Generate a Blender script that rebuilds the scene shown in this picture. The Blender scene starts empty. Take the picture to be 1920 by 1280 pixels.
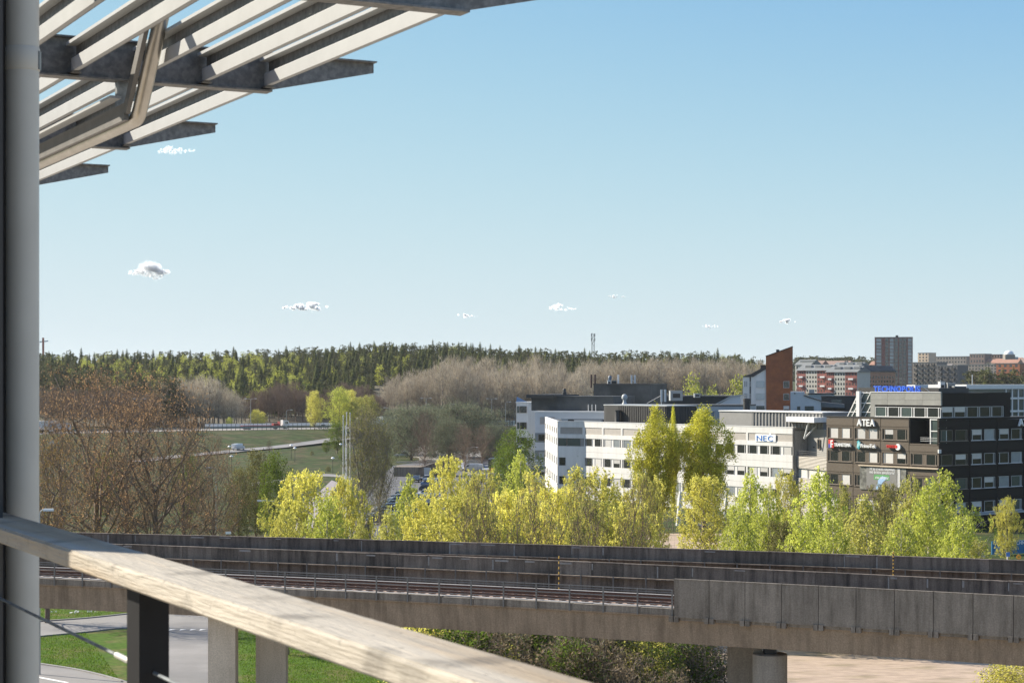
import bpy, bmesh, math, random
import numpy as np
from mathutils import Vector, Matrix, Quaternion

# ------------------------------------------------------------------ camera, sky, sun, exposure
SC = bpy.context.scene
COL = SC.collection
R = math.radians
H = 22.0                      # eye height above the street, metres
F, CX, CY = 3500.0, 960.0, 715.0   # focal length in photo pixels, principal column, horizon row

cam_d = bpy.data.cameras.new('camera')
cam_d.sensor_width = 36.0
cam_d.lens = F / 1920 * 36
cam_d.shift_y = (CY - 640) / 1920
cam_d.clip_start = 0.1
cam_d.clip_end = 30000
cam_d.dof.use_dof = True
cam_d.dof.focus_distance = 160
cam_d.dof.aperture_fstop = 16.0
cam = bpy.data.objects.new('camera', cam_d)
cam.location = (0, 0, H)
cam.rotation_euler = (R(90), 0, 0)
COL.objects.link(cam)
SC.camera = cam

SUN_AZ, SUN_EL = 153.0, 33.0       # math azimuth (from +X) and elevation, degrees
S_DIR = Vector((math.cos(R(SUN_AZ)) * math.cos(R(SUN_EL)), math.sin(R(SUN_AZ)) * math.cos(R(SUN_EL)), math.sin(R(SUN_EL))))
sun_d = bpy.data.lights.new('sun', 'SUN')
sun_d.energy = 5.0
sun_d.angle = R(0.53)
sun_d.color = (1.0, 0.91, 0.77)
sun = bpy.data.objects.new('sun', sun_d)
sun.rotation_euler = (-S_DIR).to_track_quat('-Z', 'Y').to_euler()
sun.location = (0, 0, 200)
COL.objects.link(sun)

world = bpy.data.worlds.new('World')
SC.world = world
world.use_nodes = True
wn, wl = world.node_tree.nodes, world.node_tree.links
wn.clear()
w_out = wn.new('ShaderNodeOutputWorld')
w_bg = wn.new('ShaderNodeBackground')
w_sky = wn.new('ShaderNodeTexSky')
w_sky.sky_type = 'NISHITA'
w_sky.sun_disc = False
w_sky.sun_elevation = R(SUN_EL)
w_sky.sun_rotation = R(90 - SUN_AZ)
w_sky.altitude = 50
w_sky.air_density = 0.5
w_sky.dust_density = 0.0
w_sky.ozone_density = 1.0
w_bg.inputs['Strength'].default_value = 0.0715
wl.new(w_bg.outputs[0], w_out.inputs[0])

# even tone curve over the whole sky (thin spring haze: flatter and paler than clear air)
w_sep = wn.new('ShaderNodeSeparateColor'); w_com = wn.new('ShaderNodeCombineColor')
wl.new(w_sky.outputs[0], w_sep.inputs[0])
def w_math(op, a, b):
    n = wn.new('ShaderNodeMath'); n.operation = op
    for k_, v_ in enumerate((a, b)):
        if isinstance(v_, (int, float)): n.inputs[k_].default_value = v_
        else: wl.new(v_, n.inputs[k_])
    return n.outputs[0]
for w_i, (w_a, w_x0, w_b, w_f) in enumerate(((4.72, .62, 1.55, 1.6), (5.48, .6, 1.62, 2.6))):
    e_ = w_math('POWER', math.e, w_math('DIVIDE', w_math('SUBTRACT', w_x0, w_sep.outputs[w_i]), w_b))
    wl.new(w_math('MAXIMUM', w_math('MULTIPLY', w_math('SUBTRACT', 1.0, e_), w_a), w_f), w_com.inputs[w_i])
wl.new(w_math('MULTIPLY', w_math('POWER', w_sep.outputs[2], .10), 4.62), w_com.inputs[2])
wl.new(w_com.outputs[0], w_bg.inputs['Color'])

SC.view_settings.view_transform = 'Standard'
SC.view_settings.look = 'None'
SC.view_settings.exposure = 1.04
SC.view_settings.gamma = 1.0
SC.view_settings.use_curve_mapping = False
SC.render.engine = 'CYCLES'
SC.cycles.use_denoising = True
SC.cycles.max_bounces = 8
SC.cycles.diffuse_bounces = 6
SC.cycles.glossy_bounces = 3
SC.cycles.transmission_bounces = 4
SC.cycles.transparent_max_bounces = 6

# ------------------------------------------------------------------ helpers
ORG = {}

def P(x, y, Y):
    return Vector(((x - CX) / F * Y, Y, H - (y - CY) / F * Y))

def ss(a, b, x):
    t = min(1.0, max(0.0, (x - a) / (b - a)))
    return t * t * (3 - 2 * t)

HW = [(-420, 300), (-210, 515), (-155, 613), (-108.4, 654), (-67.6, 676), (0, 726), (60, 768), (220, 840), (500, 900)]

def hw_dist(X, Y):
    """signed distance to the highway centre line (negative on the camera's side)"""
    best = None
    for (a, b) in zip(HW[:-1], HW[1:]):
        dx, dy = b[0] - a[0], b[1] - a[1]
        L2 = dx * dx + dy * dy
        t = min(1, max(0, ((X - a[0]) * dx + (Y - a[1]) * dy) / L2))
        qx, qy = X - a[0] - t * dx, Y - a[1] - t * dy
        d = math.hypot(qx, qy)
        s = 1 if (dx * qy - dy * qx) > 0 else -1
        if best is None or d < abs(best):
            best = d * s
    return best

def terrain(X, Y):
    if Y < 300:
        return 0.0
    d = hw_dist(X, Y)
    wide = 95 if X < -70 else 95 - 60 * ss(-70, -30, X)
    z = 5.0 * ss(-wide - 14, -14, d) if d < 0 else 5.0
    if d < 0:
        # grassy mound below the slip road
        z += 1.6 * math.exp(-(((X + 57) / 16) ** 2 + ((Y - 525) / 30) ** 2))
    if Y > 640 and d > 14:
        hill = 22.5 * min(1.0, max(0.0, (Y - 705) / 335)) * (1 - .75 * ss(110, 190, X))
        hill += 5 * math.exp(-((X + 58) / 62) ** 2) * ss(760, 1000, Y)
        hill += 26 * ss(1250, 2400, Y) * ss(150, 500, X)
        z += hill * ss(14, 60, d)
    return z

def G(x, y, z=0.0):
    Y = (H - z) * F / (y - CY)
    return Vector(((x - CX) / F * Y, Y, z))

def GT(x, y):
    """where the view ray through a photo pixel meets the terrain"""
    Y = 200.0
    for i in range(4000):
        p = P(x, y, Y)
        if p.z <= terrain(p.x, p.y):
            return Vector((p.x, p.y, terrain(p.x, p.y)))
        Y += 1.0
        if Y > 2500:
            break
    return P(x, y, 900)

class Fr:
    """vertical wall frame: u along the wall (left to right from outside), w outwards, z up"""
    def __init__(s, p0, d):
        s.p = Vector((p0[0], p0[1])); s.d = Vector((d[0], d[1])).normalized(); s.n = Vector((s.d.y, -s.d.x))
        s.ang = math.atan2(s.d.y, s.d.x)
    def pt(s, u, w, z):
        q = s.p + s.d * u + s.n * w
        return Vector((q.x, q.y, z))
    def ux(s, px, w=0.0):
        k = (px - CX) / F
        q = s.p + s.n * w
        return (k * q.y - q.x) / (s.d.x - k * s.d.y)
    def zy(s, py, u, w=0.0):
        return H - (py - CY) / F * (s.p.y + s.d.y * u + s.n.y * w)

class MB:
    def __init__(s):
        s.v, s.f, s.m = [], [], []
    def add(s, vs, fs, mi=0):
        o = len(s.v)
        s.v.extend([tuple(v) for v in vs])
        for f in fs:
            s.f.append(tuple(i + o for i in f)); s.m.append(mi)
        return s
    BF = [(0, 3, 2, 1), (4, 5, 6, 7), (0, 1, 5, 4), (1, 2, 6, 5), (2, 3, 7, 6), (3, 0, 4, 7)]
    def box(s, x0, x1, y0, y1, z0, z1, mi=0):
        return s.add([(x0, y0, z0), (x1, y0, z0), (x1, y1, z0), (x0, y1, z0), (x0, y0, z1), (x1, y0, z1), (x1, y1, z1), (x0, y1, z1)], MB.BF, mi)
    def fbox(s, fr, u0, u1, w0, w1, z0, z1, mi=0):
        return s.add([fr.pt(u0, w1, z0), fr.pt(u1, w1, z0), fr.pt(u1, w0, z0), fr.pt(u0, w0, z0), fr.pt(u0, w1, z1), fr.pt(u1, w1, z1), fr.pt(u1, w0, z1), fr.pt(u0, w0, z1)], MB.BF, mi)
    def prism(s, poly, z0, z1, mi=0):
        n = len(poly)
        a = sum(poly[i][0] * poly[(i + 1) % n][1] - poly[(i + 1) % n][0] * poly[i][1] for i in range(n))
        if a < 0:
            poly = poly[::-1]
        vs = [(p[0], p[1], z0) for p in poly] + [(p[0], p[1], z1) for p in poly]
        fs = [tuple(range(n))[::-1], tuple(range(n, 2 * n))] + [(i, (i + 1) % n, n + (i + 1) % n, n + i) for i in range(n)]
        return s.add(vs, fs, mi)
    def extr(s, fr, poly, w0, w1, mi=0):
        """polygon in (u, z) of a wall frame, extruded between w0 and w1"""
        n = len(poly)
        vs = [fr.pt(u, w1, z) for u, z in poly] + [fr.pt(u, w0, z) for u, z in poly]
        fs = [tuple(range(n)), tuple(range(n, 2 * n))[::-1]] + [((i + 1) % n, i, n + i, n + (i + 1) % n) for i in range(n)]
        return s.add(vs, fs, mi)
    def tube(s, pts, r, n=8, mi=0, r1=None, caps=True):
        pts = [Vector(p) for p in pts]
        rings = []
        for i, p in enumerate(pts):
            t = (pts[min(i + 1, len(pts) - 1)] - pts[max(i - 1, 0)]).normalized()
            a = t.cross(Vector((0, 0, 1)))
            if a.length < 1e-3:
                a = t.cross(Vector((0, 1, 0)))
            a.normalize(); b = a.cross(t)
            rr = r if r1 is None else r + (r1 - r) * i / (len(pts) - 1)
            rings.append([p + (a * math.cos(k * 2 * math.pi / n) + b * math.sin(k * 2 * math.pi / n)) * rr for k in range(n)])
        vs = [v for q in rings for v in q]
        fs = []
        for i in range(len(rings) - 1):
            for k in range(n):
                fs.append((i * n + k, i * n + (k + 1) % n, (i + 1) * n + (k + 1) % n, (i + 1) * n + k))
        if caps:
            fs.append(tuple(range(n))[::-1]); fs.append(tuple((len(rings) - 1) * n + k for k in range(n)))
        return s.add(vs, fs, mi)
    def bar(s, a, b, w, h, mi=0):
        """rectangular bar from a to b, w wide horizontally and h high"""
        a, b = Vector(a), Vector(b)
        t = (b - a).normalized()
        q = t.cross(Vector((0, 0, 1)))
        if q.length < 1e-3:
            q = Vector((1, 0, 0))
        q.normalize(); up = q.cross(t)
        vs = [c + q * (sx * w / 2) + up * (sz * h / 2) for c in (a, b) for sx, sz in ((-1, -1), (1, -1), (1, 1), (-1, 1))]
        return s.add(vs, [(0, 1, 2, 3), (7, 6, 5, 4), (0, 4, 5, 1), (1, 5, 6, 2), (2, 6, 7, 3), (3, 7, 4, 0)], mi)
    def lathe(s, c, prof, n=16, mi=0):
        """profile of (radius, z) round a vertical axis"""
        vs = [(c[0] + r * math.cos(k * 2 * math.pi / n), c[1] + r * math.sin(k * 2 * math.pi / n), c[2] + z) for r, z in prof for k in range(n)]
        fs = [(i * n + k, i * n + (k + 1) % n, (i + 1) * n + (k + 1) % n, (i + 1) * n + k) for i in range(len(prof) - 1) for k in range(n)]
        fs.append(tuple(range(n))[::-1]); fs.append(tuple((len(prof) - 1) * n + k for k in range(n)))
        return s.add(vs, fs, mi)
    def mesh(s, name, mats, smooth=False, org=None):
        me = bpy.data.meshes.new(name)
        v = s.v if org is None else [(a[0] - org[0], a[1] - org[1], a[2] - org[2]) for a in s.v]
        me.from_pydata(v, [], s.f)
        for m in (mats if isinstance(mats, (list, tuple)) else [mats]):
            me.materials.append(m)
        if any(s.m):
            me.polygons.foreach_set('material_index', s.m)
        if smooth:
            me.polygons.foreach_set('use_smooth', [True] * len(s.f))
            try:
                me.set_sharp_from_angle(angle=R(40))
            except Exception:
                pass
        me.update()
        return me
    def build(s, name, mats, parent=None, smooth=False, org=None):
        if parent is not None:
            org = ORG.get(parent.name, Vector((0, 0, 0)))
        me = s.mesh(name, mats, smooth, org)
        o = bpy.data.objects.new(name, me)
        COL.objects.link(o)
        if parent is not None:
            o.parent = parent
            ORG[o.name] = org
        elif org is not None:
            o.location = org
            ORG[o.name] = Vector(org)
        return o

def tag(o, label=None, cat=None, group=None, kind=None):
    if label: o['label'] = label
    if cat: o['category'] = cat
    if group: o['group'] = group
    if kind: o['kind'] = kind
    return o

def thing(name, loc, label, cat, group=None):
    o = bpy.data.objects.new(name, None)
    o.empty_display_size = 0.5
    o.location = loc
    COL.objects.link(o)
    ORG[o.name] = Vector(loc)
    return tag(o, label, cat, group)

def inst(name, me, parent, loc, rz=0.0, scale=None):
    """an object that shares a mesh; loc is in world coordinates"""
    o = bpy.data.objects.new(name, me)
    COL.objects.link(o)
    if parent is not None:
        o.parent = parent
        loc = Vector(loc) - ORG.get(parent.name, Vector((0, 0, 0)))
    o.location = loc
    o.rotation_euler = (0, 0, rz)
    if scale is not None:
        o.scale = scale
    return o

def sub(name, me, parent):
    """a sub-part that shares a mesh and its parent's place"""
    o = bpy.data.objects.new(name, me)
    COL.objects.link(o)
    o.parent = parent
    return o

def copy_tree(o, parent=None):
    c = o.copy(); COL.objects.link(c); c.parent = parent
    for ch in list(o.children):
        copy_tree(ch, c)
    return c

# glyph outlines, made while the scene is still small
GLYPH = {}
def glyph(ch, bold):
    key = (ch, bold)
    if key not in GLYPH:
        cu = bpy.data.curves.new('t', 'FONT'); cu.body = ch; cu.size = 1.0; cu.offset = bold; cu.resolution_u = 3
        ob = bpy.data.objects.new('t', cu); COL.objects.link(ob)
        dg = bpy.context.evaluated_depsgraph_get(); dg.update()
        me = bpy.data.meshes.new_from_object(ob.evaluated_get(dg))
        bpy.data.objects.remove(ob); bpy.data.curves.remove(cu)
        GLYPH[key] = ([v.co.copy() for v in me.vertices], [tuple(p.vertices) for p in me.polygons])
        bpy.data.meshes.remove(me)
    return GLYPH[key]
for txt_, b_ in (('NEC', .0), ('TECHNOPOLIS', .03), ('ATEA', .02), ('TRANSTEMA', .01), ('PrimoTek', .01), ('TENTEC', .015), ('Villdutveckatsmnebäpri?.o/', .012), ('TECHNOPOLIS', .02), ('<ParkeingKobsd1-7Lta', .01), ('30', .02)):
    for ch_ in txt_: glyph(ch_, b_)

# ------------------------------------------------------------------ materials
MATS = {}

def mat(name, col, rough=0.7, var=0.12, scale=3.0, metal=0.0, spec=0.5, bump=0.0, bscale=40.0, stretch=(1, 1, 1), col2=None, f2=0.5,
        scale2=None, objrand=0.0, coat=0.0, island=0.0, blotch=None):
    m = bpy.data.materials.new(name)
    m.use_nodes = True
    nt = m.node_tree; N, L = nt.nodes, nt.links
    bs = N['Principled BSDF']
    bs.inputs['Roughness'].default_value = rough
    bs.inputs['Metallic'].default_value = metal
    bs.inputs['Specular IOR Level'].default_value = spec
    bs.inputs['Coat Weight'].default_value = coat
    tc = N.new('ShaderNodeTexCoord')
    mp = N.new('ShaderNodeMapping')
    mp.inputs['Scale'].default_value = stretch
    L.new(tc.outputs['Object'], mp.inputs[0])
    nz = N.new('ShaderNodeTexNoise')
    nz.inputs['Scale'].default_value = scale
    nz.inputs['Detail'].default_value = 6
    nz.inputs['Roughness'].default_value = 0.65
    L.new(mp.outputs[0], nz.inputs['Vector'])
    c1 = N.new('ShaderNodeRGB'); c1.outputs[0].default_value = (*col, 1)
    cur = c1.outputs[0]
    if col2 is not None:
        n2 = N.new('ShaderNodeTexNoise'); n2.inputs['Scale'].default_value = scale2 or scale * .4
        n2.inputs['Detail'].default_value = 5
        L.new(mp.outputs[0], n2.inputs['Vector'])
        rp = N.new('ShaderNodeMapRange')
        rp.inputs['From Min'].default_value = f2 - .09; rp.inputs['From Max'].default_value = f2 + .09
        L.new(n2.outputs[0], rp.inputs[0])
        mx = N.new('ShaderNodeMix'); mx.data_type = 'RGBA'
        L.new(rp.outputs[0], mx.inputs['Factor']); L.new(cur, mx.inputs['A']); mx.inputs['B'].default_value = (*col2, 1)
        cur = mx.outputs['Result']
    val = N.new('ShaderNodeMapRange')
    val.inputs['From Min'].default_value = 0.3; val.inputs['From Max'].default_value = 0.7
    val.inputs['To Min'].default_value = 1 - var; val.inputs['To Max'].default_value = 1 + var
    L.new(nz.outputs[0], val.inputs[0])
    fac = val.outputs[0]
    for amt, kind in ((objrand, 'o'), (island, 'i')):
        if amt > 0:
            src = N.new('ShaderNodeObjectInfo').outputs['Random'] if kind == 'o' else N.new('ShaderNodeNewGeometry').outputs['Random Per Island']
            r = N.new('ShaderNodeMapRange'); r.inputs['To Min'].default_value = 1 - amt; r.inputs['To Max'].default_value = 1 + amt
            L.new(src, r.inputs[0])
            mu = N.new('ShaderNodeMath'); mu.operation = 'MULTIPLY'
            L.new(fac, mu.inputs[0]); L.new(r.outputs[0], mu.inputs[1]); fac = mu.outputs[0]
    vm = N.new('ShaderNodeVectorMath'); vm.operation = 'SCALE'
    L.new(cur, vm.inputs[0]); L.new(fac, vm.inputs['Scale'])
    L.new(vm.outputs[0], bs.inputs['Base Color'])
    if bump > 0:
        nb = N.new('ShaderNodeTexNoise'); nb.inputs['Scale'].default_value = bscale; nb.inputs['Detail'].default_value = 4
        L.new(mp.outputs[0], nb.inputs['Vector'])
        bp = N.new('ShaderNodeBump'); bp.inputs['Strength'].default_value = min(1, bump); bp.inputs['Distance'].default_value = bump * .05
        L.new(nb.outputs[0], bp.inputs['Height']); L.new(bp.outputs[0], bs.inputs['Normal'])
    MATS[name] = m
    return m

def leaf_mat(name, col, trans=0.35, var=0.45, hue2=None):
    m = bpy.data.materials.new(name)
    m.use_nodes = True
    nt = m.node_tree; N, L = nt.nodes, nt.links
    N.clear()
    out = N.new('ShaderNodeOutputMaterial')
    gi = N.new('ShaderNodeNewGeometry'); oi = N.new('ShaderNodeObjectInfo')
    r = N.new('ShaderNodeMapRange'); r.inputs['To Min'].default_value = 1 - var; r.inputs['To Max'].default_value = 1 + var
    L.new(gi.outputs['Random Per Island'], r.inputs[0])
    r2 = N.new('ShaderNodeMapRange'); r2.inputs['To Min'].default_value = .82; r2.inputs['To Max'].default_value = 1.18
    L.new(oi.outputs['Random'], r2.inputs[0])
    mu = N.new('ShaderNodeMath'); mu.operation = 'MULTIPLY'
    L.new(r.outputs[0], mu.inputs[0]); L.new(r2.outputs[0], mu.inputs[1])
    c = N.new('ShaderNodeMix'); c.data_type = 'RGBA'
    c.inputs['A'].default_value = (*col, 1); c.inputs['B'].default_value = (*(hue2 or col), 1)
    wv = N.new('ShaderNodeMath'); wv.operation = 'FRACT'
    ml = N.new('ShaderNodeMath'); ml.operation = 'MULTIPLY'; ml.inputs[1].default_value = 7.31
    L.new(gi.outputs['Random Per Island'], ml.inputs[0]); L.new(ml.outputs[0], wv.inputs[0]); L.new(wv.outputs[0], c.inputs['Factor'])
    vm = N.new('ShaderNodeVectorMath'); vm.operation = 'SCALE'
    L.new(c.outputs['Result'], vm.inputs[0]); L.new(mu.outputs[0], vm.inputs['Scale'])
    d = N.new('ShaderNodeBsdfDiffuse'); t = N.new('ShaderNodeBsdfTranslucent'); mix = N.new('ShaderNodeMixShader')
    mix.inputs[0].default_value = trans
    L.new(vm.outputs[0], d.inputs[0]); L.new(vm.outputs[0], t.inputs[0])
    L.new(d.outputs[0], mix.inputs[1]); L.new(t.outputs[0], mix.inputs[2]); L.new(mix.outputs[0], out.inputs[0])
    MATS[name] = m
    return m

def stained(name, base, dark, streak=0.5, rough=0.85, objrand=0.1, top=None):
    """weathered concrete: blotches, vertical rain streaks and fine grain"""
    m = bpy.data.materials.new(name)
    m.use_nodes = True
    nt = m.node_tree; N, L = nt.nodes, nt.links
    bs = N['Principled BSDF']; bs.inputs['Roughness'].default_value = rough; bs.inputs['Specular IOR Level'].default_value = .25
    geo = N.new('ShaderNodeNewGeometry')
    def nz(scale, stretch, detail=6):
        mp = N.new('ShaderNodeMapping'); mp.inputs['Scale'].default_value = stretch
        L.new(geo.outputs['Position'], mp.inputs[0])
        n = N.new('ShaderNodeTexNoise'); n.inputs['Scale'].default_value = scale; n.inputs['Detail'].default_value = detail
        n.inputs['Roughness'].default_value = .65
        L.new(mp.outputs[0], n.inputs['Vector'])
        return n.outputs[0]
    def rng(src, a, b, c=0., d=1.):
        r = N.new('ShaderNodeMapRange')
        for i, v in enumerate((a, b, c, d)): r.inputs[i + 1].default_value = v
        L.new(src, r.inputs[0]); return r.outputs[0]
    st = rng(nz(2.6, (1, 1, .10)), .42, .68)
    bl = rng(nz(.55, (1, 1, 1)), .35, .7)
    gr = rng(nz(14, (1, 1, 1), 3), .3, .7, .8, 1.2)
    def mth(op, a, b):
        n = N.new('ShaderNodeMath'); n.operation = op; n.use_clamp = False
        for i, v in enumerate((a, b)):
            if isinstance(v, (int, float)): n.inputs[i].default_value = v
            else: L.new(v, n.inputs[i])
        return n.outputs[0]
    f = mth('MINIMUM', 1.0, mth('ADD', mth('MULTIPLY', st, streak), mth('MULTIPLY', bl, .45)))
    mx = N.new('ShaderNodeMix'); mx.data_type = 'RGBA'
    mx.inputs['A'].default_value = (*base, 1); mx.inputs['B'].default_value = (*dark, 1)
    L.new(f, mx.inputs['Factor'])
    oi = N.new('ShaderNodeObjectInfo')
    fac = mth('MULTIPLY', gr, rng(oi.outputs['Random'], 0, 1, 1 - objrand, 1 + objrand))
    vm = N.new('ShaderNodeVectorMath'); vm.operation = 'SCALE'
    L.new(mx.outputs['Result'], vm.inputs[0]); L.new(fac, vm.inputs['Scale']); L.new(vm.outputs[0], bs.inputs['Base Color'])
    bp = N.new('ShaderNodeBump'); bp.inputs['Strength'].default_value = .35; bp.inputs['Distance'].default_value = .01
    L.new(nz(30, (1, 1, 1), 3), bp.inputs['Height']); L.new(bp.outputs[0], bs.inputs['Normal'])
    MATS[name] = m
    return m

def ribbed(name, col, period, axis='z', depth=.03, rough=.6, metal=0.0):
    """fine corrugation as relief"""
    m = mat(name, col, rough, .08, 1.0, metal)
    nt = m.node_tree; N, L = nt.nodes, nt.links
    bs = N['Principled BSDF']
    geo = N.new('ShaderNodeNewGeometry'); sp = N.new('ShaderNodeSeparateXYZ'); L.new(geo.outputs['Position'], sp.inputs[0])
    mu = N.new('ShaderNodeMath'); mu.operation = 'MULTIPLY'; mu.inputs[1].default_value = 2 * math.pi / period
    L.new(sp.outputs[{'x': 0, 'y': 1, 'z': 2}[axis]], mu.inputs[0])
    sn = N.new('ShaderNodeMath'); sn.operation = 'SINE'; L.new(mu.outputs[0], sn.inputs[0])
    bp = N.new('ShaderNodeBump'); bp.inputs['Distance'].default_value = depth; bp.inputs['Strength'].default_value = 1
    L.new(sn.outputs[0], bp.inputs['Height']); L.new(bp.outputs[0], bs.inputs['Normal'])
    return m
# palette
grass_m = mat('grass', (.038, .056, .016), .9, .5, .35, bump=.6, bscale=3.0, col2=(.075, .066, .032), f2=.54, scale2=.16, spec=.1)
lawn_m = mat('lawn', (.060, .110, .014), .9, .4, 1.6, bump=.8, bscale=9.0, col2=(.115, .115, .040), f2=.56, scale2=.35, spec=.1)
asphalt_m = mat('asphalt', (.095, .095, .10), .85, .18, .5, bump=.25, bscale=30, col2=(.075, .075, .08), scale2=.08)
road_pale_m = mat('pale_asphalt', (.22, .21, .20), .85, .14, .3, bump=.2, bscale=20, col2=(.17, .165, .16), scale2=.06)
lot_m = mat('concrete_lot', (.27, .25, .22), .85, .15, .2, col2=(.2, .19, .17), scale2=.04)
cobble_m = mat('cobble', (.25, .22, .22), .85, .35, 1.2, bump=.6, bscale=4)
sand_m = mat('dry_field', (.36, .275, .205), .95, .28, .8, bump=.9, bscale=2.5, col2=(.24, .19, .12), f2=.60, scale2=.35, stretch=(.6, 1.4, 1))
kerb_m = mat('kerb_granite', (.26, .25, .24), .8, .2, 2)
white_m = mat('road_paint', (.75, .75, .72), .7, .15, 3)
conc_dark = stained('stained_concrete', (.215, .175, .138), (.066, .054, .044), .8, objrand=.22)
conc_grey = stained('grey_concrete', (.250, .215, .172), (.120, .102, .080), .8, objrand=.07)
conc_girder = stained('girder_concrete', (.290, .220, .150), (.150, .112, .075), .65, objrand=0)
conc_pale_sunlit = stained('pale_sunlit_concrete', (.58, .49, .37), (.42, .35, .25), .45, objrand=.05)  # pale concrete, with the sunlight on the left piers put into its colour
conc_pier = stained('pier_concrete', (.25, .225, .185), (.17, .15, .12), .45, objrand=.05)
repair_m = mat('repair_mortar', (.30, .28, .25), .9, .2, 3)
ballast_m = mat('ballast', (.27, .19, .145), .95, .45, 9, bump=1.0, bscale=14, col2=(.36, .28, .23), scale2=7)
rail_m = mat('rail_steel', (.13, .065, .042), .6, .3, 6, metal=.2)
railhead_m = mat('rail_head', (.55, .53, .5), .25, .05, 3, metal=1)
sleeper_m = mat('sleeper', (.16, .12, .10), .85, .2, 4)
galv_m = mat('galvanised', (.28, .30, .31), .45, .35, 14, metal=.75, col2=(.20, .22, .235), scale2=22)
galv_post_m = mat('fence_steel', (.16, .155, .145), .5, .2, 8, metal=.5)
black_m = mat('black_metal', (.018, .018, .020), .5, .2, 4)

# ------------------------------------------------------------------ ground
def axis(parts):
    out = []
    for a, b, st in parts:
        out += list(np.arange(a, b, st))
    return out + [parts[-1][1]]
xs = axis([(-6000, -1500, 900), (-1500, -400, 100), (-400, 260, 7), (260, 700, 25), (700, 1500, 100), (1500, 6000, 900)])
ys = axis([(-200, 60, 26), (60, 300, 20), (300, 800, 7), (800, 1200, 16), (1200, 2600, 60), (2600, 5000, 400), (5000, 14000, 1500)])
gv = [(x, y, terrain(x, y)) for y in ys for x in xs]
nx = len(xs)
gf = [(j * nx + i, j * nx + i + 1, (j + 1) * nx + i + 1, (j + 1) * nx + i) for j in range(len(ys) - 1) for i in range(nx - 1)]
g = MB(); g.v, g.f, g.m = gv, gf, [0] * len(gf)
tag(g.build('ground', grass_m, smooth=True), kind='structure')

def sheet(name, pix, z, m, world=False):
    pts = [Vector(p) if world else G(*p) for p in pix]
    me = bpy.data.meshes.new(name)
    bm = bmesh.new()
    f = bm.faces.new([bm.verts.new((p.x, p.y, z)) for p in pts])
    bmesh.ops.triangulate(bm, faces=[f])
    bmesh.ops.recalc_face_normals(bm, faces=bm.faces)
    for ff in bm.faces:
        if ff.normal.z < 0: ff.normal_flip()
    bm.to_mesh(me); bm.free()
    me.materials.append(m)
    o = bpy.data.objects.new(name, me); COL.objects.link(o)
    return tag(o, kind='structure')

def smooth_pts(pts, n=6):
    """Catmull-Rom through pixel points"""
    out = []
    P4 = [pts[0]] + list(pts) + [pts[-1]]
    for i in range(1, len(P4) - 2):
        p0, p1, p2, p3 = [Vector(q) for q in P4[i - 1:i + 3]]
        for k in range(n):
            t = k / n
            out.append(.5 * ((2 * p1) + (p2 - p0) * t + (2 * p0 - 5 * p1 + 4 * p2 - p3) * t * t + (3 * p1 - p0 - 3 * p2 + p3) * t ** 3))
    out.append(Vector(pts[-1]))
    return [(v[0], v[1]) for v in out]

lawn_edge = [(-120, 1120), (900, 1118), (930, 1420), (-120, 1460)]
sheet('lawn', lawn_edge, .03, lawn_m)
up_edge = smooth_pts([(-60, 1176), (75, 1166), (160, 1160), (237, 1152), (300, 1146)])
lo_edge = smooth_pts([(-60, 1208), (75, 1194), (160, 1186), (225, 1179), (262, 1182), (285, 1205), (292, 1240), (300, 1300), (330, 1380)])
sheet('street', up_edge + [(418, 1146), (426, 1200), (452, 1300), (470, 1380)] + lo_edge[::-1], .06, road_pale_m)
r2 = smooth_pts([(-60, 1226), (75, 1246), (150, 1258), (225, 1277), (300, 1303), (340, 1330)])
sheet('road', r2 + [(300, 1420), (-60, 1420)], .06, road_pale_m)
def kerb(pix, name='kerb'):
    pts = [G(*p) for p in pix]
    m = MB()
    for a, b in zip(pts[:-1], pts[1:]):
        m.bar((a.x, a.y, .08), (b.x, b.y, .08), .22, .16)
    return tag(m.build(name, kerb_m), kind='structure')
kerb(up_edge); kerb(lo_edge); kerb(r2)
lm = MB()
for k, x in enumerate((323, 343, 362, 380)):
    a, b, c = G(x - 7, 1182.5), G(x + 7, 1180), G(x - 4, 1180)
    lm.add([(a.x, a.y, .066), (b.x, b.y, .066), (c.x, c.y, .066)], [(0, 1, 2)])
    ln = lm.build('yield_marking', white_m); tag(ln, kind='structure'); lm = MB()
a = [G(75, 1271), G(78, 1269), G(120, 1279), G(118, 1282)]
sheet('lane_marking', [(60, 1269), (60, 1266.5), (130, 1280), (124, 1281)], .066, white_m)

sheet('dry_field', [(1180, 1085), (2100, 1085), (2100, 1420), (1240, 1420)], .03, sand_m)
sheet('pavement', [(1180, 1000), (1420, 1000), (1420, 1040), (1180, 1045)], .04, sand_m)
# parking area, its access road and the cobbled slope
sheet('car_park', [(640, 1040), (1060, 1040), (1060, 852), (960, 845), (770, 846), (738, 872), (700, 905), (672, 955)], .03, asphalt_m)
sheet('upper_lot', [(742, 866), (905, 866), (900, 834.6), (762, 834.6)], .05, lot_m)
sheet('cobbled_path', [(536, 1010), (590, 1010), (612, 950), (634, 905), (622, 900), (590, 930), (560, 965)], .03, cobble_m)
sheet('side_street', [(668, 1040), (700, 1040), (712, 985), (716, 960), (690, 955)], .045, asphalt_m)
fp = smooth_pts([(470, 905), (540, 897), (585, 890), (625, 889), (660, 895)])
fq = smooth_pts([(470, 911), (540, 901.5), (590, 894), (625, 893.5), (660, 900)])
sheet('foot_path', fp + fq[::-1], .05, road_pale_m)
k_m = MB()
ka, kb = G(672, 1015), G(699, 958)
k_m.bar((ka.x, ka.y, .3), (kb.x, kb.y, .3), .35, .6)
tag(k_m.build('garden_wall', conc_pale_sunlit), 'low pale stone wall beside the side street behind the viaduct', 'wall')

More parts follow.
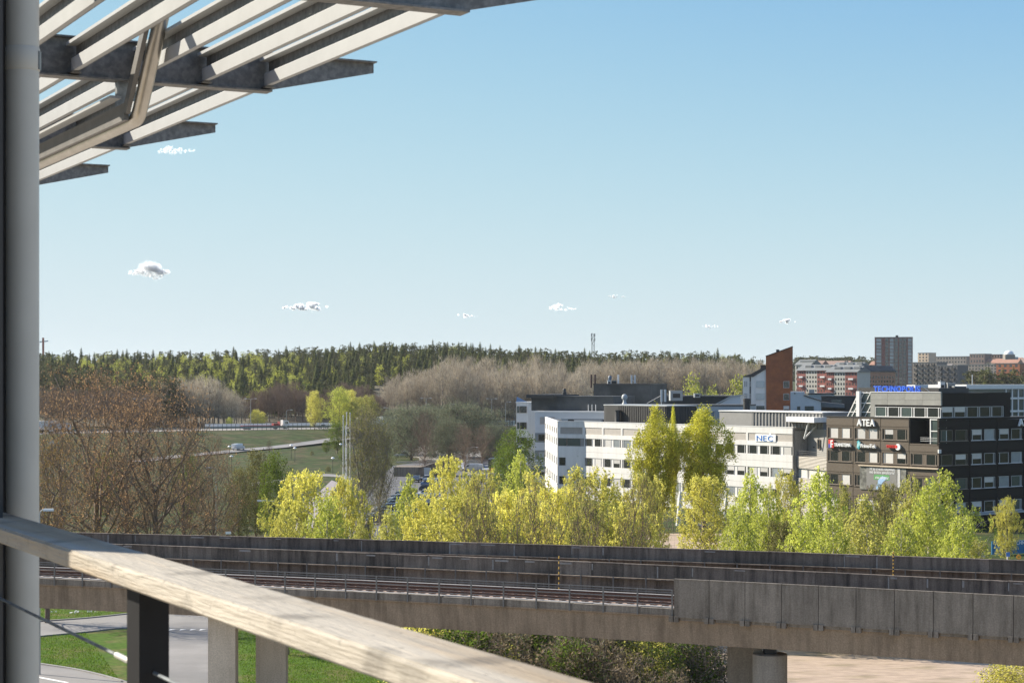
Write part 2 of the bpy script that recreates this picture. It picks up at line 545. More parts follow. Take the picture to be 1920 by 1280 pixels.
# unseen pale paving added below the frame to bounce warm light onto the viaduct
paving_m = mat('bounce_paving', (.40, .35, .29), .85, .15, .3, col2=(.33, .29, .24), scale2=.1)
sheet('unseen_bounce_paving', [(-160, -90, 0), (190, -90, 0), (190, 96, 0), (60, 126, 0), (-160, 131, 0)], .09, paving_m, world=True)
# ribbons laid on the terrain
def ribbon(name, line, half, m, dz=.12, step=4.0):
    pts = []
    for a, b in zip(line[:-1], line[1:]):
        n = max(1, int((Vector(b) - Vector(a)).length / step))
        for k in range(n):
            pts.append(Vector(a).lerp(Vector(b), k / n))
    pts.append(Vector(line[-1]))
    vs, fs = [], []
    for i, p in enumerate(pts):
        t = (pts[min(i + 1, len(pts) - 1)] - pts[max(0, i - 1)]).normalized()
        nn = Vector((-t.y, t.x))
        for w in (-1, -.5, 0, .5, 1):
            q = p + nn * half * w
            vs.append((q.x, q.y, max(terrain(q.x, q.y), terrain(p.x, p.y)) + dz))
        if i:
            for k in range(4):
                o = (i - 1) * 5 + k
                fs.append((o, o + 5, o + 6, o + 1))
    mb = MB(); mb.add(vs, fs)
    return tag(mb.build(name, m), kind='structure')
hw_line = [Vector(p) for p in HW]
ribbon('highway', hw_line, 11, lot_m, .12)
slip_px = [(250, 866), (330, 857), (400, 850), (445, 846), (520, 839), (570, 833.5), (612, 828), (650, 822)]
slip_pts = [Vector(GT(*p)[:2]) for p in slip_px]
ribbon('slip_road', slip_pts, 3.2, road_pale_m, .15)

# ------------------------------------------------------------------ viaduct
cA, cB, cC = 104.55, -.4400, -.00155     # plan curve of the near deck edge: Y = cA + cB X + cC X^2
def vc(X, u):
    """point on the viaduct plan, u metres behind the near deck edge, and the heading there"""
    t = Vector((1, cB + 2 * cC * X)).normalized()
    n = Vector((-t.y, t.x))
    p = Vector((X, cA + cB * X + cC * X * X)) + n * u
    return p, t
def vX(px, u=0):
    lo, hi = -60.0, 60.0
    for _ in range(50):
        mid = (lo + hi) / 2
        p, _t = vc(mid, u)
        if p.x / p.y * F + CX < px: lo = mid
        else: hi = mid
    return (lo + hi) / 2
XL, XR = -52.0, 46.0
ZB, ZT, ZP = 9.42, 9.78, 11.38             # slab underside line, slab top, parapet top
via = thing('railway_viaduct', (8.7, 104, 0), 'long dark concrete railway viaduct crossing in front of the trees', 'viaduct')
arc = [0.0]; axx = [XL]
while axx[-1] < XR:
    X = axx[-1] + .05
    arc.append(arc[-1] + .05 * math.hypot(1, cB + 2 * cC * X)); axx.append(X)
def x_at(s):
    return float(np.interp(s, arc, axx))
def s_at(X):
    return float(np.interp(X, axx, arc))

def sweep(mb, prof, xa, xb, ufun=lambda X: 0.0, step=2.0, mi=0):
    """closed (u, z) profile swept along the plan curve"""
    n = len(prof); k = max(1, int((xb - xa) / step))
    vs = []
    for i in range(k + 1):
        X = xa + (xb - xa) * i / k
        for (u, z) in prof:
            p, t = vc(X, u + ufun(X))
            vs.append((p.x, p.y, z))
    fs = []
    for i in range(k):
        for j in range(n):
            fs.append((i * n + j, i * n + (j + 1) % n, (i + 1) * n + (j + 1) % n, (i + 1) * n + j))
    fs.append(tuple(range(n))[::-1]); fs.append(tuple(k * n + j for j in range(n)))
    return mb.add(vs, fs, mi)
UF = lambda X: 16.6 + .085 * X            # far parapet line
deck = MB()
sweep(deck, [(.18, 7.9), (.10, ZB - .12), (-.02, ZB - .08), (-.02, ZB), (.34, ZB), (.34, 9.45), (6.3, 9.45), (6.75, 9.45), (6.75, ZB - .1), (6.3, 7.9)], XL, XR)
deck.build('deck', conc_girder, via)
deck2 = MB()
sweep(deck2, [(-6.9, 7.9), (-7.2, ZB), (-7.2, 9.5), (.2, 9.5), (.2, ZB - .1), (-.2, 7.9)], XL, XR, UF)
deck2.build('deck', conc_girder, via)
# slab edge blocks of the near deck (2 m units with joints)
S0 = s_at(vX(1265))
smin, smax = 0.4, arc[-1] - 2.4
def units(sstart, send, L):
    out = []; s = sstart
    while s + L <= send + 1e-6:
        out.append((x_at(s), x_at(s + L))); s += L
    return out
uu = []
k = math.ceil((smin - S0) / 2.0)
while S0 + 2 * k + 2 <= smax:
    uu.append((x_at(S0 + 2 * k), x_at(S0 + 2 * k + 2), k)); k += 1
rng = random.Random(4)
for xa, xb, k in uu:
    if k < 0:
        dz = rng.uniform(-.03, .03)
        mb = MB(); sweep(mb, [(.0, ZB + .004), (.0, ZT + dz), (.32, ZT + dz), (.32, ZB + .004)], xa + .012, xb - .012, step=3)
        mb.build('slab_edge', conc_grey, via)
    else:
        mb = MB(); sweep(mb, [(-.14, ZB - .10), (-.14, ZP - .03), (-.155, ZP - .03), (-.155, ZP + .02), (.03, ZP + .02), (.03, ZB - .10)], xa + .014, xb - .014, step=3)
        mb.build('parapet_panel', conc_grey, via)
        mb = MB(); sweep(mb, [(-.02, ZB - .26), (-.02, ZB - .002), (.16, ZB - .002), (.16, ZB - .26)], xa + .30, xb - .30, step=3)
        mb.build('ledge', conc_grey, via)
        p, t = vc(xa, -.06)
        fr = Fr((p.x, p.y), t)
        for e in (-.26, .03):
            mb = MB(); mb.fbox(fr, e, e + .23, -.12, .16, ZB - .34, ZB - .04); mb.build('bracket', conc_grey, via)
# middle and far parapets, poured in bays with joints, some patched with mortar
def parapet(ufun, u0, lab, seed):
    rg = random.Random(seed)
    s = .5
    while s < arc[-1] - 3.2:
        L = rg.choice((1.9, 2.0, 2.1, 2.4))
        xa, xb = x_at(s), x_at(s + L); s += L
        dz = rg.uniform(-.012, .012)
        mb = MB(); sweep(mb, [(u0, 9.46), (u0, ZP - .05 + dz), (u0 - .03, ZP - .05 + dz), (u0 - .03, ZP + .03 + dz), (u0 + .24, ZP + .03 + dz), (u0 + .24, 9.46)], xa + .008, xb - .008, ufun, step=3)
        pn = mb.build('parapet_bay', conc_dark, via)
        if rg.random() < .34:
            w = rg.uniform(.3, .9); h = rg.uniform(.05, .11); o = rg.uniform(0, .3)
            mb = MB(); sweep(mb, [(u0 - .045, ZP - .06 - h), (u0 - .045, ZP - .06), (u0 - .006, ZP - .06), (u0 - .006, ZP - .06 - h)], xa + o, xa + o + w, ufun, step=3)
            mb.build('mortar_patch', repair_m, pn)
        if rg.random() < .30:
            h = rg.uniform(.3, .9)
            mb = MB(); sweep(mb, [(u0 - .012, ZP - .06 - h), (u0 - .012, ZP - .06), (u0 - .003, ZP - .06), (u0 - .003, ZP - .06 - h)], xa + .02, xa + rg.uniform(.06, .12), ufun, step=3)
            mb.build('mortar_patch', repair_m, pn)
parapet(lambda X: 0, 6.5, 'mid', 3)
parapet(UF, 0, 'far', 8)
# cable shelf with posts along both parapets
for ufun, ub in ((lambda X: 0, 6.5), (UF, 0)):
    mb = MB(); sweep(mb, [(ub - .34, 10.56), (ub - .34, 10.62), (ub - .02, 10.62), (ub - .02, 10.56)], XL, XR, ufun)
    sh = mb.build('cable_shelf', conc_dark, via)
    s = 1.0
    while s < arc[-1] - 1:
        X = x_at(s); p, t = vc(X, ub - .38 + ufun(X))
        fr = Fr((p.x, p.y), t); mb = MB(); mb.fbox(fr, -.035, .035, -.03, .03, 9.6, 10.66)
        mb.build('shelf_post', galv_post_m, sh); s += 2.0
# piers
def pier(px0, px1, u, m, rnd=False, top=7.9):
    X = vX((px0 + px1) / 2, u); p, t = vc(X, u)
    w = (px1 - px0) / F * p.y
    mb = MB()
    if rnd:
        mb.lathe((p.x, p.y, 0), [(w / 2, 0), (w / 2, top - .46), (w / 2 - .05, top - .42)], 28)
        o = mb.build('pier', m, via, smooth=True)
        b = MB(); b.box(p.x - .32, p.x + .32, p.y - .3, p.y + .3, top - .42, top)
        b.build('bearing', black_m, o)
        b = MB(); b.box(p.x - w / 2 + .05, p.x - .42, p.y + .1, p.y + .5, top - .42, top)
        b.build('bearing', conc_pier, o)
    else:
        fr = Fr((p.x, p.y), (1, 0))
        mb.fbox(fr, -w / 2, w / 2, -.6, .6, 0, top)
        mb.build('pier', m, via)
pier(393, 444, 1.6, conc_pale_sunlit)
pier(482, 538, 4.9, conc_pale_sunlit)
pier(1366, 1426, 4.6, conc_pier)
pier(1411, 1476, 1.5, conc_pier, True)
pier(-260, -200, 3.2, conc_pier); pier(2240, 2310, 3.2, conc_pier)

# track on the near deck, and the hidden one on the far deck
def track(ufun, uc, label):
    p, t = vc(0, uc + ufun(0))
    tr = thing('railway_track', (p.x, p.y, 9.5), label, 'track')
    mb = MB(); sweep(mb, [(uc - 2.4, 9.44), (uc - 2.4, 9.56), (uc - 1.4, 9.62), (uc + 1.4, 9.62), (uc + 3.0, 9.60), (uc + 3.0, 9.44)], XL, XR, ufun)
    mb.build('ballast', ballast_m, tr)
    for du in (-.7525, .7525):
        mb = MB()
        sweep(mb, [(uc + du - .075, 9.685), (uc + du - .012, 9.72), (uc + du - .012, 9.80), (uc + du - .036, 9.81), (uc + du - .036, 9.845), (uc + du + .036, 9.845), (uc + du + .036, 9.81), (uc + du + .012, 9.80), (uc + du + .012, 9.72), (uc + du + .075, 9.685)], XL, XR, ufun)
        rl = mb.build('rail', rail_m, tr)
        mb = MB(); sweep(mb, [(uc + du - .03, 9.846), (uc + du - .03, 9.851), (uc + du + .03, 9.851), (uc + du + .03, 9.846)], XL, XR, ufun)
        mb.build('running_surface', railhead_m, rl)
    mb = MB(); sweep(mb, [(uc + 1.55, 9.80), (uc + 1.55, 9.93), (uc + 1.72, 9.93), (uc + 1.72, 9.80)], XL, XR, ufun)
    th = mb.build('conductor_rail', rail_m, tr)
    mb = MB(); sweep(mb, [(uc + 1.50, 9.935), (uc + 1.50, 9.96), (uc + 1.78, 9.96), (uc + 1.78, 9.935)], XL, XR, ufun)
    mb.build('cover_board', kerb_m, th)
    s = 2.0
    while s < arc[-1] - 1:
        X = x_at(s); q, t = vc(X, uc + 1.64 + ufun(X)); fr = Fr((q.x, q.y), t)
        mb = MB(); mb.fbox(fr, -.10, .10, -.12, .12, 9.62, 9.80); mb.build('insulator', black_m, th); s += 3.3
    # sleepers with rail clips
    sm = MB(); sm.box(-.11, .11, -1.25, 1.25, -.08, .06)
    for du in (-.7525, .7525):
        for e in (-.13, .13):
            sm.box(-.09, .09, du + e - .035, du + e + .035, .06, .12)
    me = sm.mesh('sleeper', sleeper_m)
    s = 1.0
    while s < arc[-1] - .5:
        X = x_at(s); q, t = vc(X, uc + ufun(X))
        inst('sleeper', me, tr, (q.x, q.y, 9.60), math.atan2(t.y, t.x)); s += .68
    return tr
track(lambda X: 0, 2.85, 'rusty rails on ballast on the open deck behind the tubular steel railing')
track(UF, -3.6, 'rails on the rear deck between the two tallest dark parapets')
# loose boards lying on the near cable duct
dk = MB(); rg = random.Random(2)
for s in np.arange(3, S0 - .5, 1.0):
    X = x_at(float(s)); q, t = vc(X, .55)
    fr = Fr((q.x, q.y), (t.x, t.y + rg.uniform(-.02, .02)))
    mb = MB(); mb.fbox(fr, 0, .97, -.20, .20, 9.70, 9.78 + rg.uniform(0, .03))
    mb.build('duct_cover', kerb_m, via)
# tubular railing along the open part of the deck
Xf0, Xf1 = XL + 1, vX(1263)
p, t = vc(-5, 0)
ral = thing('steel_railing', (p.x, p.y, ZB), 'grey tubular steel railing along the open deck edge of the viaduct', 'railing')
s = S0 - .12
while s > s_at(Xf0):
    X = x_at(s); q, t = vc(X, -.06); fr = Fr((q.x, q.y), t)
    mb = MB(); mb.fbox(fr, -.04, .04, -.03, .03, ZB - .05, 10.78); mb.build('post', galv_post_m, ral); s -= 2.0
for z, h in ((10.74, .05), (10.62, .03), (10.30, .05), (9.98, .03)):
    mb = MB(); sweep(mb, [(-.04, z), (-.04, z + h), (.0, z + h), (.0, z)], Xf0, Xf1)
    mb.build('rail_tube', galv_post_m, ral)
# striped marker rods standing on the deck
yel_m = mat('yellow_band', (.62, .36, .06), .5, .1, 3)
for px, u, z0, z1, lab in ((1048, 5.9, 9.6, 11.75, 'orange and black striped marker rod on the deck behind the railing'), (1675, -.9, 10.2, 11.72, 'yellow and black striped marker rod by the rearmost parapet')):
    ufn = UF if px > 1500 else (lambda X: 0)
    X = x_at(s_at(0)); lo, hi = -50, 50
    for _ in range(40):
        mid = (lo + hi) / 2; q, t = vc(mid, u + ufn(mid))
        if q.x / q.y * F + CX < px: lo = mid
        else: hi = mid
    q, t = vc(lo, u + ufn(lo))
    rod = thing('marker_rod', (q.x, q.y, z0), lab, 'marker')
    n = 14; hgt = (z1 - z0) / n
    for k in range(n):
        mb = MB(); mb.tube([(q.x, q.y, z0 + k * hgt), (q.x, q.y, z0 + (k + 1) * hgt - .001)], .035, 8)
        mb.build('band', yel_m if k % 2 else black_m, rod)

# ------------------------------------------------------------------ balcony and pergola (foreground)
DF = Vector((-.4575, .8892, 0)).normalized()      # along the facade, away from the camera
DB = Vector((DF.y, -DF.x, 0))                     # outwards
wood_m = mat('weathered_wood', (.385, .345, .280), .85, .22, 2.2, bump=.4, bscale=9, stretch=(16, .9, 16), col2=(.27, .205, .13), f2=.57, scale2=.55)
for n_ in wood_m.node_tree.nodes:
    if n_.type == 'MAPPING':
        # turn the grain along the rail: rotate into rail axes first, then stretch
        rot = wood_m.node_tree.nodes.new('ShaderNodeMapping'); rot.inputs['Rotation'].default_value = (0, 0, math.atan2(DF.x, DF.y))
        lk_ = n_.inputs[0].links[0]; src_ = lk_.from_socket; wood_m.node_tree.links.remove(lk_)
        wood_m.node_tree.links.new(src_, rot.inputs[0]); wood_m.node_tree.links.new(rot.outputs[0], n_.inputs[0])
        break
wN, wL = wood_m.node_tree.nodes, wood_m.node_tree.links
bc_ = wN['Principled BSDF'].inputs['Base Color']; wsrc = bc_.links[0].from_socket
for sc_, lo_s, hi_s, dk_ in ((7.0, .56, .70, .55), (60.0, .62, .72, .6)):
    tcn = wN.new('ShaderNodeTexCoord'); nzn = wN.new('ShaderNodeTexNoise'); nzn.inputs['Scale'].default_value = sc_; nzn.inputs['Detail'].default_value = 8
    wL.new(tcn.outputs['Object'], nzn.inputs['Vector'])
    rgn = wN.new('ShaderNodeMapRange'); rgn.inputs[1].default_value = lo_s; rgn.inputs[2].default_value = hi_s; rgn.inputs[3].default_value = 1.0; rgn.inputs[4].default_value = dk_
    wL.new(nzn.outputs[0], rgn.inputs[0])
    vmn = wN.new('ShaderNodeVectorMath'); vmn.operation = 'SCALE'; wL.new(wsrc, vmn.inputs[0]); wL.new(rgn.outputs[0], vmn.inputs['Scale']); wsrc = vmn.outputs[0]
wL.new(wsrc, bc_)
pipe_m = mat('painted_pipe', (.50, .48, .42), .42, .05, 5, spec=.4)
dkwall_m = mat('dark_cladding', (.035, .034, .033), .7, .25, 3, stretch=(6, 6, .6))
post_m = mat('charcoal_paint', (.012, .012, .013), .55, .2, 9, spec=.2)
cream_m = mat('cream_coating', (.345, .355, .352), .55, .06, 6, bump=.03, bscale=50)
zinc_m = mat('spangled_zinc', (.20, .195, .185), .55, .22, 30, metal=.4, col2=(.14, .14, .135), scale2=40)
ss_m = mat('brushed_tube', (.50, .47, .41), .35, .15, 8, metal=.85)

# handrail: two timbers butted end to end
HT = H - .41
q0 = P(386, 1114.5, 3.595); q0.z = HT
near0 = Vector((q0.x, q0.y, 0))
def rail_pt(s, w, z):
    q = near0 + DF * s + DB * w
    return Vector((q.x, q.y, z))
def on_rail(px):
    k = (px - CX) / F
    return (k * near0.y - near0.x) / (DF.x - k * DF.y)
hr = thing('handrail', rail_pt(0, .07, HT - .045), 'weathered timber handrail running past the downpipe on the balcony', 'handrail')
rf = Fr((near0.x, near0.y), DF)        # u along DF; w outward = DF rotated -90 = DB
sj = on_rail(128)
def timber(sa, sb, name):
    me = bpy.data.meshes.new(name); bm = bmesh.new()
    n = 40
    prof = [(0, HT - .045), (0, HT), (.145, HT), (.145, HT - .045)]
    rings = []
    for i in range(n + 1):
        s = sa + (sb - sa) * i / n
        rings.append([bm.verts.new(rail_pt(s, w, z) - ORG[hr.name]) for w, z in prof])
    for i in range(n):
        for j in range(4):
            bm.faces.new((rings[i][j], rings[i][(j + 1) % 4], rings[i + 1][(j + 1) % 4], rings[i + 1][j]))
    bm.faces.new(rings[0][::-1]); bm.faces.new(rings[-1])
    bmesh.ops.recalc_face_normals(bm, faces=bm.faces)
    es = [e for e in bm.edges if abs((e.verts[0].co - e.verts[1].co).normalized().dot(DF)) > .9]
    bmesh.ops.bevel(bm, geom=es, offset=.005, segments=3, affect='EDGES')
    bm.to_mesh(me); bm.free()
    me.materials.append(wood_m)
    o = bpy.data.objects.new(name, me); COL.objects.link(o); o.parent = hr
    me.polygons.foreach_set('use_smooth', [True] * len(me.polygons)); me.set_sharp_from_angle(angle=R(50))
    return o
timber(-3.0, sj - .002, 'timber')
timber(sj + .002, sj + 4.0, 'timber')
# posts under the rail
for sp in (on_rail(218) + .0, on_rail(218) + 1.9, on_rail(218) - 1.9):
    mb = MB()
    fr = Fr(rail_pt(sp, .072, 0)[:2], DF)
    mb.fbox(fr, -.05, .05, -.034, .034, HT - 1.15, HT - .053)
    mb.fbox(fr, -.06, .06, -.045, .045, HT - .053, HT - .0455)
    po = mb.build('post', post_m, hr)
    mb = MB()
    c = rail_pt(sp - .012, .03, HT - .052)
    for zz in (.16,):
        c = rail_pt(sp - .05, .1, HT - zz - .12)
        mb.tube([c, c - DF * .012], .009, 10)
    mb.build('bolt', galv_m, po)
# wire rope with turnbuckle sleeve
wz = H - .648
mb = MB(); mb.tube([rail_pt(s, .072, wz) for s in np.linspace(-3, sj + 4, 30)], .0044, 8)
wr = mb.build('steel_cable', galv_m, smooth=True, org=rail_pt(0, .072, wz))
tag(wr, 'thin steel cable strung below the timber handrail', 'cable')
ws = on_rail(183)
mb = MB(); mb.tube([rail_pt(ws - .10, .072, wz), rail_pt(ws - .08, .072, wz), rail_pt(ws + .08, .072, wz), rail_pt(ws + .10, .072, wz)], .0075, 10)
mb.build('sleeve', mat('swage', (.62, .6, .55), .4, .05, 3, metal=.4), wr, smooth=True)

# terrace slab that carries the posts, below the frame
tf = MB(); tf.fbox(rf, -5, 5, -3.2, .25, HT - 1.35, HT - 1.151)
tag(tf.build('terrace_floor', conc_pale_sunlit), kind='structure')
# downpipe, its clamp and the dark wall end behind it
pc = P(41.5, 715, 6.0)
dp = thing('downpipe', (pc.x, pc.y, H - 3), 'tall grey round downpipe standing in shade beside the dark wall end', 'downpipe')
mb = MB(); mb.lathe((pc.x, pc.y, 0), [(.0535, H - 3), (.0535, H + 3.2)], 40); mb.build('pipe', pipe_m, dp, smooth=True)
zc = H + (715 - 112) / F * 6.0
mb = MB(); mb.lathe((pc.x, pc.y, 0), [(.0545, zc - .037), (.0562, zc - .034), (.0562, zc + .034), (.0545, zc + .037)], 40); mb.build('clamp', pipe_m, dp, smooth=True)
mb = MB(); mb.box(pc.x + .0525, pc.x + .0585, pc.y - .012, pc.y + .012, zc - .033, zc + .026); mb.build('clasp', galv_m, dp)
mb = MB()
mb.box(pc.x - .075, pc.x - .05, pc.y - .015, pc.y + .015, zc - .008, zc + .008); mb.box(pc.x - .072, pc.x - .064, pc.y - .02, pc.y + .02, zc - .035, zc + .035)
mb.build('bracket', galv_m, dp)
wl_ = MB(); wl_.prism([(-1.533, 5.62), (-1.625, 5.95), (-1.605, 6.08), (-1.80, 6.9), (-2.66, 6.9), (-2.66, 5.62)], H - 3, H + 3.2)
wo = wl_.build('wall_end', dkwall_m); tag(wo, 'dark clad wall end at the left of the downpipe', 'wall')

cp_ = MB(); cp_.box(-3.19, -2.82, 5.62, 5.9, H - 3, H + 3.2)  # unseen column, added to throw shade on the left end of the handrail
tag(cp_.build('rail_shade_column', dkwall_m), 'unseen dark square column added beyond the wall end to shade the handrail', 'column')
# pergola of tapered steel beams with cream channel fins
TIPU = 7.564
pg = thing('pergola', P(700, 715, 8.96), 'steel sun pergola with tapered zinc beams and cream fins above the balcony', 'pergola')
ZTOP = H + 1.523
tip2 = P(700, 120, 8.96)
BO = {-1: -2.1, 0: 0.0, 1: 2.4, 2: 4.8, 3: 7.2, 4: 9.6}
def beam_pt(b, t, z, w=0.0):
    """b: beam index (0 = second beam), t metres back from the tip, w along DF"""
    q = tip2 + DF * (BO[b] + w) - DB * t
    return Vector((q.x, q.y, z))
TAPER, DEP, TEND = .545, .168, 3.1
for b in (-1, 0, 1, 2, 3, 4):
    m1 = MB()
    web = [(0, ZTOP), (0, ZTOP - .045), (TAPER, ZTOP - DEP), (TEND, ZTOP - DEP), (TEND, ZTOP)]
    vs = [beam_pt(b, t, z, w) for w in (-.004, .004) for t, z in web]
    n = 5
    m1.add(vs, [tuple(range(n)), tuple(range(n, 2 * n))[::-1]] + [((i + 1) % n, i, n + i, n + (i + 1) % n) for i in range(n)])
    bo = m1.build('beam', zinc_m, pg)
    mf = MB()
    mf.bar(beam_pt(b, -.004, ZTOP + .0035), beam_pt(b, TEND, ZTOP + .0035), .075, .007)
    mf.build('top_flange', zinc_m, bo)
    mf = MB()
    mf.bar(beam_pt(b, TAPER - .02, ZTOP - DEP - .004), beam_pt(b, TEND, ZTOP - DEP - .004), .082, .008)
    mf.build('bottom_flange', zinc_m, bo)
ZF = ZTOP - DEP + .016
prof_low = [(-.012, 0), (-.012, .052), (-.004, .058), (.05, .058), (.05, .0)]
for b in (-1, 0, 1, 2, 3):
    for k in range(8):
        t = .55 + .30 * k
        fm = MB()
        def pt(v, z, w):
            q = beam_pt(b, t - v, ZF + z, w); return q
        wl2 = BO[b + 1] - BO[b]; wa, wb = .03, wl2 - .03
        def strip(pr, mb_):
            n = len(pr)
            vs = [pt(v, z, wa) for v, z in pr] + [pt(v, z, wb) for v, z in pr]
            mb_.add(vs, [tuple(range(n)), tuple(range(n, 2 * n))[::-1]] + [((i + 1) % n, i, n + i, n + (i + 1) % n) for i in range(n)])
        strip([(-.012, 0), (-.012, .056), (-.008, .060), (.010, .060), (.010, 0)], fm)
        fo = fm.build('fin', cream_m, pg)
        f2 = MB(); strip([(.0105, .002), (.0105, .1125), (.018, .1125), (.018, .002)], f2); f2.build('web', zinc_m, fo)  # web in darker zinc, colouring in the shade below the top lip
        f3 = MB(); strip([(-.034, .113), (-.034, .127), (.018, .127), (.018, .113)], f3); f3.build('top_lip', cream_m, fo)
        for wa, wb in ((.008, .07), (wl2 - .07, wl2 - .008)):
            f4 = MB(); strip([(-.02, -.010), (-.02, -.0005), (.024, -.0005), (.024, -.010)], f4); f4.build('seat_angle', galv_post_m, fo)
# bent awning tube with its flat guide, hung from the second beam
bb = beam_pt(0, 1.2227, H + 1.15)
pa = bb - DF * .25
tb_pts = [pa + DF * 8.0, pa + DF * .06]
a_top = P(309, 4, 7.9)
def arcpts(a, b, c, n=6):
    return [((1 - t) ** 2) * a + 2 * t * (1 - t) * b + t * t * c for t in [i / n for i in range(n + 1)]]
up = (a_top - pa).normalized()
path = [pa + DF * 8.0] + arcpts(pa + DF * .05, pa, pa + up * .05) + [pa.lerp(a_top, .5)]
bk = (-DB * .55 + DF * .35 + Vector((0, 0, .25))).normalized()
path += arcpts(a_top - up * .06, a_top + up * .02, a_top + bk * .09) + [a_top + bk * .5]
at = thing('awning_frame', pa, 'bent metal awning tube hanging under the pergola beams', 'awning frame')
mb = MB(); mb.tube(path, .033, 20); mb.build('tube', ss_m, at, smooth=True)
off = -DB * .052 + Vector((0, 0, .028))
mb = MB()
mb.bar(pa + off + DF * 8, pa + off - Vector((0, 0, 0)) , .02, .075)
mb.bar(pa + off, a_top + off - up * .04, .02, .045)
mb.build('guide_track', galv_post_m, at)
mb = MB(); mb.bar(pa + off * 1.9 + DF * 8 + Vector((0, 0, .035)), pa + off * 1.9 + Vector((0, 0, .035)), .05, .012); mb.build('track_lip', cream_m, at)
hb = beam_pt(0, 1.2227, 0)
hf = Fr((hb.x, hb.y), DB)
mb = MB(); mb.fbox(hf, -.026, .026, -.004, .004, H + 1.21, ZTOP - DEP - .008); mb.fbox(hf, -.026, -.022, -.03, .0, H + 1.21, ZTOP - DEP - .008); mb.fbox(hf, -.05, .05, -.03, .03, H + 1.198, H + 1.21)
hg = mb.build('hanger', galv_m, at)
mb = MB()
for e in (-.010, .012):
    c = hf.pt(e, .004, H + 1.228); mb.tube([c, c + Vector((hf.n.x, hf.n.y, 0)) * .012], .007, 6)
mb.build('bolt', galv_m, hg)
# ------------------------------------------------------------------ buildings: materials
wht_m = mat('white_panel', (.66, .64, .60), .6, .07, 1.2, objrand=.045, stretch=(1, 1, .15))
frame_m = mat('window_frame', (.52, .51, .49), .5, .05, 2)
dframe_m = mat('brown_frame', (.20, .165, .13), .5, .08, 2)
glass_m = mat('dark_glass', (.018, .022, .022), .06, .3, .3, spec=.7, coat=.3)
glassg_m = mat('green_glass', (.06, .085, .08), .08, .3, .4, spec=.7, coat=.3)
blind_m = mat('blind_glass', (.58, .56, .52), .25, .08, .8, spec=.5, coat=.5, objrand=.12)
pblind_m = mat('pale_glass', (.30, .33, .34), .12, .2, .5, spec=.7, coat=.6, objrand=.3)
louv_m = ribbed('louvre', (.42, .38, .33), .16, 'z', .03)
corr_m = ribbed('corrugated_sheet', (.42, .385, .33), .22, 'z', .05)
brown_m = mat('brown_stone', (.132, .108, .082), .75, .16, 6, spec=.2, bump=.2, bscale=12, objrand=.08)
shaded_stone_m = mat('shaded_stone', (.024, .019, .015), .6, .2, 6, spec=.15, bump=.2, bscale=12, objrand=.14)  # right faces: the brown stone with its shade put into a darker colour
joint_m = mat('dark_joint', (.028, .024, .020), .9, .1, 2)  # dark core colour that shows in the panel joints
roof_m = mat('roof_felt', (.026, .032, .033), .85, .25, .3, col2=(.055, .06, .06), scale2=.15)
roofgrey_m = mat('roof_grey', (.16, .17, .17), .8, .15, .3)
zincpanel_m = mat('zinc_panel', (.27, .265, .24), .5, .12, .8, metal=.25, objrand=.08)
metal_dk = mat('dark_sheet', (.036, .034, .031), .55, .15, 1.0)
metal_lt = mat('light_sheet', (.36, .38, .38), .55, .08, .6)
steelwhite_m = mat('white_steel', (.72, .71, .68), .45, .05, 1)
orange_m = mat('orange_brick', (.32, .105, .038), .85, .16, 1.4, bump=.15, bscale=10, col2=(.25, .085, .035), scale2=.5)
redbrick_m = mat('red_brick', (.26, .085, .065), .85, .12, .5)
cream_w = mat('cream_render', (.48, .46, .40), .8, .06, .2)
greywall_m = mat('grey_render', (.40, .41, .41), .8, .05, .3)
blue_m = mat('blue_letter', (.035, .13, .62), .4, .05, 1, coat=.3)
bluep_m = mat('pale_blue_letter', (.05, .18, .50), .4, .05, 1)
letter_m = mat('white_letter', (.82, .82, .80), .4, .02, 1)
red_m = mat('red_letter', (.62, .05, .04), .45, .05, 1)
teal_m = mat('teal_logo', (.06, .38, .42), .45, .05, 1)
navy_m = mat('navy_logo', (.08, .07, .35), .45, .05, 1)
greyside_m = mat('grey_panel', (.235, .23, .215), .7, .08, .8)
ac_m = mat('white_unit', (.62, .62, .60), .5, .06, 1)

_wm = {}
def window_mesh(w, h, side, fm):
    """window with a main sash and, on one side, a narrow fixed light; local x = along wall, -y outwards"""
    key = (round(w, 2), round(h, 2), side, fm.name)
    if key in _wm: return _wm[key]
    m = MB(); t = .07; nw = .38 if side else 0
    a = -w / 2; b = w / 2
    m.box(a, b, -.10, .0, 0, t); m.box(a, b, -.10, 0, h - t, h)
    m.box(a, a + t, -.10, 0, t, h - t); m.box(b - t, b, -.10, 0, t, h - t)
    spl = None
    if side < 0: spl = a + nw
    elif side > 0: spl = b - nw
    if spl is not None: m.box(spl - .05, spl + .05, -.10, 0, t, h - t)
    fr_ = m.mesh('window', fm)
    lo, hi = (a + t, b - t)
    if side < 0: main = (spl + .05, hi); nar = (lo, spl - .05)
    elif side > 0: main = (lo, spl - .05); nar = (spl + .05, hi)
    else: main = (lo, hi); nar = None
    def pane(x0, x1, z0, z1, y=-.045):
        q = MB(); q.box(x0, x1, y, y + .02, z0, z1); return q
    pm = {}
    for mt in (glass_m, glassg_m, blind_m, pblind_m):
        pm[mt.name] = (pane(*main, t, h - t).mesh('pane', mt), pane(*nar, t, h - t).mesh('pane', mt) if nar else None)
    bl = pane(*main, h * .5, h - t, -.06).mesh('blind', blind_m)
    _wm[key] = (fr_, pm, bl)
    return _wm[key]

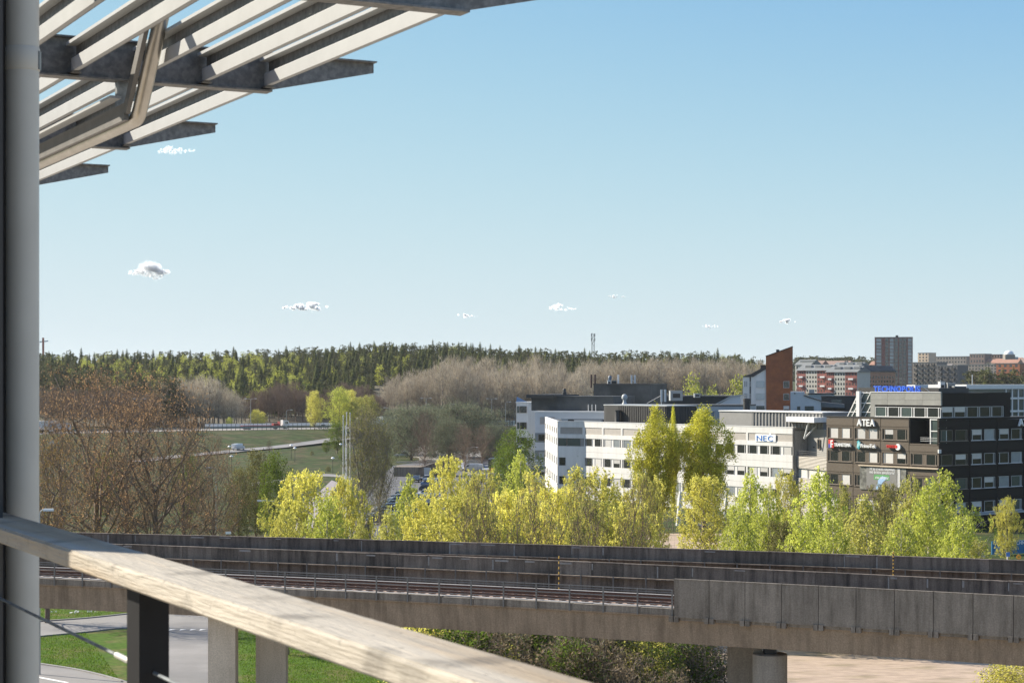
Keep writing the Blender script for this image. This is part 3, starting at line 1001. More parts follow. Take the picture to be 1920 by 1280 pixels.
def put_window(par, fr, u, w, z0, z1, wid, side, fm, rg, mix):
    fme, pm, bl = window_mesh(wid, z1 - z0, side, fm)
    o = inst('window', fme, par, fr.pt(u, w, z0), fr.ang)
    r = rg.random(); acc = 0; mt = glass_m
    for m_, pr in mix:
        acc += pr
        if r < acc: mt = m_; break
    sub('pane', pm[mt.name][0], o)
    if pm[mt.name][1]: sub('pane', pm[(mt if rg.random() < .6 else glass_m).name][1], o)
    if mt is glass_m and rg.random() < .25: sub('blind', bl, o)
    return o

_pm = {}
def put_panel(par, fr, u0, u1, w0, w1, z0, z1, m, name='panel'):
    key = (round(u1 - u0, 3), round(w1 - w0, 3), round(z1 - z0, 3), m.name)
    if key not in _pm:
        q = MB(); q.box(0, u1 - u0, -(w1 - w0), 0, 0, z1 - z0); _pm[key] = q.mesh(name, m)
    return inst(name, _pm[key], par, fr.pt(u0, w0, z0), fr.ang)

def letters(root, fr, text, u0, w, z0, height, m, width=None, depth=.12, bold=.02, gap=.12, name='letter', joined=False, font_w=None):
    """text standing on a wall frame, one mesh per character"""
    ps, total = [], 0.0
    for ch in text:
        if ch == ' ':
            ps.append(None); total += .35; continue
        vs, fs = glyph(ch, bold)
        x0 = min(v.x for v in vs); x1 = max(v.x for v in vs)
        ps.append((vs, fs, x0, x1)); total += (x1 - x0) + gap
    total -= gap
    capk = height / .70
    sx = capk if width is None else width / total
    out = []; x = 0.0; J = MB()
    for p in ps:
        if p is None: x += .35; continue
        vs, fs, x0, x1 = p
        q = J if joined else MB()
        n = len(vs)
        V = [fr.pt(u0 + (v.x - x0 + x) * sx, w + d, z0 + v.y * capk) for d in (depth, 0) for v in vs]
        ed = {}
        for f in fs:
            for i in range(len(f)):
                e = (f[i], f[(i + 1) % len(f)])
                if (e[1], e[0]) in ed: del ed[(e[1], e[0])]
                else: ed[e] = 1
        q.add(V, [f for f in fs] + [tuple(i + n for i in f[::-1]) for f in fs] + [(a, a + n, b + n, b) for a, b in ed])
        if not joined: out.append(q.build(name, m, root))
        x += (x1 - x0) + gap
    if joined: out.append(J.build(name, m, root))
    return out

# ------------------------------------------------------------------ white office building
rg = random.Random(11)
A = Vector((8.5, 350.0)); WD = Vector((.915, -.404)).normalized(); MD = Vector((.59, -.807)).normalized(); LDIR = Vector((.037, -1)).normalized()
Bp = A + WD * 5.37
Cp = Bp + MD * 54.8
A2 = A - LDIR * 42
wb = thing('white_office', (25, 340, 0), 'long white panelled office building with ribbon windows behind the tall twin trees', 'building')
MN = Vector((MD.y, -MD.x)); WN = Vector((WD.y, -WD.x))
ins = .36
B_in = Bp - MN * ins + Vector((-.05, .1)); A_in = A - WN * ins + Vector((.34, 0)); C_in = Cp - MN * ins
C2 = Cp - MN * 18; B2 = Bp - MN * 18 ; A2_in = A2 + Vector((.36, 0))
foot = [A_in, B_in, C_in, C2, B2 + Vector((2, 30)), A2_in]
q = MB(); q.prism([tuple(p) for p in foot], 0, 13.95); q.build('wall', wht_m, wb)
q = MB(); q.prism([tuple(p) for p in foot], 13.96, 14.12); q.build('roof', roof_m, wb)
ROWS = [(9.95, 11.42), (6.25, 7.85), (2.75, 4.35)]
ZR = 14.5
mainF, wingF, leftF = Fr(Bp, MD), Fr(A, WD), Fr(A2, LDIR)
MIXW = [(glass_m, .62), (pblind_m, .14), (blind_m, .24)]
def white_facade(fr, L, nb, louvres=True, first=0):
    bw = L / nb
    zs = [(ROWS[0][1], ZR), (ROWS[1][1], ROWS[0][0]), (ROWS[2][1], ROWS[1][0]), (0, ROWS[2][0])]
    for i in range(nb):
        u0, u1 = i * bw, (i + 1) * bw
        for j, (za, zb) in enumerate(zs):
            if j == 0 and louvres:
                put_panel(wb, fr, u0 + .006, u1 - .006, -ins, 0, za, za + .75, wht_m)
                put_panel(wb, fr, u0 + .006, u1 - .006, -ins, 0, 13.45, zb, wht_m)
                put_panel(wb, fr, u0 + .006, u0 + .30, -ins, 0, za + .75, 13.45, wht_m)
                put_panel(wb, fr, u1 - .16, u1 - .006, -ins, 0, za + .75, 13.45, wht_m)
                put_panel(wb, fr, u0 + .30, u1 - .16, -.33, -.08, za + .75, 13.45, louv_m, 'louvre')
            else:
                mid = (za + zb) / 2
                if zb - za > 1.5:
                    put_panel(wb, fr, u0 + .006, u1 - .006, -ins, 0, za, mid - .012, wht_m)
                    put_panel(wb, fr, u0 + .006, u1 - .006, -ins, 0, mid + .012, zb, wht_m)
                else:
                    put_panel(wb, fr, u0 + .006, u1 - .006, -ins, 0, za, zb, wht_m)
        for za, zb in ROWS:
            put_panel(wb, fr, u0 + .006, u0 + .16, -ins, -.02, za + .002, zb - .002, wht_m, 'mullion')
            put_panel(wb, fr, u1 - .16, u1 - .006, -ins, -.02, za + .002, zb - .002, wht_m, 'mullion')
            put_panel(wb, fr, (u0 + u1) / 2 - .33, (u0 + u1) / 2 + .33, -ins, -.10, za + .002, zb - .002, wht_m, 'mullion')
            w_ = bw / 2 - .50
            put_window(wb, fr, u0 + .165 + w_ / 2, -.14, za, zb, w_, -1, frame_m, rg, MIXW)
            put_window(wb, fr, u1 - .165 - w_ / 2, -.14, za, zb, w_, 1, frame_m, rg, MIXW)
white_facade(mainF, 54.8, 10)
# wing: panels with a glazed corner and few windows
LW = 5.37
for za, zb in ((0, 1.6), (1.61, 2.75), (4.35, 6.24), (7.85, 9.94), (11.42, 12.2), (13.45, ZR)):
    put_panel(wb, wingF, .01, LW - .01, -ins, 0, za, zb - .008, wht_m)
put_panel(wb, wingF, .6, LW - .3, -.33, -.08, 12.2, 13.45, louv_m, 'louvre')
put_panel(wb, wingF, .01, .6, -ins, 0, 12.2, 13.44, wht_m); put_panel(wb, wingF, LW - .3, LW - .01, -ins, 0, 12.2, 13.44, wht_m)
for za, zb in ROWS[1:]:
    put_panel(wb, wingF, 1.75, LW - .01, -ins, 0, za, zb - .008, wht_m)
    put_window(wb, wingF, .98, -.14, za, zb, 1.4, 0, frame_m, rg, [(glass_m, 1)])
    put_panel(wb, wingF, .01, .27, -ins, 0, za, zb - .008, wht_m)
for uu_, ww_ in ((1.0, 1.7), (3.3, 2.7)):
    put_window(wb, wingF, uu_, -.14, ROWS[0][0], ROWS[0][1], ww_, 0, dframe_m, rg, [(glassg_m, 1)])
put_panel(wb, wingF, LW - .7, LW - .01, -ins, -.02, ROWS[0][0], ROWS[0][1] - .004, greyside_m)
for u_ in (2.0, 3.6):
    put_panel(wb, wingF, u_, u_ + .6, 0.002, .03, 5.2, 5.6, metal_dk, 'vent_grille')
# side towards the car park
def left_facade():
    L = 42.0; nb = 7; bw = L / nb
    for i in range(nb):
        u0, u1 = i * bw, (i + 1) * bw
        for za, zb in ((ROWS[0][1], 12.2), (13.3, ZR), (ROWS[1][1], ROWS[0][0]), (ROWS[2][1], ROWS[1][0]), (0, ROWS[2][0])):
            put_panel(wb, leftF, u0 + .01, u1 - .01, -ins, 0, za, zb - .01, wht_m)
        put_panel(wb, leftF, u0 + .01, u0 + 1.6, -ins, 0, 12.2, 13.29, wht_m); put_panel(wb, leftF, u1 - 1.6, u1 - .01, -ins, 0, 12.2, 13.29, wht_m)
        put_panel(wb, leftF, u0 + 1.6, u1 - 1.6, -.33, -.1, 12.2, 13.29, metal_dk, 'louvre')
        for za, zb in ROWS:
            for e in (.25, .5, .75):
                put_window(wb, leftF, u0 + bw * e, -.14, za, zb, 1.3, 0, frame_m, rg, [(pblind_m, .6), (glass_m, .4)])
            for e in (.10, .375, .625, .90):
                hw_ = .45 if e in (.375, .625) else .6
                cu = u0 + bw * e
                a_, b_ = max(u0 + .01, cu - (.09 if e in (.375, .625) else .58)), min(u1 - .01, cu + (.09 if e in (.375, .625) else .58))
                put_panel(wb, leftF, a_, b_, -ins, -.02, za, zb - .004, wht_m, 'mullion')
left_facade()
# end wall towards the dark building
endF = Fr(Cp, Vector((-MN.x, -MN.y)))
put_panel(wb, endF, .0, 17.9, -.2, 0, 0, ZR, greyside_m, 'end_wall')
# parapet coping
q = MB()
for fr_, L in ((mainF, 54.8), (wingF, LW), (leftF, 42)):
    q.fbox(fr_, -.03, L + .03, -.42, .05, ZR + .004, ZR + .09)
q.build('coping', steelwhite_m, wb)
# pipes and duct box lying on the roof near the wing
for k, (a_, b_) in enumerate((((12, 356), (17, 353)), ((11, 362), (20, 357)), ((10, 372), (21, 366)))):
    q = MB(); q.bar((a_[0], a_[1], 14.45), (b_[0], b_[1], 14.45), .7, .5); tag(q.build('roof_duct', metal_lt if k != 1 else metal_dk), ['pale', 'dark', 'rearmost pale'][k] + ' low duct lying on the white office roof', 'duct')
# louvre house: ribbed dark drum on the roof
drum = thing('plant_drum', (19, 352, 14.1), 'dark ribbed sheet metal plant room with rounded corners on the white roof', 'plant room')
def rrect(c, ax, L, Wd, r, n=6):
    ay = Vector((-ax.y, ax.x)); out = []
    for sx, sy, a0 in ((1, 1, 0), (-1, 1, 90), (-1, -1, 180), (1, -1, 270)):
        for k in range(n + 1):
            a = R(a0 + 90 * k / n)
            out.append(c + ax * (sx * (L / 2 - r) + r * math.cos(a)) + ay * (sy * (Wd / 2 - r) + r * math.sin(a)))
    return out
dl = mainF.ux(1126, -3); dr_ = mainF.ux(1258, -3)
dc = mainF.p + mainF.d * ((dl + dr_) / 2) - Vector((mainF.n.x, mainF.n.y)) * 6.5
rr = rrect(dc, mainF.d, dr_ - dl, 7.0, 1.6, 6)
zt_ = mainF.zy(759.5, dl, -3)
q = MB(); q.prism([tuple(p) for p in rr], 14.13, zt_); q.build('wall', metal_dk, drum)
q = MB(); q.prism([tuple(dc + (p - dc) * 1.012) for p in rr], zt_ + .002, zt_ + .16); q.build('roof', metal_lt, drum)
ribs = []
for i in range(len(rr)):
    a_, b_ = rr[i], rr[(i + 1) % len(rr)]
    n_ = max(1, int((b_ - a_).length / .62))
    for k in range(n_): ribs.append((a_.lerp(b_, k / n_), (b_ - a_).normalized()))
for p_, t_ in ribs:
    fr_ = Fr(p_, t_)
    if p_.y > dc.y + 2.0: continue
    q = MB(); q.fbox(Fr(p_, t_), -.07, .07, -.01, .07, 14.13, zt_ - .02); q.build('rib', metal_dk, drum)
fl = mainF.pt(mainF.ux(1158, -2.3), -2.3, 14.12)
q = MB(); q.lathe(fl, [(.75, 0), (.52, .5), (.52, 2.45), (.60, 2.5), (.60, 2.65)], 20); tag(q.build('flue', metal_dk, smooth=True, org=fl), 'black round flue against the ribbed plant room', 'flue')
# plant room above the sign end
pr0, pr1, pr2 = mainF.ux(1349, -2), mainF.ux(1410, -2), mainF.ux(1542, -2)
prm = thing('plant_room', mainF.pt((pr0 + pr2) / 2, -4, 14.1), 'long grey roof plant room with smooth and ribbed cladding above the blue lettered panel', 'plant room')
pz = mainF.zy(770.5, pr0, -2)
q = MB(); q.fbox(mainF, pr0, pr1 - .01, -8, -2, 14.13, pz); q.build('smooth_wall', greyside_m, prm)
q = MB(); q.fbox(mainF, pr1, pr2, -8.2, -2.12, 14.13, pz - .02); q.build('ribbed_wall', greyside_m, prm)
u_ = pr1 + .1
while u_ < pr2:
    q = MB(); q.fbox(mainF, u_, u_ + .26, -2.12, -1.98, 14.13, pz - .1); q.build('rib', greyside_m, prm); u_ += .78
q = MB(); q.fbox(mainF, pr0 - .1, pr2 + .1, -8.4, -1.85, pz + .003, pz + .16); q.build('roof_edge', steelwhite_m, prm)
# sign with three blue letters on a white panel
ns0, ns1 = mainF.ux(1417), mainF.ux(1455)
sg = thing('sign', mainF.pt((ns0 + ns1) / 2, .1, 12.3), 'white sign panel with three blue capital letters on the white office', 'sign')
zA, zB_ = mainF.zy(827, ns0), mainF.zy(813, ns0)
q = MB(); q.fbox(mainF, ns0, ns1, .004, .10, zA, zB_); q.build('sign_panel', letter_m, sg)
letters(sg, mainF, 'NEC', ns0 + .35, .105, zA + .12, (zB_ - zA) * .72, bluep_m, width=(ns1 - ns0) * .80, depth=.05, bold=.0, gap=.16)

# ------------------------------------------------------------------ link between the two office buildings
DD = Vector((.604, -.797)).normalized()
E = Vector((62.9, 275.0)); D0 = E - DD * 22.5
DN = Vector((DD.y, -DD.x))
lk = thing('link_building', (47, 300, 0), 'grey link block with terrace between white and brown offices', 'building')
L0 = Cp - MN * 3.2; L1 = D0 - DN * 2.4
lf = Fr(L0, L1 - L0); LL = (L1 - L0).length
q = MB(); q.fbox(lf, .02, LL + 4, -10, 0, 0, 14.3); q.build('wall', greyside_m, lk)
lf2 = Fr(Cp - MN * .7 + MD * .05, (D0 - DN * .2) - (Cp - MN * .7)); LL2 = ((D0 - DN * .2) - (Cp - MN * .7)).length
for za, zb in ((8.0, 9.9), (4.2, 6.4), (0, 2.8)):
    q = MB(); q.fbox(lf2, .02, LL2 - .05, -2.3, 0, za, zb); q.build('balcony_front', corr_m, lk)
for za, zb in ((6.4, 8.0), (2.8, 4.2)):
    q = MB(); q.fbox(lf2, .02, LL2 - .05, -2.3, -.4, za + .002, zb - .002); q.build('recess_wall', greyside_m, lk)
    for k in range(3):
        put_window(lk, lf2, LL2 * (k + .5) / 3, -.38, za + .02, zb - .02, LL2 / 3 - .3, 1, frame_m, rg, [(glass_m, .4), (blind_m, .6)])
for z_ in (10.15, 10.45, 10.75):
    q = MB(); q.fbox(lf2, .1, LL2 - .1, -.1, -.05, z_, z_ + .05); q.build('balcony_rail', galv_post_m, lk)
put_window(lk, lf, lf.ux(1537), .12, 11.1, 12.7, 1.0, 0, dframe_m, rg, [(glass_m, 1)])
for px_ in (1506, 1527):
    q = MB(); c_ = lf.pt(lf.ux(px_), .1, lf.zy(838, lf.ux(px_))); q.box(c_.x - .12, c_.x + .12, c_.y - .12, c_.y + .12, c_.z - .1, c_.z + .1); q.build('wall_lamp', metal_dk, lk)
# canopy on slanted struts
cz = 15.15
cn = thing('canopy', lf.pt(3, 3, 14), 'white rounded canopy on slanted struts above the link terrace', 'canopy')
ca, cb, cc_, cd_ = P(1474, 780, 306), P(1526, 781.5, 297), P(1600, 774, 310), P(1548, 772, 322)
q = MB(); q.prism([(p.x, p.y) for p in (ca, cb, cc_, cd_)], 15.45, 16.25); q.build('slab', steelwhite_m, cn)
base_s = P(1508, 822, 301)
for tp in (P(1516, 783, 300), P(1538, 783, 303)):
    q = MB(); q.tube([base_s, (tp.x, tp.y, 15.46)], .14, 10); q.build('strut', steelwhite_m, cn, smooth=True)

# ------------------------------------------------------------------ dark office building
db = thing('brown_office', (60, 285, 0), 'dark brown stone office block with company lettering and corner terrace', 'building')
frontF = Fr(D0, DD); RD = Vector((-DN.x, -DN.y)); rightF = Fr(E, RD)
LF, LR = 22.5, 39.2
q = MB()
i1 = D0 - DN * ins + DD * .02; i2 = E - DN * ins - DD * ins
i3 = i2 + RD * LR; i4 = i1 + RD * LR
q.prism([tuple(p) for p in (i1, i2, i3, i4)], 0, 12.6)
notchL = E - DD * 5.7
j0 = notchL - DN * ins
q.prism([tuple(p) for p in (i1, j0, j0 + RD * 3.6, i2 + RD * 3.6, i3, i4)], 12.6, 16.1)
q.build('wall', joint_m, db)
q = MB(); q.prism([tuple(p) for p in (i1, j0, j0 + RD * 3.6, i2 + RD * 3.6, i3, i4)], 16.11, 16.25); q.build('roof', roof_m, db)
DROWS = [(13.15, 14.85), (9.55, 11.25), (5.95, 7.65), (2.35, 4.05)]
MIXF = [(blind_m, .70), (glass_m, .30)]
MIXR = [(glass_m, .55), (pblind_m, .35), (glassg_m, .10)]
ub = [0, 5.62, 11.2, 16.8, 22.5]
def dark_bay(fr, u0, u1, pm, mix, rows, top, fm, notch=False, wide=1):
    zs = [(rows[0][1], top)] + [(rows[i + 1][1], rows[i][0]) for i in range(len(rows) - 1)] + [(0.0, rows[-1][0])]
    for j, (za, zb) in enumerate(zs):
        if notch and j == 0: continue
        if notch and j == 1: zb = 12.75
        g_ = .05
        h_ = (zb - za)
        if h_ > 1.2:
            put_panel(db, fr, u0 + g_, u1 - g_, -ins, -.05, za, za + .28, pm)
            put_panel(db, fr, u0 + g_, u1 - g_, -ins, 0, za + .33, zb - .25, pm)
            put_panel(db, fr, u0 + g_, u1 - g_, -ins, -.05, zb - .20, zb, pm)
        else:
            put_panel(db, fr, u0 + g_, u1 - g_, -ins, 0, za, zb, pm)
    for j, (za, zb) in enumerate(rows):
        if notch and j == 0: continue
        put_panel(db, fr, u0 + .05, u0 + .33, -ins, -.03, za + .004, zb - .004, pm, 'mullion'); put_panel(db, fr, u1 - .33, u1 - .05, -ins, -.03, za + .004, zb - .004, pm, 'mullion')
        put_panel(db, fr, (u0 + u1) / 2 - .32, (u0 + u1) / 2 + .32, -ins, -.12, za + .004, zb - .004, pm, 'mullion')
        w_ = (u1 - u0) / 2 - .68
        put_window(db, fr, u0 + .35 + w_ / 2, -.2, za + .03, zb - .03, w_, -1, fm, rg, mix)
        put_window(db, fr, u1 - .35 - w_ / 2, -.2, za + .03, zb - .03, w_, 1, fm, rg, mix)
        put_panel(db, fr, u0 + .3, u1 - .3, -.2, .05, za - .05, za + .02, fm, 'sill')
for i in range(4):
    dark_bay(frontF, ub[i], ub[i + 1], brown_m, MIXF if i < 3 else [(glass_m, .7), (glassg_m, .3)], DROWS, 16.5, dframe_m, notch=(i == 3))
rb = [0, 7.0, 13.4, 19.8, 26.2, 32.6, 39.0]
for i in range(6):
    dark_bay(rightF, rb[i], rb[i + 1], shaded_stone_m, MIXR, DROWS, 16.5, frame_m if i else dframe_m, notch=False)
q = MB(); q.fbox(frontF, -.05, 16.8, -.5, .04, 16.504, 16.62); q.fbox(rightF, .0, LR, -.5, .04, 16.504, 16.62); q.build('coping', metal_dk, db)
# pale ledges under rows two
q = MB(); q.fbox(frontF, 7.0, 22.55, .01, .35, 9.05, 9.22); q.build('ledge', conc_pale_sunlit, db)
# terrace railing
for z_ in (13.15, 13.4, 13.65):
    q = MB(); q.fbox(frontF, 18.9, 22.4, -.12, -.07, z_, z_ + .04); q.build('terrace_rail', steelwhite_m, db)
# glazed corner below the penthouse
q = MB(); q.fbox(frontF, 20.75, 22.35, -1.9, -.3, 12.77, 16.5); q.build('corner_glazing', glassg_m, db)
for u_, w_ in ((22.32, -.28), (20.75, -.28), (22.32, -1.9)):
    q = MB(); q.fbox(frontF, u_ - .12, u_ + .06, w_, w_ + .1, 12.77, 16.5); q.build('corner_post', steelwhite_m, db)
for z_ in (14.6, 16.3):
    q = MB(); q.fbox(frontF, 20.76, 22.3, -.27, -.18, z_, z_ + .14); q.build('transom', steelwhite_m, db)
# penthouse
ph = thing('penthouse', (62, 288, 16.3), 'zinc clad glazed penthouse floor on top of the brown office', 'building')
pu0 = frontF.ux(1632, -.8); pu1 = LF - .3
pl1 = rightF.ux(1893, -.5)
phF = Fr(frontF.pt(0, -.8, 0)[:2], DD); phR = Fr(rightF.pt(0, -.3, 0)[:2], RD)
ztop = 20.25
corner_in = frontF.pt(pu1, -.8, 0)
q = MB()
pA = frontF.pt(pu0, -1.1, 0); pB = frontF.pt(pu1 - .3, -1.1, 0); pC = pB + Vector((RD.x, RD.y, 0)) * (pl1 - 1.5); pD = pA + Vector((RD.x, RD.y, 0)) * (pl1 - 1.5)
q.prism([(p.x, p.y) for p in (pA, pB, pC, pD)], 16.26, ztop - .05); q.build('wall', joint_m, ph)
q = MB(); q.prism([(p.x, p.y) for p in (pA, pB, pC, pD)], ztop - .04, ztop + .05); q.build('roof', roofgrey_m, ph)
for a_, b_ in zip(np.linspace(pu0, pu1, 5)[:-1], np.linspace(pu0, pu1, 5)[1:]):
    for za, zb in ((18.45, 19.25), (19.27, ztop + .1)):
        put_panel(ph, frontF, a_ + .012, b_ - .012, -1.1, -.8, za, zb, zincpanel_m, 'fascia_panel')
put_panel(ph, frontF, pu0, pu0 + .9, -1.1, -.8, 16.62, 18.44, zincpanel_m, 'fascia_panel')
n_ = 5
for k in range(n_):
    a_ = pu0 + 1.0 + (pu1 - pu0 - 1.0) * k / n_; b_ = pu0 + 1.0 + (pu1 - pu0 - 1.0) * (k + 1) / n_
    put_window(ph, frontF, (a_ + b_) / 2, -.85, 16.65, 18.15, b_ - a_ - .08, 1, steelwhite_m, rg, [(glass_m, .7), (glassg_m, .3)])
q = MB(); q.fbox(frontF, pu0 + .9, pu1 + .05, -.95, -.62, 16.52 + .105, 16.65 + .02); q.build('white_sill', steelwhite_m, ph)
rl0, rl1 = 0.8, pl1
for a_, b_ in zip(np.linspace(rl0, rl1, 4)[:-1], np.linspace(rl0, rl1, 4)[1:]):
    put_panel(ph, rightF, a_ + .01, b_ - .01, -.65, -.32, 18.35, ztop + .08, shaded_stone_m, 'fascia_panel')
put_panel(ph, rightF, rl1 - 1.4, rl1 - .01, -.65, -.34, 16.62, 18.34, shaded_stone_m, 'fascia_panel')
n_ = 5
for k in range(n_):
    a_ = rl0 + .2 + (rl1 - rl0 - 1.8) * k / n_; b_ = rl0 + .2 + (rl1 - rl0 - 1.8) * (k + 1) / n_
    put_window(ph, rightF, (a_ + b_) / 2, -.42, 16.65, 18.25, b_ - a_ - .1, 1, frame_m, rg, [(glass_m, .6), (glassg_m, .4)])
q = MB(); q.fbox(frontF, pu0 + .0, pu1 + .02, -.95, -.72, ztop + .104, ztop + .2); q.build('edge_trim', steelwhite_m, ph)
# lean-to glass roof beside the penthouse
gl = thing('glass_leanto', frontF.pt(frontF.ux(1600, -4), -4, 16.3), 'sloping white framed glass lean-to beside the penthouse', 'glass roof')
ga, gb = frontF.ux(1588, -2.2), pu0 - .1
gm = frontF.ux(1612, -2.2)
zt2 = 20.3
q = MB(); q.extr(frontF, [(ga, 16.3), (gb, 16.3), (gb, zt2), (gm - .2, zt2)], -6.0, -2.35); q.build('glass', glassg_m, gl)
for k in range(5):
    w_ = -2.3 - k * .9
    q = MB(); q.bar(frontF.pt(ga - .05, w_, 16.35), frontF.pt(gm - .2, w_, zt2 + .06), .14, .14); q.build('rafter', steelwhite_m, gl)
for k in range(4):
    a_ = ga + (gb - ga) * (k + .6) / 4.4
    q = MB(); q.bar(frontF.pt(a_, -2.3, 16.35), frontF.pt(min(gb, a_ + (gm - ga)), -2.3, min(zt2, 16.35 + (min(gb, a_ + gm - ga) - a_) / (gm - ga) * (zt2 - 16.35))), .12, .12); q.build('rafter', steelwhite_m, gl)
for z_ in (17.2, 18.6, zt2 - .1):
    q = MB(); q.fbox(frontF, ga + (z_ - 16.3) / (zt2 - 16.3) * (gm - ga) - .1, gb, -2.34, -2.2, z_, z_ + .12); q.build('transom', steelwhite_m, gl)
q = MB(); q.fbox(frontF, gm - .3, gm + .35, -2.19, -1.7, 16.3, zt2 + .2); q.build('white_column', steelwhite_m, gl)
# upper plant band and the big blue sign
pt_ = thing('roof_plant', frontF.pt(12, -6, 20.2), 'flat dark plant band on the penthouse roof behind the big blue letters', 'plant room')
q = MB(); q.fbox(frontF, frontF.ux(1609, -5), frontF.ux(1760, -5), -12, -5, ztop + .06, frontF.zy(727, 14, -5)); q.build('wall', metal_dk, pt_)
q = MB(); q.fbox(frontF, frontF.ux(1700, -6), frontF.ux(1716, -6), -9, -6, frontF.zy(726.8, 14, -5), frontF.zy(721, 14, -6)); q.build('hood', ac_m, pt_)
su0, su1 = frontF.ux(1640, -1.6), frontF.ux(1727, -1.6)
ts = thing('sign', frontF.pt((su0 + su1) / 2, -1.6, ztop + .1), 'large blue capital letters standing on the penthouse roof edge', 'sign')
sz0, sz1 = frontF.zy(734.5, su0 + 4, -1.6), frontF.zy(723.5, su0 + 4, -1.6)
letters(ts, frontF, 'TECHNOPOLIS', su0, -1.6, sz0, sz1 - sz0, blue_m, width=su1 - su0, depth=.28, bold=.03, gap=.10)
for u_ in np.linspace(su0 + .3, su1 + .3, 8):
    q = MB(); q.bar(frontF.pt(u_, -1.7, sz1 - .1), frontF.pt(u_ + .9, -2.4, ztop + .06), .05, .05); q.build('strut', steelwhite_m, ts)
q = MB(); q.fbox(frontF, su0, su1, -1.72, -1.66, sz0 - .12, sz0 - .04); q.build('base_bar', steelwhite_m, ts)
# company letters on the front
def wall_sign(txt, x0, x1, y0, y1, m, label, fr=frontF, depth=.28, bold=.015, gap=.10):
    u0, u1 = fr.ux(x0), fr.ux(x1)
    z0, z1 = fr.zy(y1, (u0 + u1) / 2), fr.zy(y0, (u0 + u1) / 2)
    t = thing('sign', fr.pt((u0 + u1) / 2, .1, z0), label, 'sign')
    letters(t, fr, txt, u0, .12, z0, z1 - z0, m, width=u1 - u0, depth=depth, bold=bold, gap=gap)
    return t, u0, u1, z0, z1
wall_sign('ATEA', 1609.5, 1642.5, 785.5, 798, letter_m, 'four white capital letters high on the brown stone front', bold=.02)
wall_sign('ATEA', 1907, 1942, 784.5, 797.5, letter_m, 'white capital letters on the shaded dark stone side', fr=rightF, bold=.02)
t, u0, u1, z0, z1 = wall_sign('TRANSTEMA', 1567, 1598, 830.5, 836.8, letter_m, 'white wall lettering with red and navy square emblem on brown stone', bold=.01, gap=.06)
e0, e1 = frontF.ux(1556), frontF.ux(1565.2)
q = MB(); q.fbox(frontF, e0, e0 + (e1 - e0) * .42, .12, .34, z0 + .35, z0 + 1.05); q.build('emblem_red', red_m, t)
q = MB(); q.fbox(frontF, e0, e0 + (e1 - e0) * .42, .12, .34, z0 - .25, z0 + .345); q.build('emblem_navy', navy_m, t)
q = MB(); q.fbox(frontF, e0 + (e1 - e0) * .43, e1, .12, .33, z0 - .25, z0 + 1.05); q.build('emblem_red', red_m, t)
um = e0 + (e1 - e0) * .45
q = MB(); q.extr(frontF, [(um, z0 - .2), (um + .2, z0 - .2), (um + .2, z0 + .25), (um + .5, z0 + .25), (um + .5, z0 + .4), (um + .2, z0 + .4), (um + .2, z0 + .75), (um + .5, z0 + .75), (um + .5, z0 + .95), (um, z0 + .95)], .332, .36); q.build('emblem_mark', letter_m, t)
t, u0, u1, z0, z1 = wall_sign('PrimoTek', 1616.5, 1645, 832, 839, letter_m, 'white wall lettering with teal ribbon emblem on brown stone', bold=.01, gap=.06)
e0, e1 = frontF.ux(1609), frontF.ux(1615)
q = MB(); q.extr(frontF, [(e0, z0 - .1), (e0 + .1, z0 + .55), (e0 + .45, z0 + .95), (e1, z0 + .75), (e1 - .02, z0 + .35), (e0 + .35, z0 + .05)], .12, .34); q.build('emblem_pale', mat('aqua_logo', (.30, .62, .64), .4, .05, 1), t)
q = MB(); q.extr(frontF, [(e0 + .12, z0 + .62), (e0 + .02, z0 + .85), (e0 + .4, z0 + 1.12), (e0 + .5, z0 + .98)], .12, .33); q.build('emblem_teal', teal_m, t)
q = MB(); q.extr(frontF, [(e0 + .1, z0 - .12), (e0 + .4, z0 + .03), (e1 - .05, z0 + .2), (e0 + .45, z0 - .3)], .12, .33); q.build('emblem_teal', teal_m, t)
t, u0, u1, z0, z1 = wall_sign('TENTEC', 1664.5, 1682, 834, 839, red_m, 'small red wall lettering ending in a white disc on brown stone', bold=.015, gap=.04)
cu_ = frontF.ux(1686); cz_ = z0 + .15
q = MB(); q.extr(frontF, [(cu_ + .48 * math.cos(a), cz_ + .48 * math.sin(a)) for a in np.linspace(0, 2 * math.pi, 20)[:-1]], .12, .36); q.build('disc', letter_m, t)
q = MB(); q.extr(frontF, [(cu_ - .30 + .26 * math.cos(a), cz_ + .05 + .26 * math.sin(a)) for a in np.linspace(0, 2 * math.pi, 16)[:-1]], .362, .39); q.build('dot', red_m, t)
# banner
bu0, bu1 = frontF.ux(1626), frontF.ux(1683); bz1 = 8.95; bz0 = frontF.zy(919, frontF.ux(1655))
bn = thing('banner', frontF.pt((bu0 + bu1) / 2, .3, bz0), 'large grey advertising banner with white text and pale blue tent shape', 'banner')
q = MB(); q.fbox(frontF, frontF.ux(1613), frontF.ux(1700), .06, .12, bz0, bz1); q.build('back_board', mat('banner_dark', (.10, .10, .085), .7, .5, 1.5, col2=(.2, .2, .17), scale2=1.2), bn)
q = MB(); q.fbox(frontF, bu0, bu1, .124, .16, bz0 + .02, bz1 - .02); q.build('sheet', mat('banner_grey', (.20, .195, .18), .75, .08, .5), bn)
wsp = frontF.ux(1684)
q = MB(); q.fbox(frontF, wsp, frontF.ux(1689), .124, .16, bz0 + .6, bz1 - .02); q.build('white_strip', mat('banner_white', (.5, .49, .47), .7, .25, 3), bn)
letters(bn, frontF, 'Vill du utveckla tillsammans', frontF.ux(1632), .165, frontF.zy(881, bu0 + 2), .42, letter_m, width=frontF.ux(1679) - frontF.ux(1632), depth=.02, bold=.012, name='lettering', joined=True)
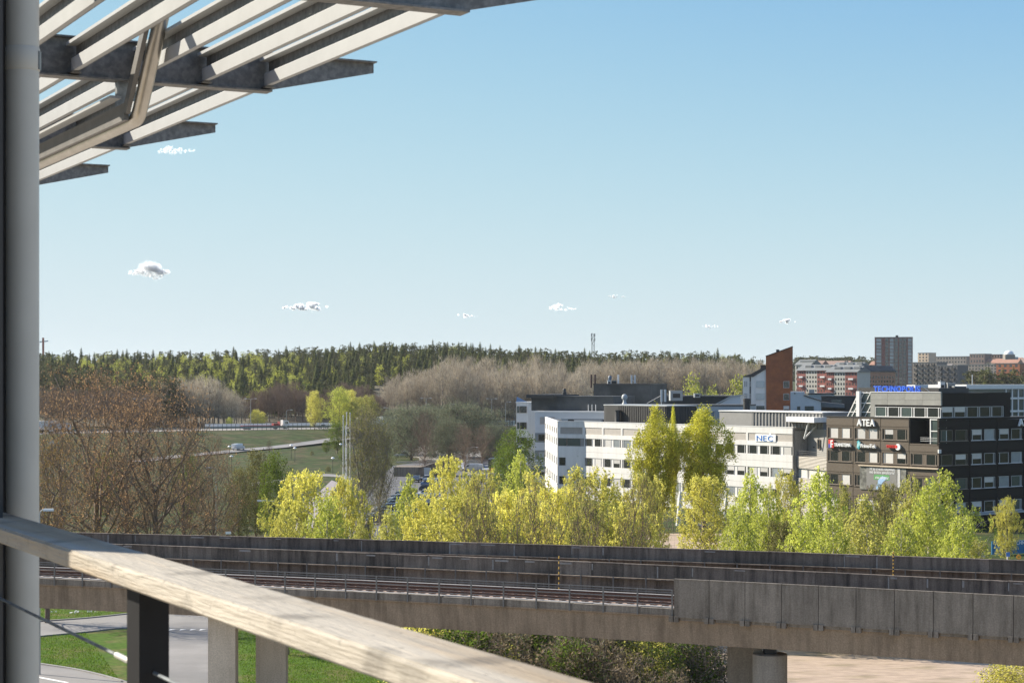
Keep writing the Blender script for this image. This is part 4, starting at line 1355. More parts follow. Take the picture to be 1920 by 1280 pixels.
letters(bn, frontF, 'med de bästa specialisterna?', frontF.ux(1632), .165, frontF.zy(887, bu0 + 2), .42, letter_m, width=frontF.ux(1679) - frontF.ux(1632), depth=.02, bold=.012, name='lettering', joined=True)
q = MB(); q.fbox(frontF, frontF.ux(1640), frontF.ux(1669), .164, .168, frontF.zy(898.5, bu0 + 2), frontF.zy(889, bu0 + 2)); q.build('green_strip', mat('banner_green', (.09, .30, .10), .7, .2, 1.5), bn)
letters(bn, frontF, 'atea.se/karriar', frontF.ux(1643), .170, frontF.zy(896.5, bu0 + 2), .42, letter_m, width=frontF.ux(1668) - frontF.ux(1643), depth=.02, bold=.012, name='lettering', joined=True)
tc_ = frontF.ux(1643.5); tz = bz0 + .25
tent = [(tc_, tz - .1), (tc_ + .5, tz + 1.3), (tc_ + 1.2, tz + 1.9), (tc_ + 1.9, tz + 1.85), (tc_ + 2.25, tz + 1.55), (tc_ + 1.5, tz + 1.1), (tc_ + .9, tz + .4), (tc_ + .6, tz - .1)]
q = MB(); q.extr(frontF, tent, .165, .185); q.build('tent_print', mat('banner_tent', (.30, .46, .66), .7, .2, 2), bn)
rk = MB()
for k in range(9):
    a_ = bu0 + .2 + k * .72; h_ = rg.uniform(.4, 1.0)
    if abs(a_ - tc_ - .9) < 1.2: continue
    rk = MB(); rk.extr(frontF, [(a_ - .3, bz0 + .05), (a_ + .35, bz0 + .05), (a_ + .1, bz0 + h_), (a_ - .1, bz0 + h_ * .8)], .165, .178); rk.build('rock_print', mat('banner_rock%d' % k, (.13, .11, .085), .8, .4, 4), bn)
cmb = P(1761, 846, 275); q = MB(); q.box(cmb.x - .2, cmb.x + .2, cmb.y - .5, cmb.y, cmb.z - .25, cmb.z + .28); q.build('corner_lamp', ac_m, db)
# rooftop equipment
def unit(px0, px1, py0, py1, D, dep, m, label, cat='roof unit', name='roof_unit', base=None):
    a, b = P(px0, py1, D), P(px1, py0, D)
    z0 = a.z if base is None else base
    t = thing(name, ((a.x + b.x) / 2, D, z0), label, cat)
    q = MB(); q.box(a.x, b.x, D, D + dep, z0, b.z); q.build('housing', m, t)
    q = MB(); q.box(a.x - .05, b.x + .05, D - .05, D + dep + .05, b.z + .002, b.z + .10); q.build('lid', metal_lt, t)
    q = MB(); w = (b.x - a.x); q.box(a.x + w * .2, a.x + w * .8, D - .04, D - .002, z0 + (b.z - z0) * .3, z0 + (b.z - z0) * .75); q.build('grille', metal_dk, t)
    return t
unit(1763, 1772, 716, 737, 292, 1.5, ac_m, 'white ventilation unit on the penthouse roof next to a thin mast')
unit(1777, 1791, 719, 737, 291, 1.8, greyside_m, 'grey box unit on the penthouse roof right of the white one')
unit(1790, 1812, 725, 737, 289, 2.5, metal_dk, 'black box unit at the penthouse roof edge')
q = MB(); c_ = P(1763.5, 735, 291); q.tube([c_, c_ + Vector((0, 0, 1.9))], .05, 8); tag(q.build('mast', steelwhite_m, org=c_), 'thin pale mast on the penthouse roof', 'mast')
q = MB(); c_ = P(1823, 722, 300); q.tube([c_, c_ + Vector((0, 0, 1.7))], .07, 8); tag(q.build('mast', steelwhite_m, org=c_), 'thin pale mast rising before the far pine trees', 'mast')
# glass atrium behind on the right
atr = thing('glass_atrium', P(1900, 740, 318), 'white framed glass atrium rising behind the dark office', 'building')
aF = Fr(P(1812, 0, 322)[:2], RD)
za, zb = aF.zy(729, 8), aF.zy(724, 8)
q = MB(); q.fbox(aF, 0, 36, -9, 0, 0, za - .02); q.build('glass', glassg_m, atr)
q = MB(); q.fbox(aF, -.3, 36, -9.2, .3, za, zb + .3); q.build('roof', steelwhite_m, atr)
for k in range(16):
    u_ = 10.5 + k * 1.7
    q = MB(); q.fbox(aF, u_, u_ + .28, 0.002, .14, 8, za); q.build('mullion', steelwhite_m, atr)
for z_ in (aF.zy(746, 14), aF.zy(770, 14)):
    q = MB(); q.fbox(aF, 10, 36, .142, .24, z_ - .2, z_ + .15); q.build('transom', steelwhite_m, atr)
# ground floor canopy strip of the dark office
q = MB(); q.fbox(rightF, 6.5, 39, .01, 1.2, 2.05, 2.25); q.build('entrance_canopy', metal_lt, db)
# ------------------------------------------------------------------ offices behind the white building
rg = random.Random(21)
def block(name, label, px0, px1, ytop, D, dep, d, wm, rm, cat='building'):
    """box building whose front left edge stands at px0; returns root, frame, length, roof z"""
    p0 = P(px0, 0, D); fr = Fr((p0.x, p0.y), d)
    L = fr.ux(px1); z = fr.zy(ytop, 0)
    t = thing(name, fr.pt(L / 2, -dep / 2, 0), label, cat)
    q = MB(); q.fbox(fr, 0, L, -dep, 0, 0, z - .25); q.build('wall', wm, t)
    q = MB(); q.fbox(fr, -.12, L + .12, -dep - .12, .12, z - .25 + .003, z); q.build('roof', rm, t)
    return t, fr, L, z
WDv = (WD.x, WD.y)
blu_m = mat('pale_blue_panel', (.50, .52, .53), .6, .06, .4)
t, fr, L, z = block('rear_office', 'pale panelled office wing behind the white building with dark attic storey', 1003, 1190, 770, 400, 26, WDv, blu_m, steelwhite_m)
for za, zb in ((12.9, 14.4),): put_panel(t, fr, 1.2, 4.6, .005, .06, za, zb, louv_m, 'louvre')
for k, za in enumerate((9.3, 5.6, 2.0)):
    put_panel(t, fr, .05, L - .1, .004, .03, za - .3, za + 1.7, mat('band%d' % k, (.17, .19, .20), .5, .1, 1), 'window_band')
    for u_ in np.arange(1.6, L - 1, 2.2): put_window(t, fr, float(u_), .05, za, za + 1.4, 1.5, 0, dframe_m, rg, [(glass_m, .7), (pblind_m, .3)])
lfr = Fr(fr.pt(0, -26, 0)[:2], (fr.pt(0, 0, 0) - fr.pt(0, -26, 0))[:2])
q = MB(); q.fbox(lfr, 0.1, 25.9, .004, .03, 0, z - .3); q.build('side_wall', wht_m, t)
for za in (12.9, 9.3, 5.6, 2.0):
    for u_ in np.arange(2, 25, 3.2): put_window(t, lfr, float(u_), .05, za, za + 1.3, 2.0, 0, frame_m, rg, [(glass_m, .5), (pblind_m, .5)])
# slanted window awnings on the side towards the car park
for u_, za in ((20.5, 14.2), (23.2, 10.4), (23.6, 6.8)):
    q = MB(); q.add([lfr.pt(u_ - 1.2, .06, za), lfr.pt(u_ + 1.2, .06, za), lfr.pt(u_ + 1.2, 1.1, za - .9), lfr.pt(u_ - 1.2, 1.1, za - .9), lfr.pt(u_ - 1.2, .06, za - .06), lfr.pt(u_ + 1.2, .06, za - .06), lfr.pt(u_ + 1.2, 1.1, za - .96), lfr.pt(u_ - 1.2, 1.1, za - .96)], MB.BF)
    q.build('awning', steelwhite_m, t)
# dark attic storey
at_ = thing('attic_storey', fr.pt(5, -5, z), 'black felt clad attic storey on the rear office wing', 'building')
a0, a1 = fr.ux(990, -3), fr.ux(1150, -3)
q = MB(); q.fbox(fr, a0 + .8, a1, -16, -3, z + .01, fr.zy(744, 0, -3)); q.build('wall', roof_m, at_)
q = MB(); q.fbox(fr, a0, fr.ux(1040, -2), -16.2, -2, fr.zy(746, 0, -2), fr.zy(739.5, 0, -2)); q.build('roof_overhang', metal_dk, at_)
q = MB(); q.fbox(fr, fr.ux(1040, -3) + .05, a1, -16.2, -2.9, fr.zy(744, 0, -3) + .004, fr.zy(742.3, 0, -3)); q.build('roof', roof_m, at_)
for u_ in (fr.ux(1105, -2), fr.ux(1112, -2), fr.ux(1119, -2)):
    q = MB(); q.tube([fr.pt(u_, -1.4, z + .0), fr.pt(u_ - .2, -1.9, z + 1.4)], .05, 6); q.build('hook_rail', steelwhite_m, at_)
c_ = P(1058, 742, 408); q = MB(); q.lathe(c_, [(.5, 0), (.5, .8), (.36, .9), (.36, 1.5), (.28, 1.6)], 14); tag(q.build('roof_vent', metal_dk, smooth=True, org=c_), 'black round vent on the attic storey roof', 'vent')
# end block at the far left with a small blue flag like sail
t, fr2, L2_, z2 = block('corner_office', 'pale office end bay at the far left of the rear wing', 968, 990, 753, 440, 22, WDv, wht_m, steelwhite_m)
for za in (z2 - 2.6, z2 - 6.4, z2 - 9.9):
    put_window(t, fr2, L2_ * .62, .05, za, za + 1.6, L2_ * .55, 1, dframe_m, rg, [(glass_m, 1)])
    put_window(t, fr2, L2_ * .18, .05, za, za + 1.6, L2_ * .22, 0, dframe_m, rg, [(glassg_m, 1)])
q = MB(); q.fbox(fr2, .3, L2_ - .3, .004, .05, z2 - 2.3, z2 - 1.1); q.build('louvre', louv_m, t)
q = MB(); q.add([fr2.pt(0, 0, z2), fr2.pt(.15, 0, z2 + 1.2), fr2.pt(2.6, 0, z2 + .05), fr2.pt(0, -.1, z2), fr2.pt(.15, -.1, z2 + 1.2), fr2.pt(2.6, -.1, z2 + .05)], [(0, 2, 1), (3, 4, 5), (0, 1, 4, 3), (1, 2, 5, 4), (2, 0, 3, 5)]); q.build('blue_gable', mat('blue_gable', (.10, .20, .38), .4, .1, 1), t)
# big black roof block
t, fr3, L3, z3 = block('plant_block', 'tall black felt clad plant block standing above the rear roofs', 1113, 1219, 719, 420, 16, (.95, -.31), roof_m, metal_dk)
for px_, w_, y0_, y1_, lab in ((1108.5, 2.5, 703, 727, 'short dark chimney pipe at the left edge of the plant block'), (1115.5, 2.8, 703, 724, 'dark chimney pipe with rusty side on the plant block')):
    c_ = P(px_, y1_, 421); q = MB(); q.lathe(c_, [(.2, 0), (.2, (y1_ - y0_) * .12), (.23, (y1_ - y0_) * .12 + .02), (.23, (y1_ - y0_) * .12 + .12)], 10)
    tag(q.build('chimney', mat('soot%d' % int(px_), (.06, .035, .03), .8, .2, 2), smooth=True, org=c_), lab, 'chimney')
unit(1139, 1146, 713, 721, 421, 1.0, ac_m, 'white roof unit with round vent cap on the plant block', name='roof_unit')
c_ = P(1143.5, 713, 421.5); q = MB(); q.lathe(c_, [(.35, 0), (.35, .5), (.42, .55), (.35, .9), (.15, 1.1)], 12); tag(q.build('roof_vent', mat('bluegrey', (.10, .14, .19), .5, .1, 1), smooth=True, org=c_), 'blue grey vent cap on top of the white roof unit', 'vent')
unit(1147, 1156, 714, 721, 421, 1.2, metal_dk, 'dark low roof unit next to the white one on the plant block')
def antenna(px, y0, y1, D, lab, double=False, stay=None):
    b_ = P(px, y1, D); tp = P(px, y0, D)
    t = thing('antenna', b_, lab, 'antenna')
    q = MB(); q.tube([b_ - Vector((0, 0, 1.2)), tp], .07, 8); q.build('mast', steelwhite_m, t)
    for k in range(2 if double else 1):
        x = tp.x + k * .75
        q = MB(); q.box(x - .20, x + .20, D - .35, D - .12, tp.z - (tp.z - b_.z) * .85, tp.z); q.build('antenna_panel', ac_m, t)
        q = MB(); q.box(x - .05, x + .05, D - .118, D - .06, tp.z - 1.2, tp.z - .4); q.build('clamp', galv_m, t)
    if stay:
        e = P(stay[0], stay[1], D + 1)
        q = MB(); q.tube([tp - Vector((0, 0, (tp.z - b_.z) * .4)), e], .04, 6); q.build('stay', steelwhite_m, t)
    return t
antenna(1159, 702, 725, 419, 'white panel antenna on a bare mast at the front of the plant block')
antenna(1184, 703, 721, 421, 'greenish twin panel antenna with slanting stays on the plant block', True, (1201, 725))
antenna(1240, 730, 757, 375, 'pair of tall white panel antennas with a long stay on the low roof', True, (1213, 756))
# curved vent stacks on the lower roof
c_ = P(1171, 757, 372); q = MB(); q.lathe(c_, [(.55, 0), (.32, .35), (.32, .9), (.55, 1.0), (.6, 1.4), (.42, 1.8), (.15, 1.95)], 14); tag(q.build('roof_vent', metal_lt, smooth=True, org=c_), 'round topped light metal vent on the roof behind the ribbed drum', 'vent')
# lower dark roofs and pale sheds behind
t, fr4, L4, z4 = block('rear_hall', 'low dark roofed hall behind the twin trees', 1150, 1392, 758, 385, 14, (.95, -.31), greywall_m, roof_m)
for u_ in np.arange(2, L4 - 1, 2.6): put_window(t, fr4, float(u_), .05, z4 - 3.2, z4 - 1.2, 2.2, 0, frame_m, rg, [(glass_m, .6), (pblind_m, .4)])
t, fr5, L5, z5 = block('rear_hall', 'wide flat black roofed hall with pale parapet before the wood', 1205, 1400, 741.5, 455, 20, (.97, -.24), greywall_m, roof_m)
q = MB(); q.fbox(fr5, 0, L5, -6, .14, z5 - 2.2, z5 - .26); q.build('roof_slope', roof_m, t)
unit(1257, 1280, 733, 751, 440, 4, metal_lt, 'large pale square ventilation box on the wide black roof')
unit(1302, 1313, 738, 745, 450, 2, metal_lt, 'small pale ventilation box right of the large one')
# pale mono pitched shed
t = thing('pale_shed', P(1370, 760, 400), 'pale shed with slanting roof left of the orange tower', 'building')
fs = Fr(P(1345, 0, 400)[:2], (.97, -.24))
u_e = fs.ux(1388)
q = MB(); q.extr(fs, [(0, 8), (u_e, 8), (u_e, fs.zy(742, u_e)), (u_e * .62, fs.zy(744, u_e)), (0, fs.zy(759, 0))], -8, 0); q.build('wall', blu_m, t)
q = MB(); q.extr(fs, [(-.3, fs.zy(759, 0) + .01), (u_e * .62, fs.zy(744, u_e) + .01), (u_e + .2, fs.zy(742, u_e) + .01), (u_e + .2, fs.zy(742, u_e) + .3), (u_e * .62, fs.zy(744, u_e) + .3), (-.3, fs.zy(759, 0) + .3)], -8.2, .2); q.build('roof', metal_lt, t)
# ------------------------------------------------------------------ orange tower house
D = 420
fo = Fr(P(1393, 0, D)[:2], (.985, -.17))
to = thing('tower_house', fo.pt(5, -4, 0), 'slim tower house with orange brick slab and slanted roofline beside white wing', 'building')
U = lambda x: fo.ux(x); Z = lambda y: fo.zy(y, 5)
q = MB(); q.extr(fo, [(U(1393), 0), (U(1437.5), 0), (U(1437.5), Z(691)), (U(1412), Z(706.5)), (U(1393), Z(706.5))], -7, 0); q.build('white_wing', wht_m, to)
q = MB(); q.extr(fo, [(U(1392.4), Z(706.3)), (U(1412), Z(706.3)), (U(1437.3), Z(690.8)), (U(1437.3), Z(685)), (U(1408), Z(701)), (U(1392.4), Z(705))], -7.2, .25); q.build('wing_roof', metal_dk, to)
q = MB(); q.fbox(fo, U(1425), U(1436), -5, -3, Z(692), Z(684)); q.build('chimney', metal_dk, to)
q = MB(); q.extr(fo, [(U(1438), 0), (U(1485.5), 0), (U(1485.5), Z(650.5)), (U(1436), Z(668.5)), (U(1436), Z(670))], -5.5, .35); q.build('brick_slab', orange_m, to)
q = MB(); q.extr(fo, [(U(1435.5), Z(668.3)), (U(1485.9), Z(650.2)), (U(1485.9), Z(648.9)), (U(1435.5), Z(667))], -5.6, .5); q.build('coping', metal_dk, to)
q = MB(); q.fbox(fo, U(1455), U(1461), -2, -1, Z(660), Z(655)); q.build('vent_cap', metal_dk, to)
def wz_(x0, x1, y0, y1, m=frame_m, w=.04, mix=((glassg_m, .5), (pblind_m, .5))):
    put_window(to, fo, (U(x0) + U(x1)) / 2, w, Z(y1), Z(y0), U(x1) - U(x0), 0, m, rg, mix)
for y in (714, 737, 760):
    wz_(1417.5, 1434, y, y + 12.5)
    for x in (1395.5, 1399):
        wz_(x, x + 2.2, y, y + 11)
    wz_(1405.2, 1407.4, y + 1, y + 10)
for y in (714.5, 737.5, 760.5): wz_(1469, 1480, y, y + 12.5, frame_m, .39, ((glass_m, 1),))
q = MB(); q.fbox(fo, U(1405.5), U(1408), .005, .12, 8, Z(706.6)); q.build('downpipe', metal_dk, to)
c_ = P(1400, 770, 335); q = MB(); q.lathe(c_ - Vector((0, 0, .6)), [(.62, 0), (.62, 2.4), (.68, 2.42), (.68, 2.8), (.55, 2.85)], 18); tag(q.build('flue', metal_dk, smooth=True, org=c_), 'fat black flue on the plant room in front of the tower house', 'flue')
# white house with stepped gable
fh = Fr(P(1482, 0, 400)[:2], (.985, -.17))
th = thing('white_house', fh.pt(3, -4, 0), 'white house with stepped slanting gable right of the orange slab', 'building')
u = fh.ux; zh = lambda y: fh.zy(y, 3)
q = MB(); q.extr(fh, [(u(1482), 0), (u(1538.5), 0), (u(1538.5), zh(752)), (u(1507.5), zh(742)), (u(1507.5), zh(734)), (u(1482), zh(734))], -8, 0); q.build('wall', blu_m, th)
q = MB(); q.extr(fh, [(u(1507), zh(741.8)), (u(1539.5), zh(752)), (u(1539.5), zh(750.4)), (u(1507), zh(740.2))], -8.2, .25); q.build('roof', metal_dk, th)
for x0, x1, y0, y1 in ((1509, 1526, 761, 773), (1494.5, 1500.5, 761.5, 768.5), (1489, 1491.5, 736, 738.5)):
    put_window(th, fh, (u(x0) + u(x1)) / 2, .04, zh(y1), zh(y0), u(x1) - u(x0), 0, dframe_m, rg, [(glassg_m, 1)])
# roofs between the white house and the glass lean-to
t, f6, L6, z6 = block('rear_hall', 'grey shed roofs with blue green gable behind the penthouse', 1516, 1565, 737, 440, 12, (.985, -.17), mat('bluegreen_sheet', (.28, .36, .38), .6, .06, .4), metal_dk)
q = MB(); q.fbox(f6, f6.ux(1517, -.2), f6.ux(1527, -.2), -1, .3, z6, f6.zy(730, 0)); q.build('vent_box', metal_lt, t)
t, f7, L7, z7 = block('rear_hall', 'low dark barn with skylights left of the glass lean-to', 1540, 1615, 742, 410, 14, (.985, -.17), metal_dk, roof_m)
q = MB(); q.extr(f7, [(-1, f7.zy(752, 0)), (5, f7.zy(757, 0)), (5, f7.zy(764, 0)), (-1, f7.zy(762, 0))], .0, 4); q.build('roof_slope', roofgrey_m, t)
q = MB(); q.fbox(f7, 2.2, 4.4, .02, .2, f7.zy(756, 3), f7.zy(749, 3)); q.build('skylight', glassg_m, t)

# ------------------------------------------------------------------ distant apartment houses
FARD = (.74, -.67)
def grid_windows(t, fr, u0, u1, n, zs, w, h, wo, m, name='windows', dep=.06):
    """far window rows: too small to pick apart singly"""
    q = MB()
    for z in zs:
        for k in range(n):
            c = u0 + (u1 - u0) * (k + .5) / n
            q.fbox(fr, c - w / 2, c + w / 2, wo, wo + dep, z, z + h)
    return tag(q.build(name, m, t), kind='stuff')
def apartment(px0, px1, yroof, yeave, ybase, D, secs, lab, dep=14):
    fr = Fr(P(px0, 0, D)[:2], FARD); L = fr.ux(px1)
    ze, zr = fr.zy(yeave, 0), fr.zy(yroof, 0); zg = terrain(*fr.pt(L / 2, 0, 0)[:2])
    zb0 = min(fr.zy(ybase, 0), zg + 3)
    t = thing('apartment_house', fr.pt(L / 2, -dep / 2, zg), lab, 'building')
    q = MB(); q.fbox(fr, 0.05, L - .05, -dep, -.05, zg - 2, ze - .05); q.build('wall', cream_w, t)
    q = MB(); q.add([fr.pt(-.5, .7, ze), fr.pt(L + .5, .7, ze), fr.pt(L + .5, -dep / 2, zr), fr.pt(-.5, -dep / 2, zr), fr.pt(L + .5, -dep - .7, ze), fr.pt(-.5, -dep - .7, ze)], [(0, 1, 2, 3), (3, 2, 4, 5), (1, 4, 2), (0, 3, 5), (0, 5, 4, 1)]); q.build('roof', roofgrey_m, t)
    fl = 5; fh_ = (ze - zb0) / fl
    for a, b, m in secs:
        q = MB(); q.fbox(fr, a * L, b * L - .04, -.045, .0, zb0, ze - .06); q.build('bay', m, t)
        zs = [zb0 + fh_ * (k + .3) for k in range(fl)]
        n = 4 if (b - a) > .22 else 3
        grid_windows(t, fr, a * L, b * L, n, zs, (b - a) * L / n * .42, fh_ * .45, .0, glass_m if m is not redbrick_m else metal_dk)
        if m is redbrick_m:
            grid_windows(t, fr, a * L + .8, b * L - .8, 1, [z + .2 for z in zs[1::2]], (b - a) * L * .4, fh_ * .35, .06, letter_m, 'balcony_fronts', .7)
    q = MB(); q.fbox(fr, 0, L, -.045, .15, zg - 2, zb0 - .02); q.build('plinth', mat('plinth', (.22, .2, .17), .85, .2, .3), t)
    for k in range(3):
        q = MB(); c = L * (k + .6) / 3.2; q.fbox(fr, c, c + 4, -dep * .36, -dep * .2, ze + (zr - ze) * .45, ze + (zr - ze) * .45 + 1.4); q.build('dormer', roofgrey_m, t)
    return t
apartment(1494, 1553, 683.5, 694.5, 727, 1090, ((0, .29, redbrick_m), (.29, .65, cream_w), (.65, 1, redbrick_m)), 'red and cream apartment house with grey roof left in the far row')
apartment(1549, 1607, 686.5, 697.5, 729, 1060, ((0, .27, redbrick_m), (.27, .62, cream_w), (.62, 1, redbrick_m)), 'red and cream apartment house in the middle of the far row')
# gabled end house, sunlit
fr = Fr(P(1603, 0, 1075)[:2], (.75, -.66)); L = fr.ux(1622)
ge = thing('apartment_house', fr.pt(L / 2, -8, 10), 'gabled apartment house with pale end wall beside the tall tower', 'building')
zz = fr.zy
q = MB(); q.extr(fr, [(0, 8), (L, 8), (L, zz(697, L)), (L / 2, zz(687, L / 2)), (0, zz(697, 0))], -34, 0); q.build('gable_wall', cream_w, ge)
q = MB(); q.extr(fr, [(-.5, zz(697, 0) + .05), (L / 2, zz(687, L / 2) + .05), (L + .5, zz(697, L) + .05), (L + .5, zz(696, L) + .3), (L / 2, zz(686, L / 2) + .3), (-.5, zz(696, 0) + .3)], -35, .5); q.build('roof', roof_m, ge)
sf = Fr(fr.pt(L, 0, 0)[:2], (.66, .75))
q = MB(); q.fbox(sf, 0, 34, .01, .1, 8, zz(697, L) - .1); q.build('side_wall', mat('salmon_brick', (.40, .20, .12), .85, .15, .3), ge)
grid_windows(ge, sf, 1, 33, 10, [zz(y, L) for y in (733, 725, 717, 709)], 1.4, 1.3, .1, glass_m)
grid_windows(ge, fr, .5, L * .5, 2, [zz(y, L) for y in (733, 725, 717, 709)], 1.2, 1.3, .0, metal_dk)
apartment(1491, 1520, 674, 684, 700, 1350, ((0, 1, cream_w),), 'pale rear apartment house peeking over the far roofs')
apartment(1560, 1612, 679, 688, 700, 1300, ((0, .5, cream_w), (.5, 1, redbrick_m)), 'long roofed rear apartment house behind the red and cream row')
# tall slab tower
D = 1500
fr = Fr(P(1640, 0, D)[:2], (.975, -.22)); L = fr.ux(1711)
tw_m = mat('tower_brick', (.27, .185, .15), .8, .1, .1)
tw = thing('apartment_tower', fr.pt(L / 2, -9, 20), 'tall dark brick apartment tower with pale window columns on the skyline', 'building')
zt_ = fr.zy(633, 0)
q = MB(); q.fbox(fr, 0, L, -18, 0, 0, zt_); q.build('wall', tw_m, tw)
q = MB(); q.fbox(fr, -.1, L + .1, -18.1, .1, zt_ + .01, zt_ + .5); q.build('roof', metal_dk, tw)
q = MB(); q.fbox(fr, L * .55, L * .62, -10, -6, zt_ + .5, zt_ + 2); q.build('lift_house', metal_dk, tw)
cols_ = [(.045, .17, pblind_m), (.285, .37, glassg_m), (.40, .50, pblind_m), (.535, .61, glassg_m), (.645, .72, glassg_m), (.76, .83, glassg_m), (.88, .975, pblind_m)]
FHT = 6.55 / F * D
twin = {}
for a, b, m in cols_:
    for k in range(14):
        z1 = zt_ - .8 - k * FHT
        key = (a, m.name)
        if key not in twin:
            q = MB(); q.box(0, (b - a) * L, -.12, 0, 0, FHT * .72); twin[key] = q.mesh('window', m)
        inst('window', twin[key], tw, fr.pt(a * L, .0, z1 - FHT * .8), fr.ang)
for a, b in ((.19, .275),):
    q = MB(); q.fbox(fr, a * L, b * L, .002, .1, 0, zt_ - .5); q.build('red_pilaster', redbrick_m, tw)
for a in (.03, .18, .38, .515, .63, .74, .86):
    q = MB(); q.fbox(fr, a * L - .3, a * L + .3, .002, .35, 0, zt_ - .3); q.build('pilaster', redbrick_m if a in (.03, .38, .63, .86) else tw_m, tw)
for k in range(13):
    q = MB(); z1 = zt_ - .8 - k * FHT; q.fbox(fr, .04 * L, .98 * L, .003, .25, z1 - FHT * .99, z1 - FHT * .90); q.build('floor_band', tw_m, tw)
def midrise(px0, px1, ytop, D, m, lab, nf, nc, balc=True, d=FARD, dep=16, ybase=735):
    fr = Fr(P(px0, 0, D)[:2], d); L = fr.ux(px1); z = fr.zy(ytop, 0); zb = fr.zy(ybase, 0)
    t = thing('apartment_block', fr.pt(L / 2, -dep / 2, zb - 4), lab, 'building')
    q = MB(); q.fbox(fr, 0, L, -dep, 0, zb - 6, z); q.build('wall', m, t)
    q = MB(); q.fbox(fr, -.2, L + .2, -dep - .2, .2, z + .01, z + .5); q.build('roof', roofgrey_m, t)
    fh_ = (z - zb) / nf
    grid_windows(t, fr, .5, L - .5, nc, [zb + fh_ * (k + .35) for k in range(nf)], (L - 1) / nc * .45, fh_ * .5, .0, glass_m)
    if balc: grid_windows(t, fr, .5, L - .5, nc // 2, [zb + fh_ * (k + .22) for k in range(nf)], (L - 1) / nc * .8, fh_ * .4, .02, metal_dk, 'balconies', 1.2)
    return t
taup_m = mat('taupe_brick', (.20, .175, .15), .85, .1, .1); slate_m = mat('slate_brick', (.105, .10, .10), .85, .1, .1)
midrise(1711, 1756, 680, 1400, taup_m, 'taupe apartment block with dark balconies right of the tower', 6, 8)
midrise(1756, 1795, 686, 1380, slate_m, 'slate grey apartment block next to the taupe one', 5, 6, True)
midrise(1797, 1870, 684, 1650, taup_m, 'long pale roofed terrace on the far hillside', 3, 12, False, ybase=700)
midrise(1868, 1912, 682, 1500, orange_m, 'orange brick block on the far hill below the domed tower', 2, 4, False, ybase=700)
midrise(1721, 1741, 662, 2000, mat('peach', (.55, .42, .30), .85, .1, .1), 'sunlit peach coloured houses on the far hill', 5, 3, False, ybase=690)
midrise(1745, 1812, 669, 2100, taup_m, 'long taupe terrace along the far hill crest', 3, 12, False, ybase=690)
midrise(1848, 1875, 665, 2000, mat('rust', (.20, .13, .10), .85, .1, .1), 'rust coloured flat roofed house on the far hill', 3, 5, False, ybase=690)
midrise(1818, 1846, 664, 1990, mat('rust2', (.17, .12, .10), .85, .1, .1), 'dark rust house with stepped roof on the hill crest', 3, 5, False, ybase=692)
midrise(1505, 1530, 671, 1900, mat('sand_h', (.42, .36, .27), .85, .1, .1), 'sand coloured houses far behind the red and cream row', 2, 5, False, ybase=684)
midrise(1563, 1583, 671, 1900, taup_m, 'small taupe house on the skyline behind the far row', 2, 4, False, ybase=684)
# small gabled houses scattered over the far hillside
hsm = [mat('hill_wall%d' % k, c, .85, .1, .1) for k, c in enumerate(((.55, .43, .30), (.42, .22, .14), (.50, .46, .38)))]
hrm = [mat('hill_roof%d' % k, c, .85, .1, .1) for k, c in enumerate(((.30, .16, .11), (.22, .15, .12), (.17, .15, .14)))]
hr_ = random.Random(6)
for k in range(26):
    px = hr_.uniform(1716, 1925) if k < 19 else hr_.uniform(1492, 1635); D = hr_.uniform(1850, 2300) if k < 19 else hr_.uniform(1500, 1800)
    c = P(px, 0, D); zg = terrain(c.x, c.y); w = hr_.uniform(14, 30); dp_ = 10; h = hr_.uniform(5, 9)
    zg = max(zg, P(px, hr_.uniform(676, 690) if k < 19 else 684, D).z - h)
    f_ = Fr((c.x, c.y), FARD)
    t = thing('hill_house', (c.x, c.y, zg), 'small warm coloured gabled house on the far hillside', 'house', 'houses on the far hillside')
    q = MB(); q.fbox(f_, 0, w, -dp_, 0, zg - 12, zg + h); q.build('wall', hsm[k % 3], t)
    q = MB(); zr = zg + h; q.add([f_.pt(-.6, .8, zr), f_.pt(w + .6, .8, zr), f_.pt(w + .6, -dp_ / 2, zr + 3.6), f_.pt(-.6, -dp_ / 2, zr + 3.6), f_.pt(w + .6, -dp_ - .8, zr), f_.pt(-.6, -dp_ - .8, zr)], [(0, 1, 2, 3), (3, 2, 4, 5), (1, 4, 2), (0, 3, 5), (0, 5, 4, 1)]); q.build('roof', hrm[k % 3], t)
    grid_windows(t, f_, 1, w - 1, int(w / 4), [zg + 1, zg + 4], 1.6, 1.5, 0, glass_m)
# domed tower
c_ = P(1893.5, 682, 1900)
dm = thing('domed_tower', (c_.x, c_.y, c_.z - 8), 'grey tower with white dome on the far skyline', 'tower')
q = MB(); q.box(c_.x - 6, c_.x + 4, c_.y - 5, c_.y + 5, c_.z - 10, c_.z + 9.5); q.build('wall', taup_m, dm)
q = MB(); q.box(c_.x + 4.01, c_.x + 7.5, c_.y - 4, c_.y + 4, c_.z - 10, c_.z + 7); q.build('annex', metal_lt, dm)
q = MB(); q.lathe((c_.x - 1, c_.y, c_.z + 9.52), [(5, 0)] + [(5 * math.cos(a), 4.2 * math.sin(a)) for a in np.linspace(.15, 1.45, 7)], 18); q.build('dome', steelwhite_m, dm, smooth=True)
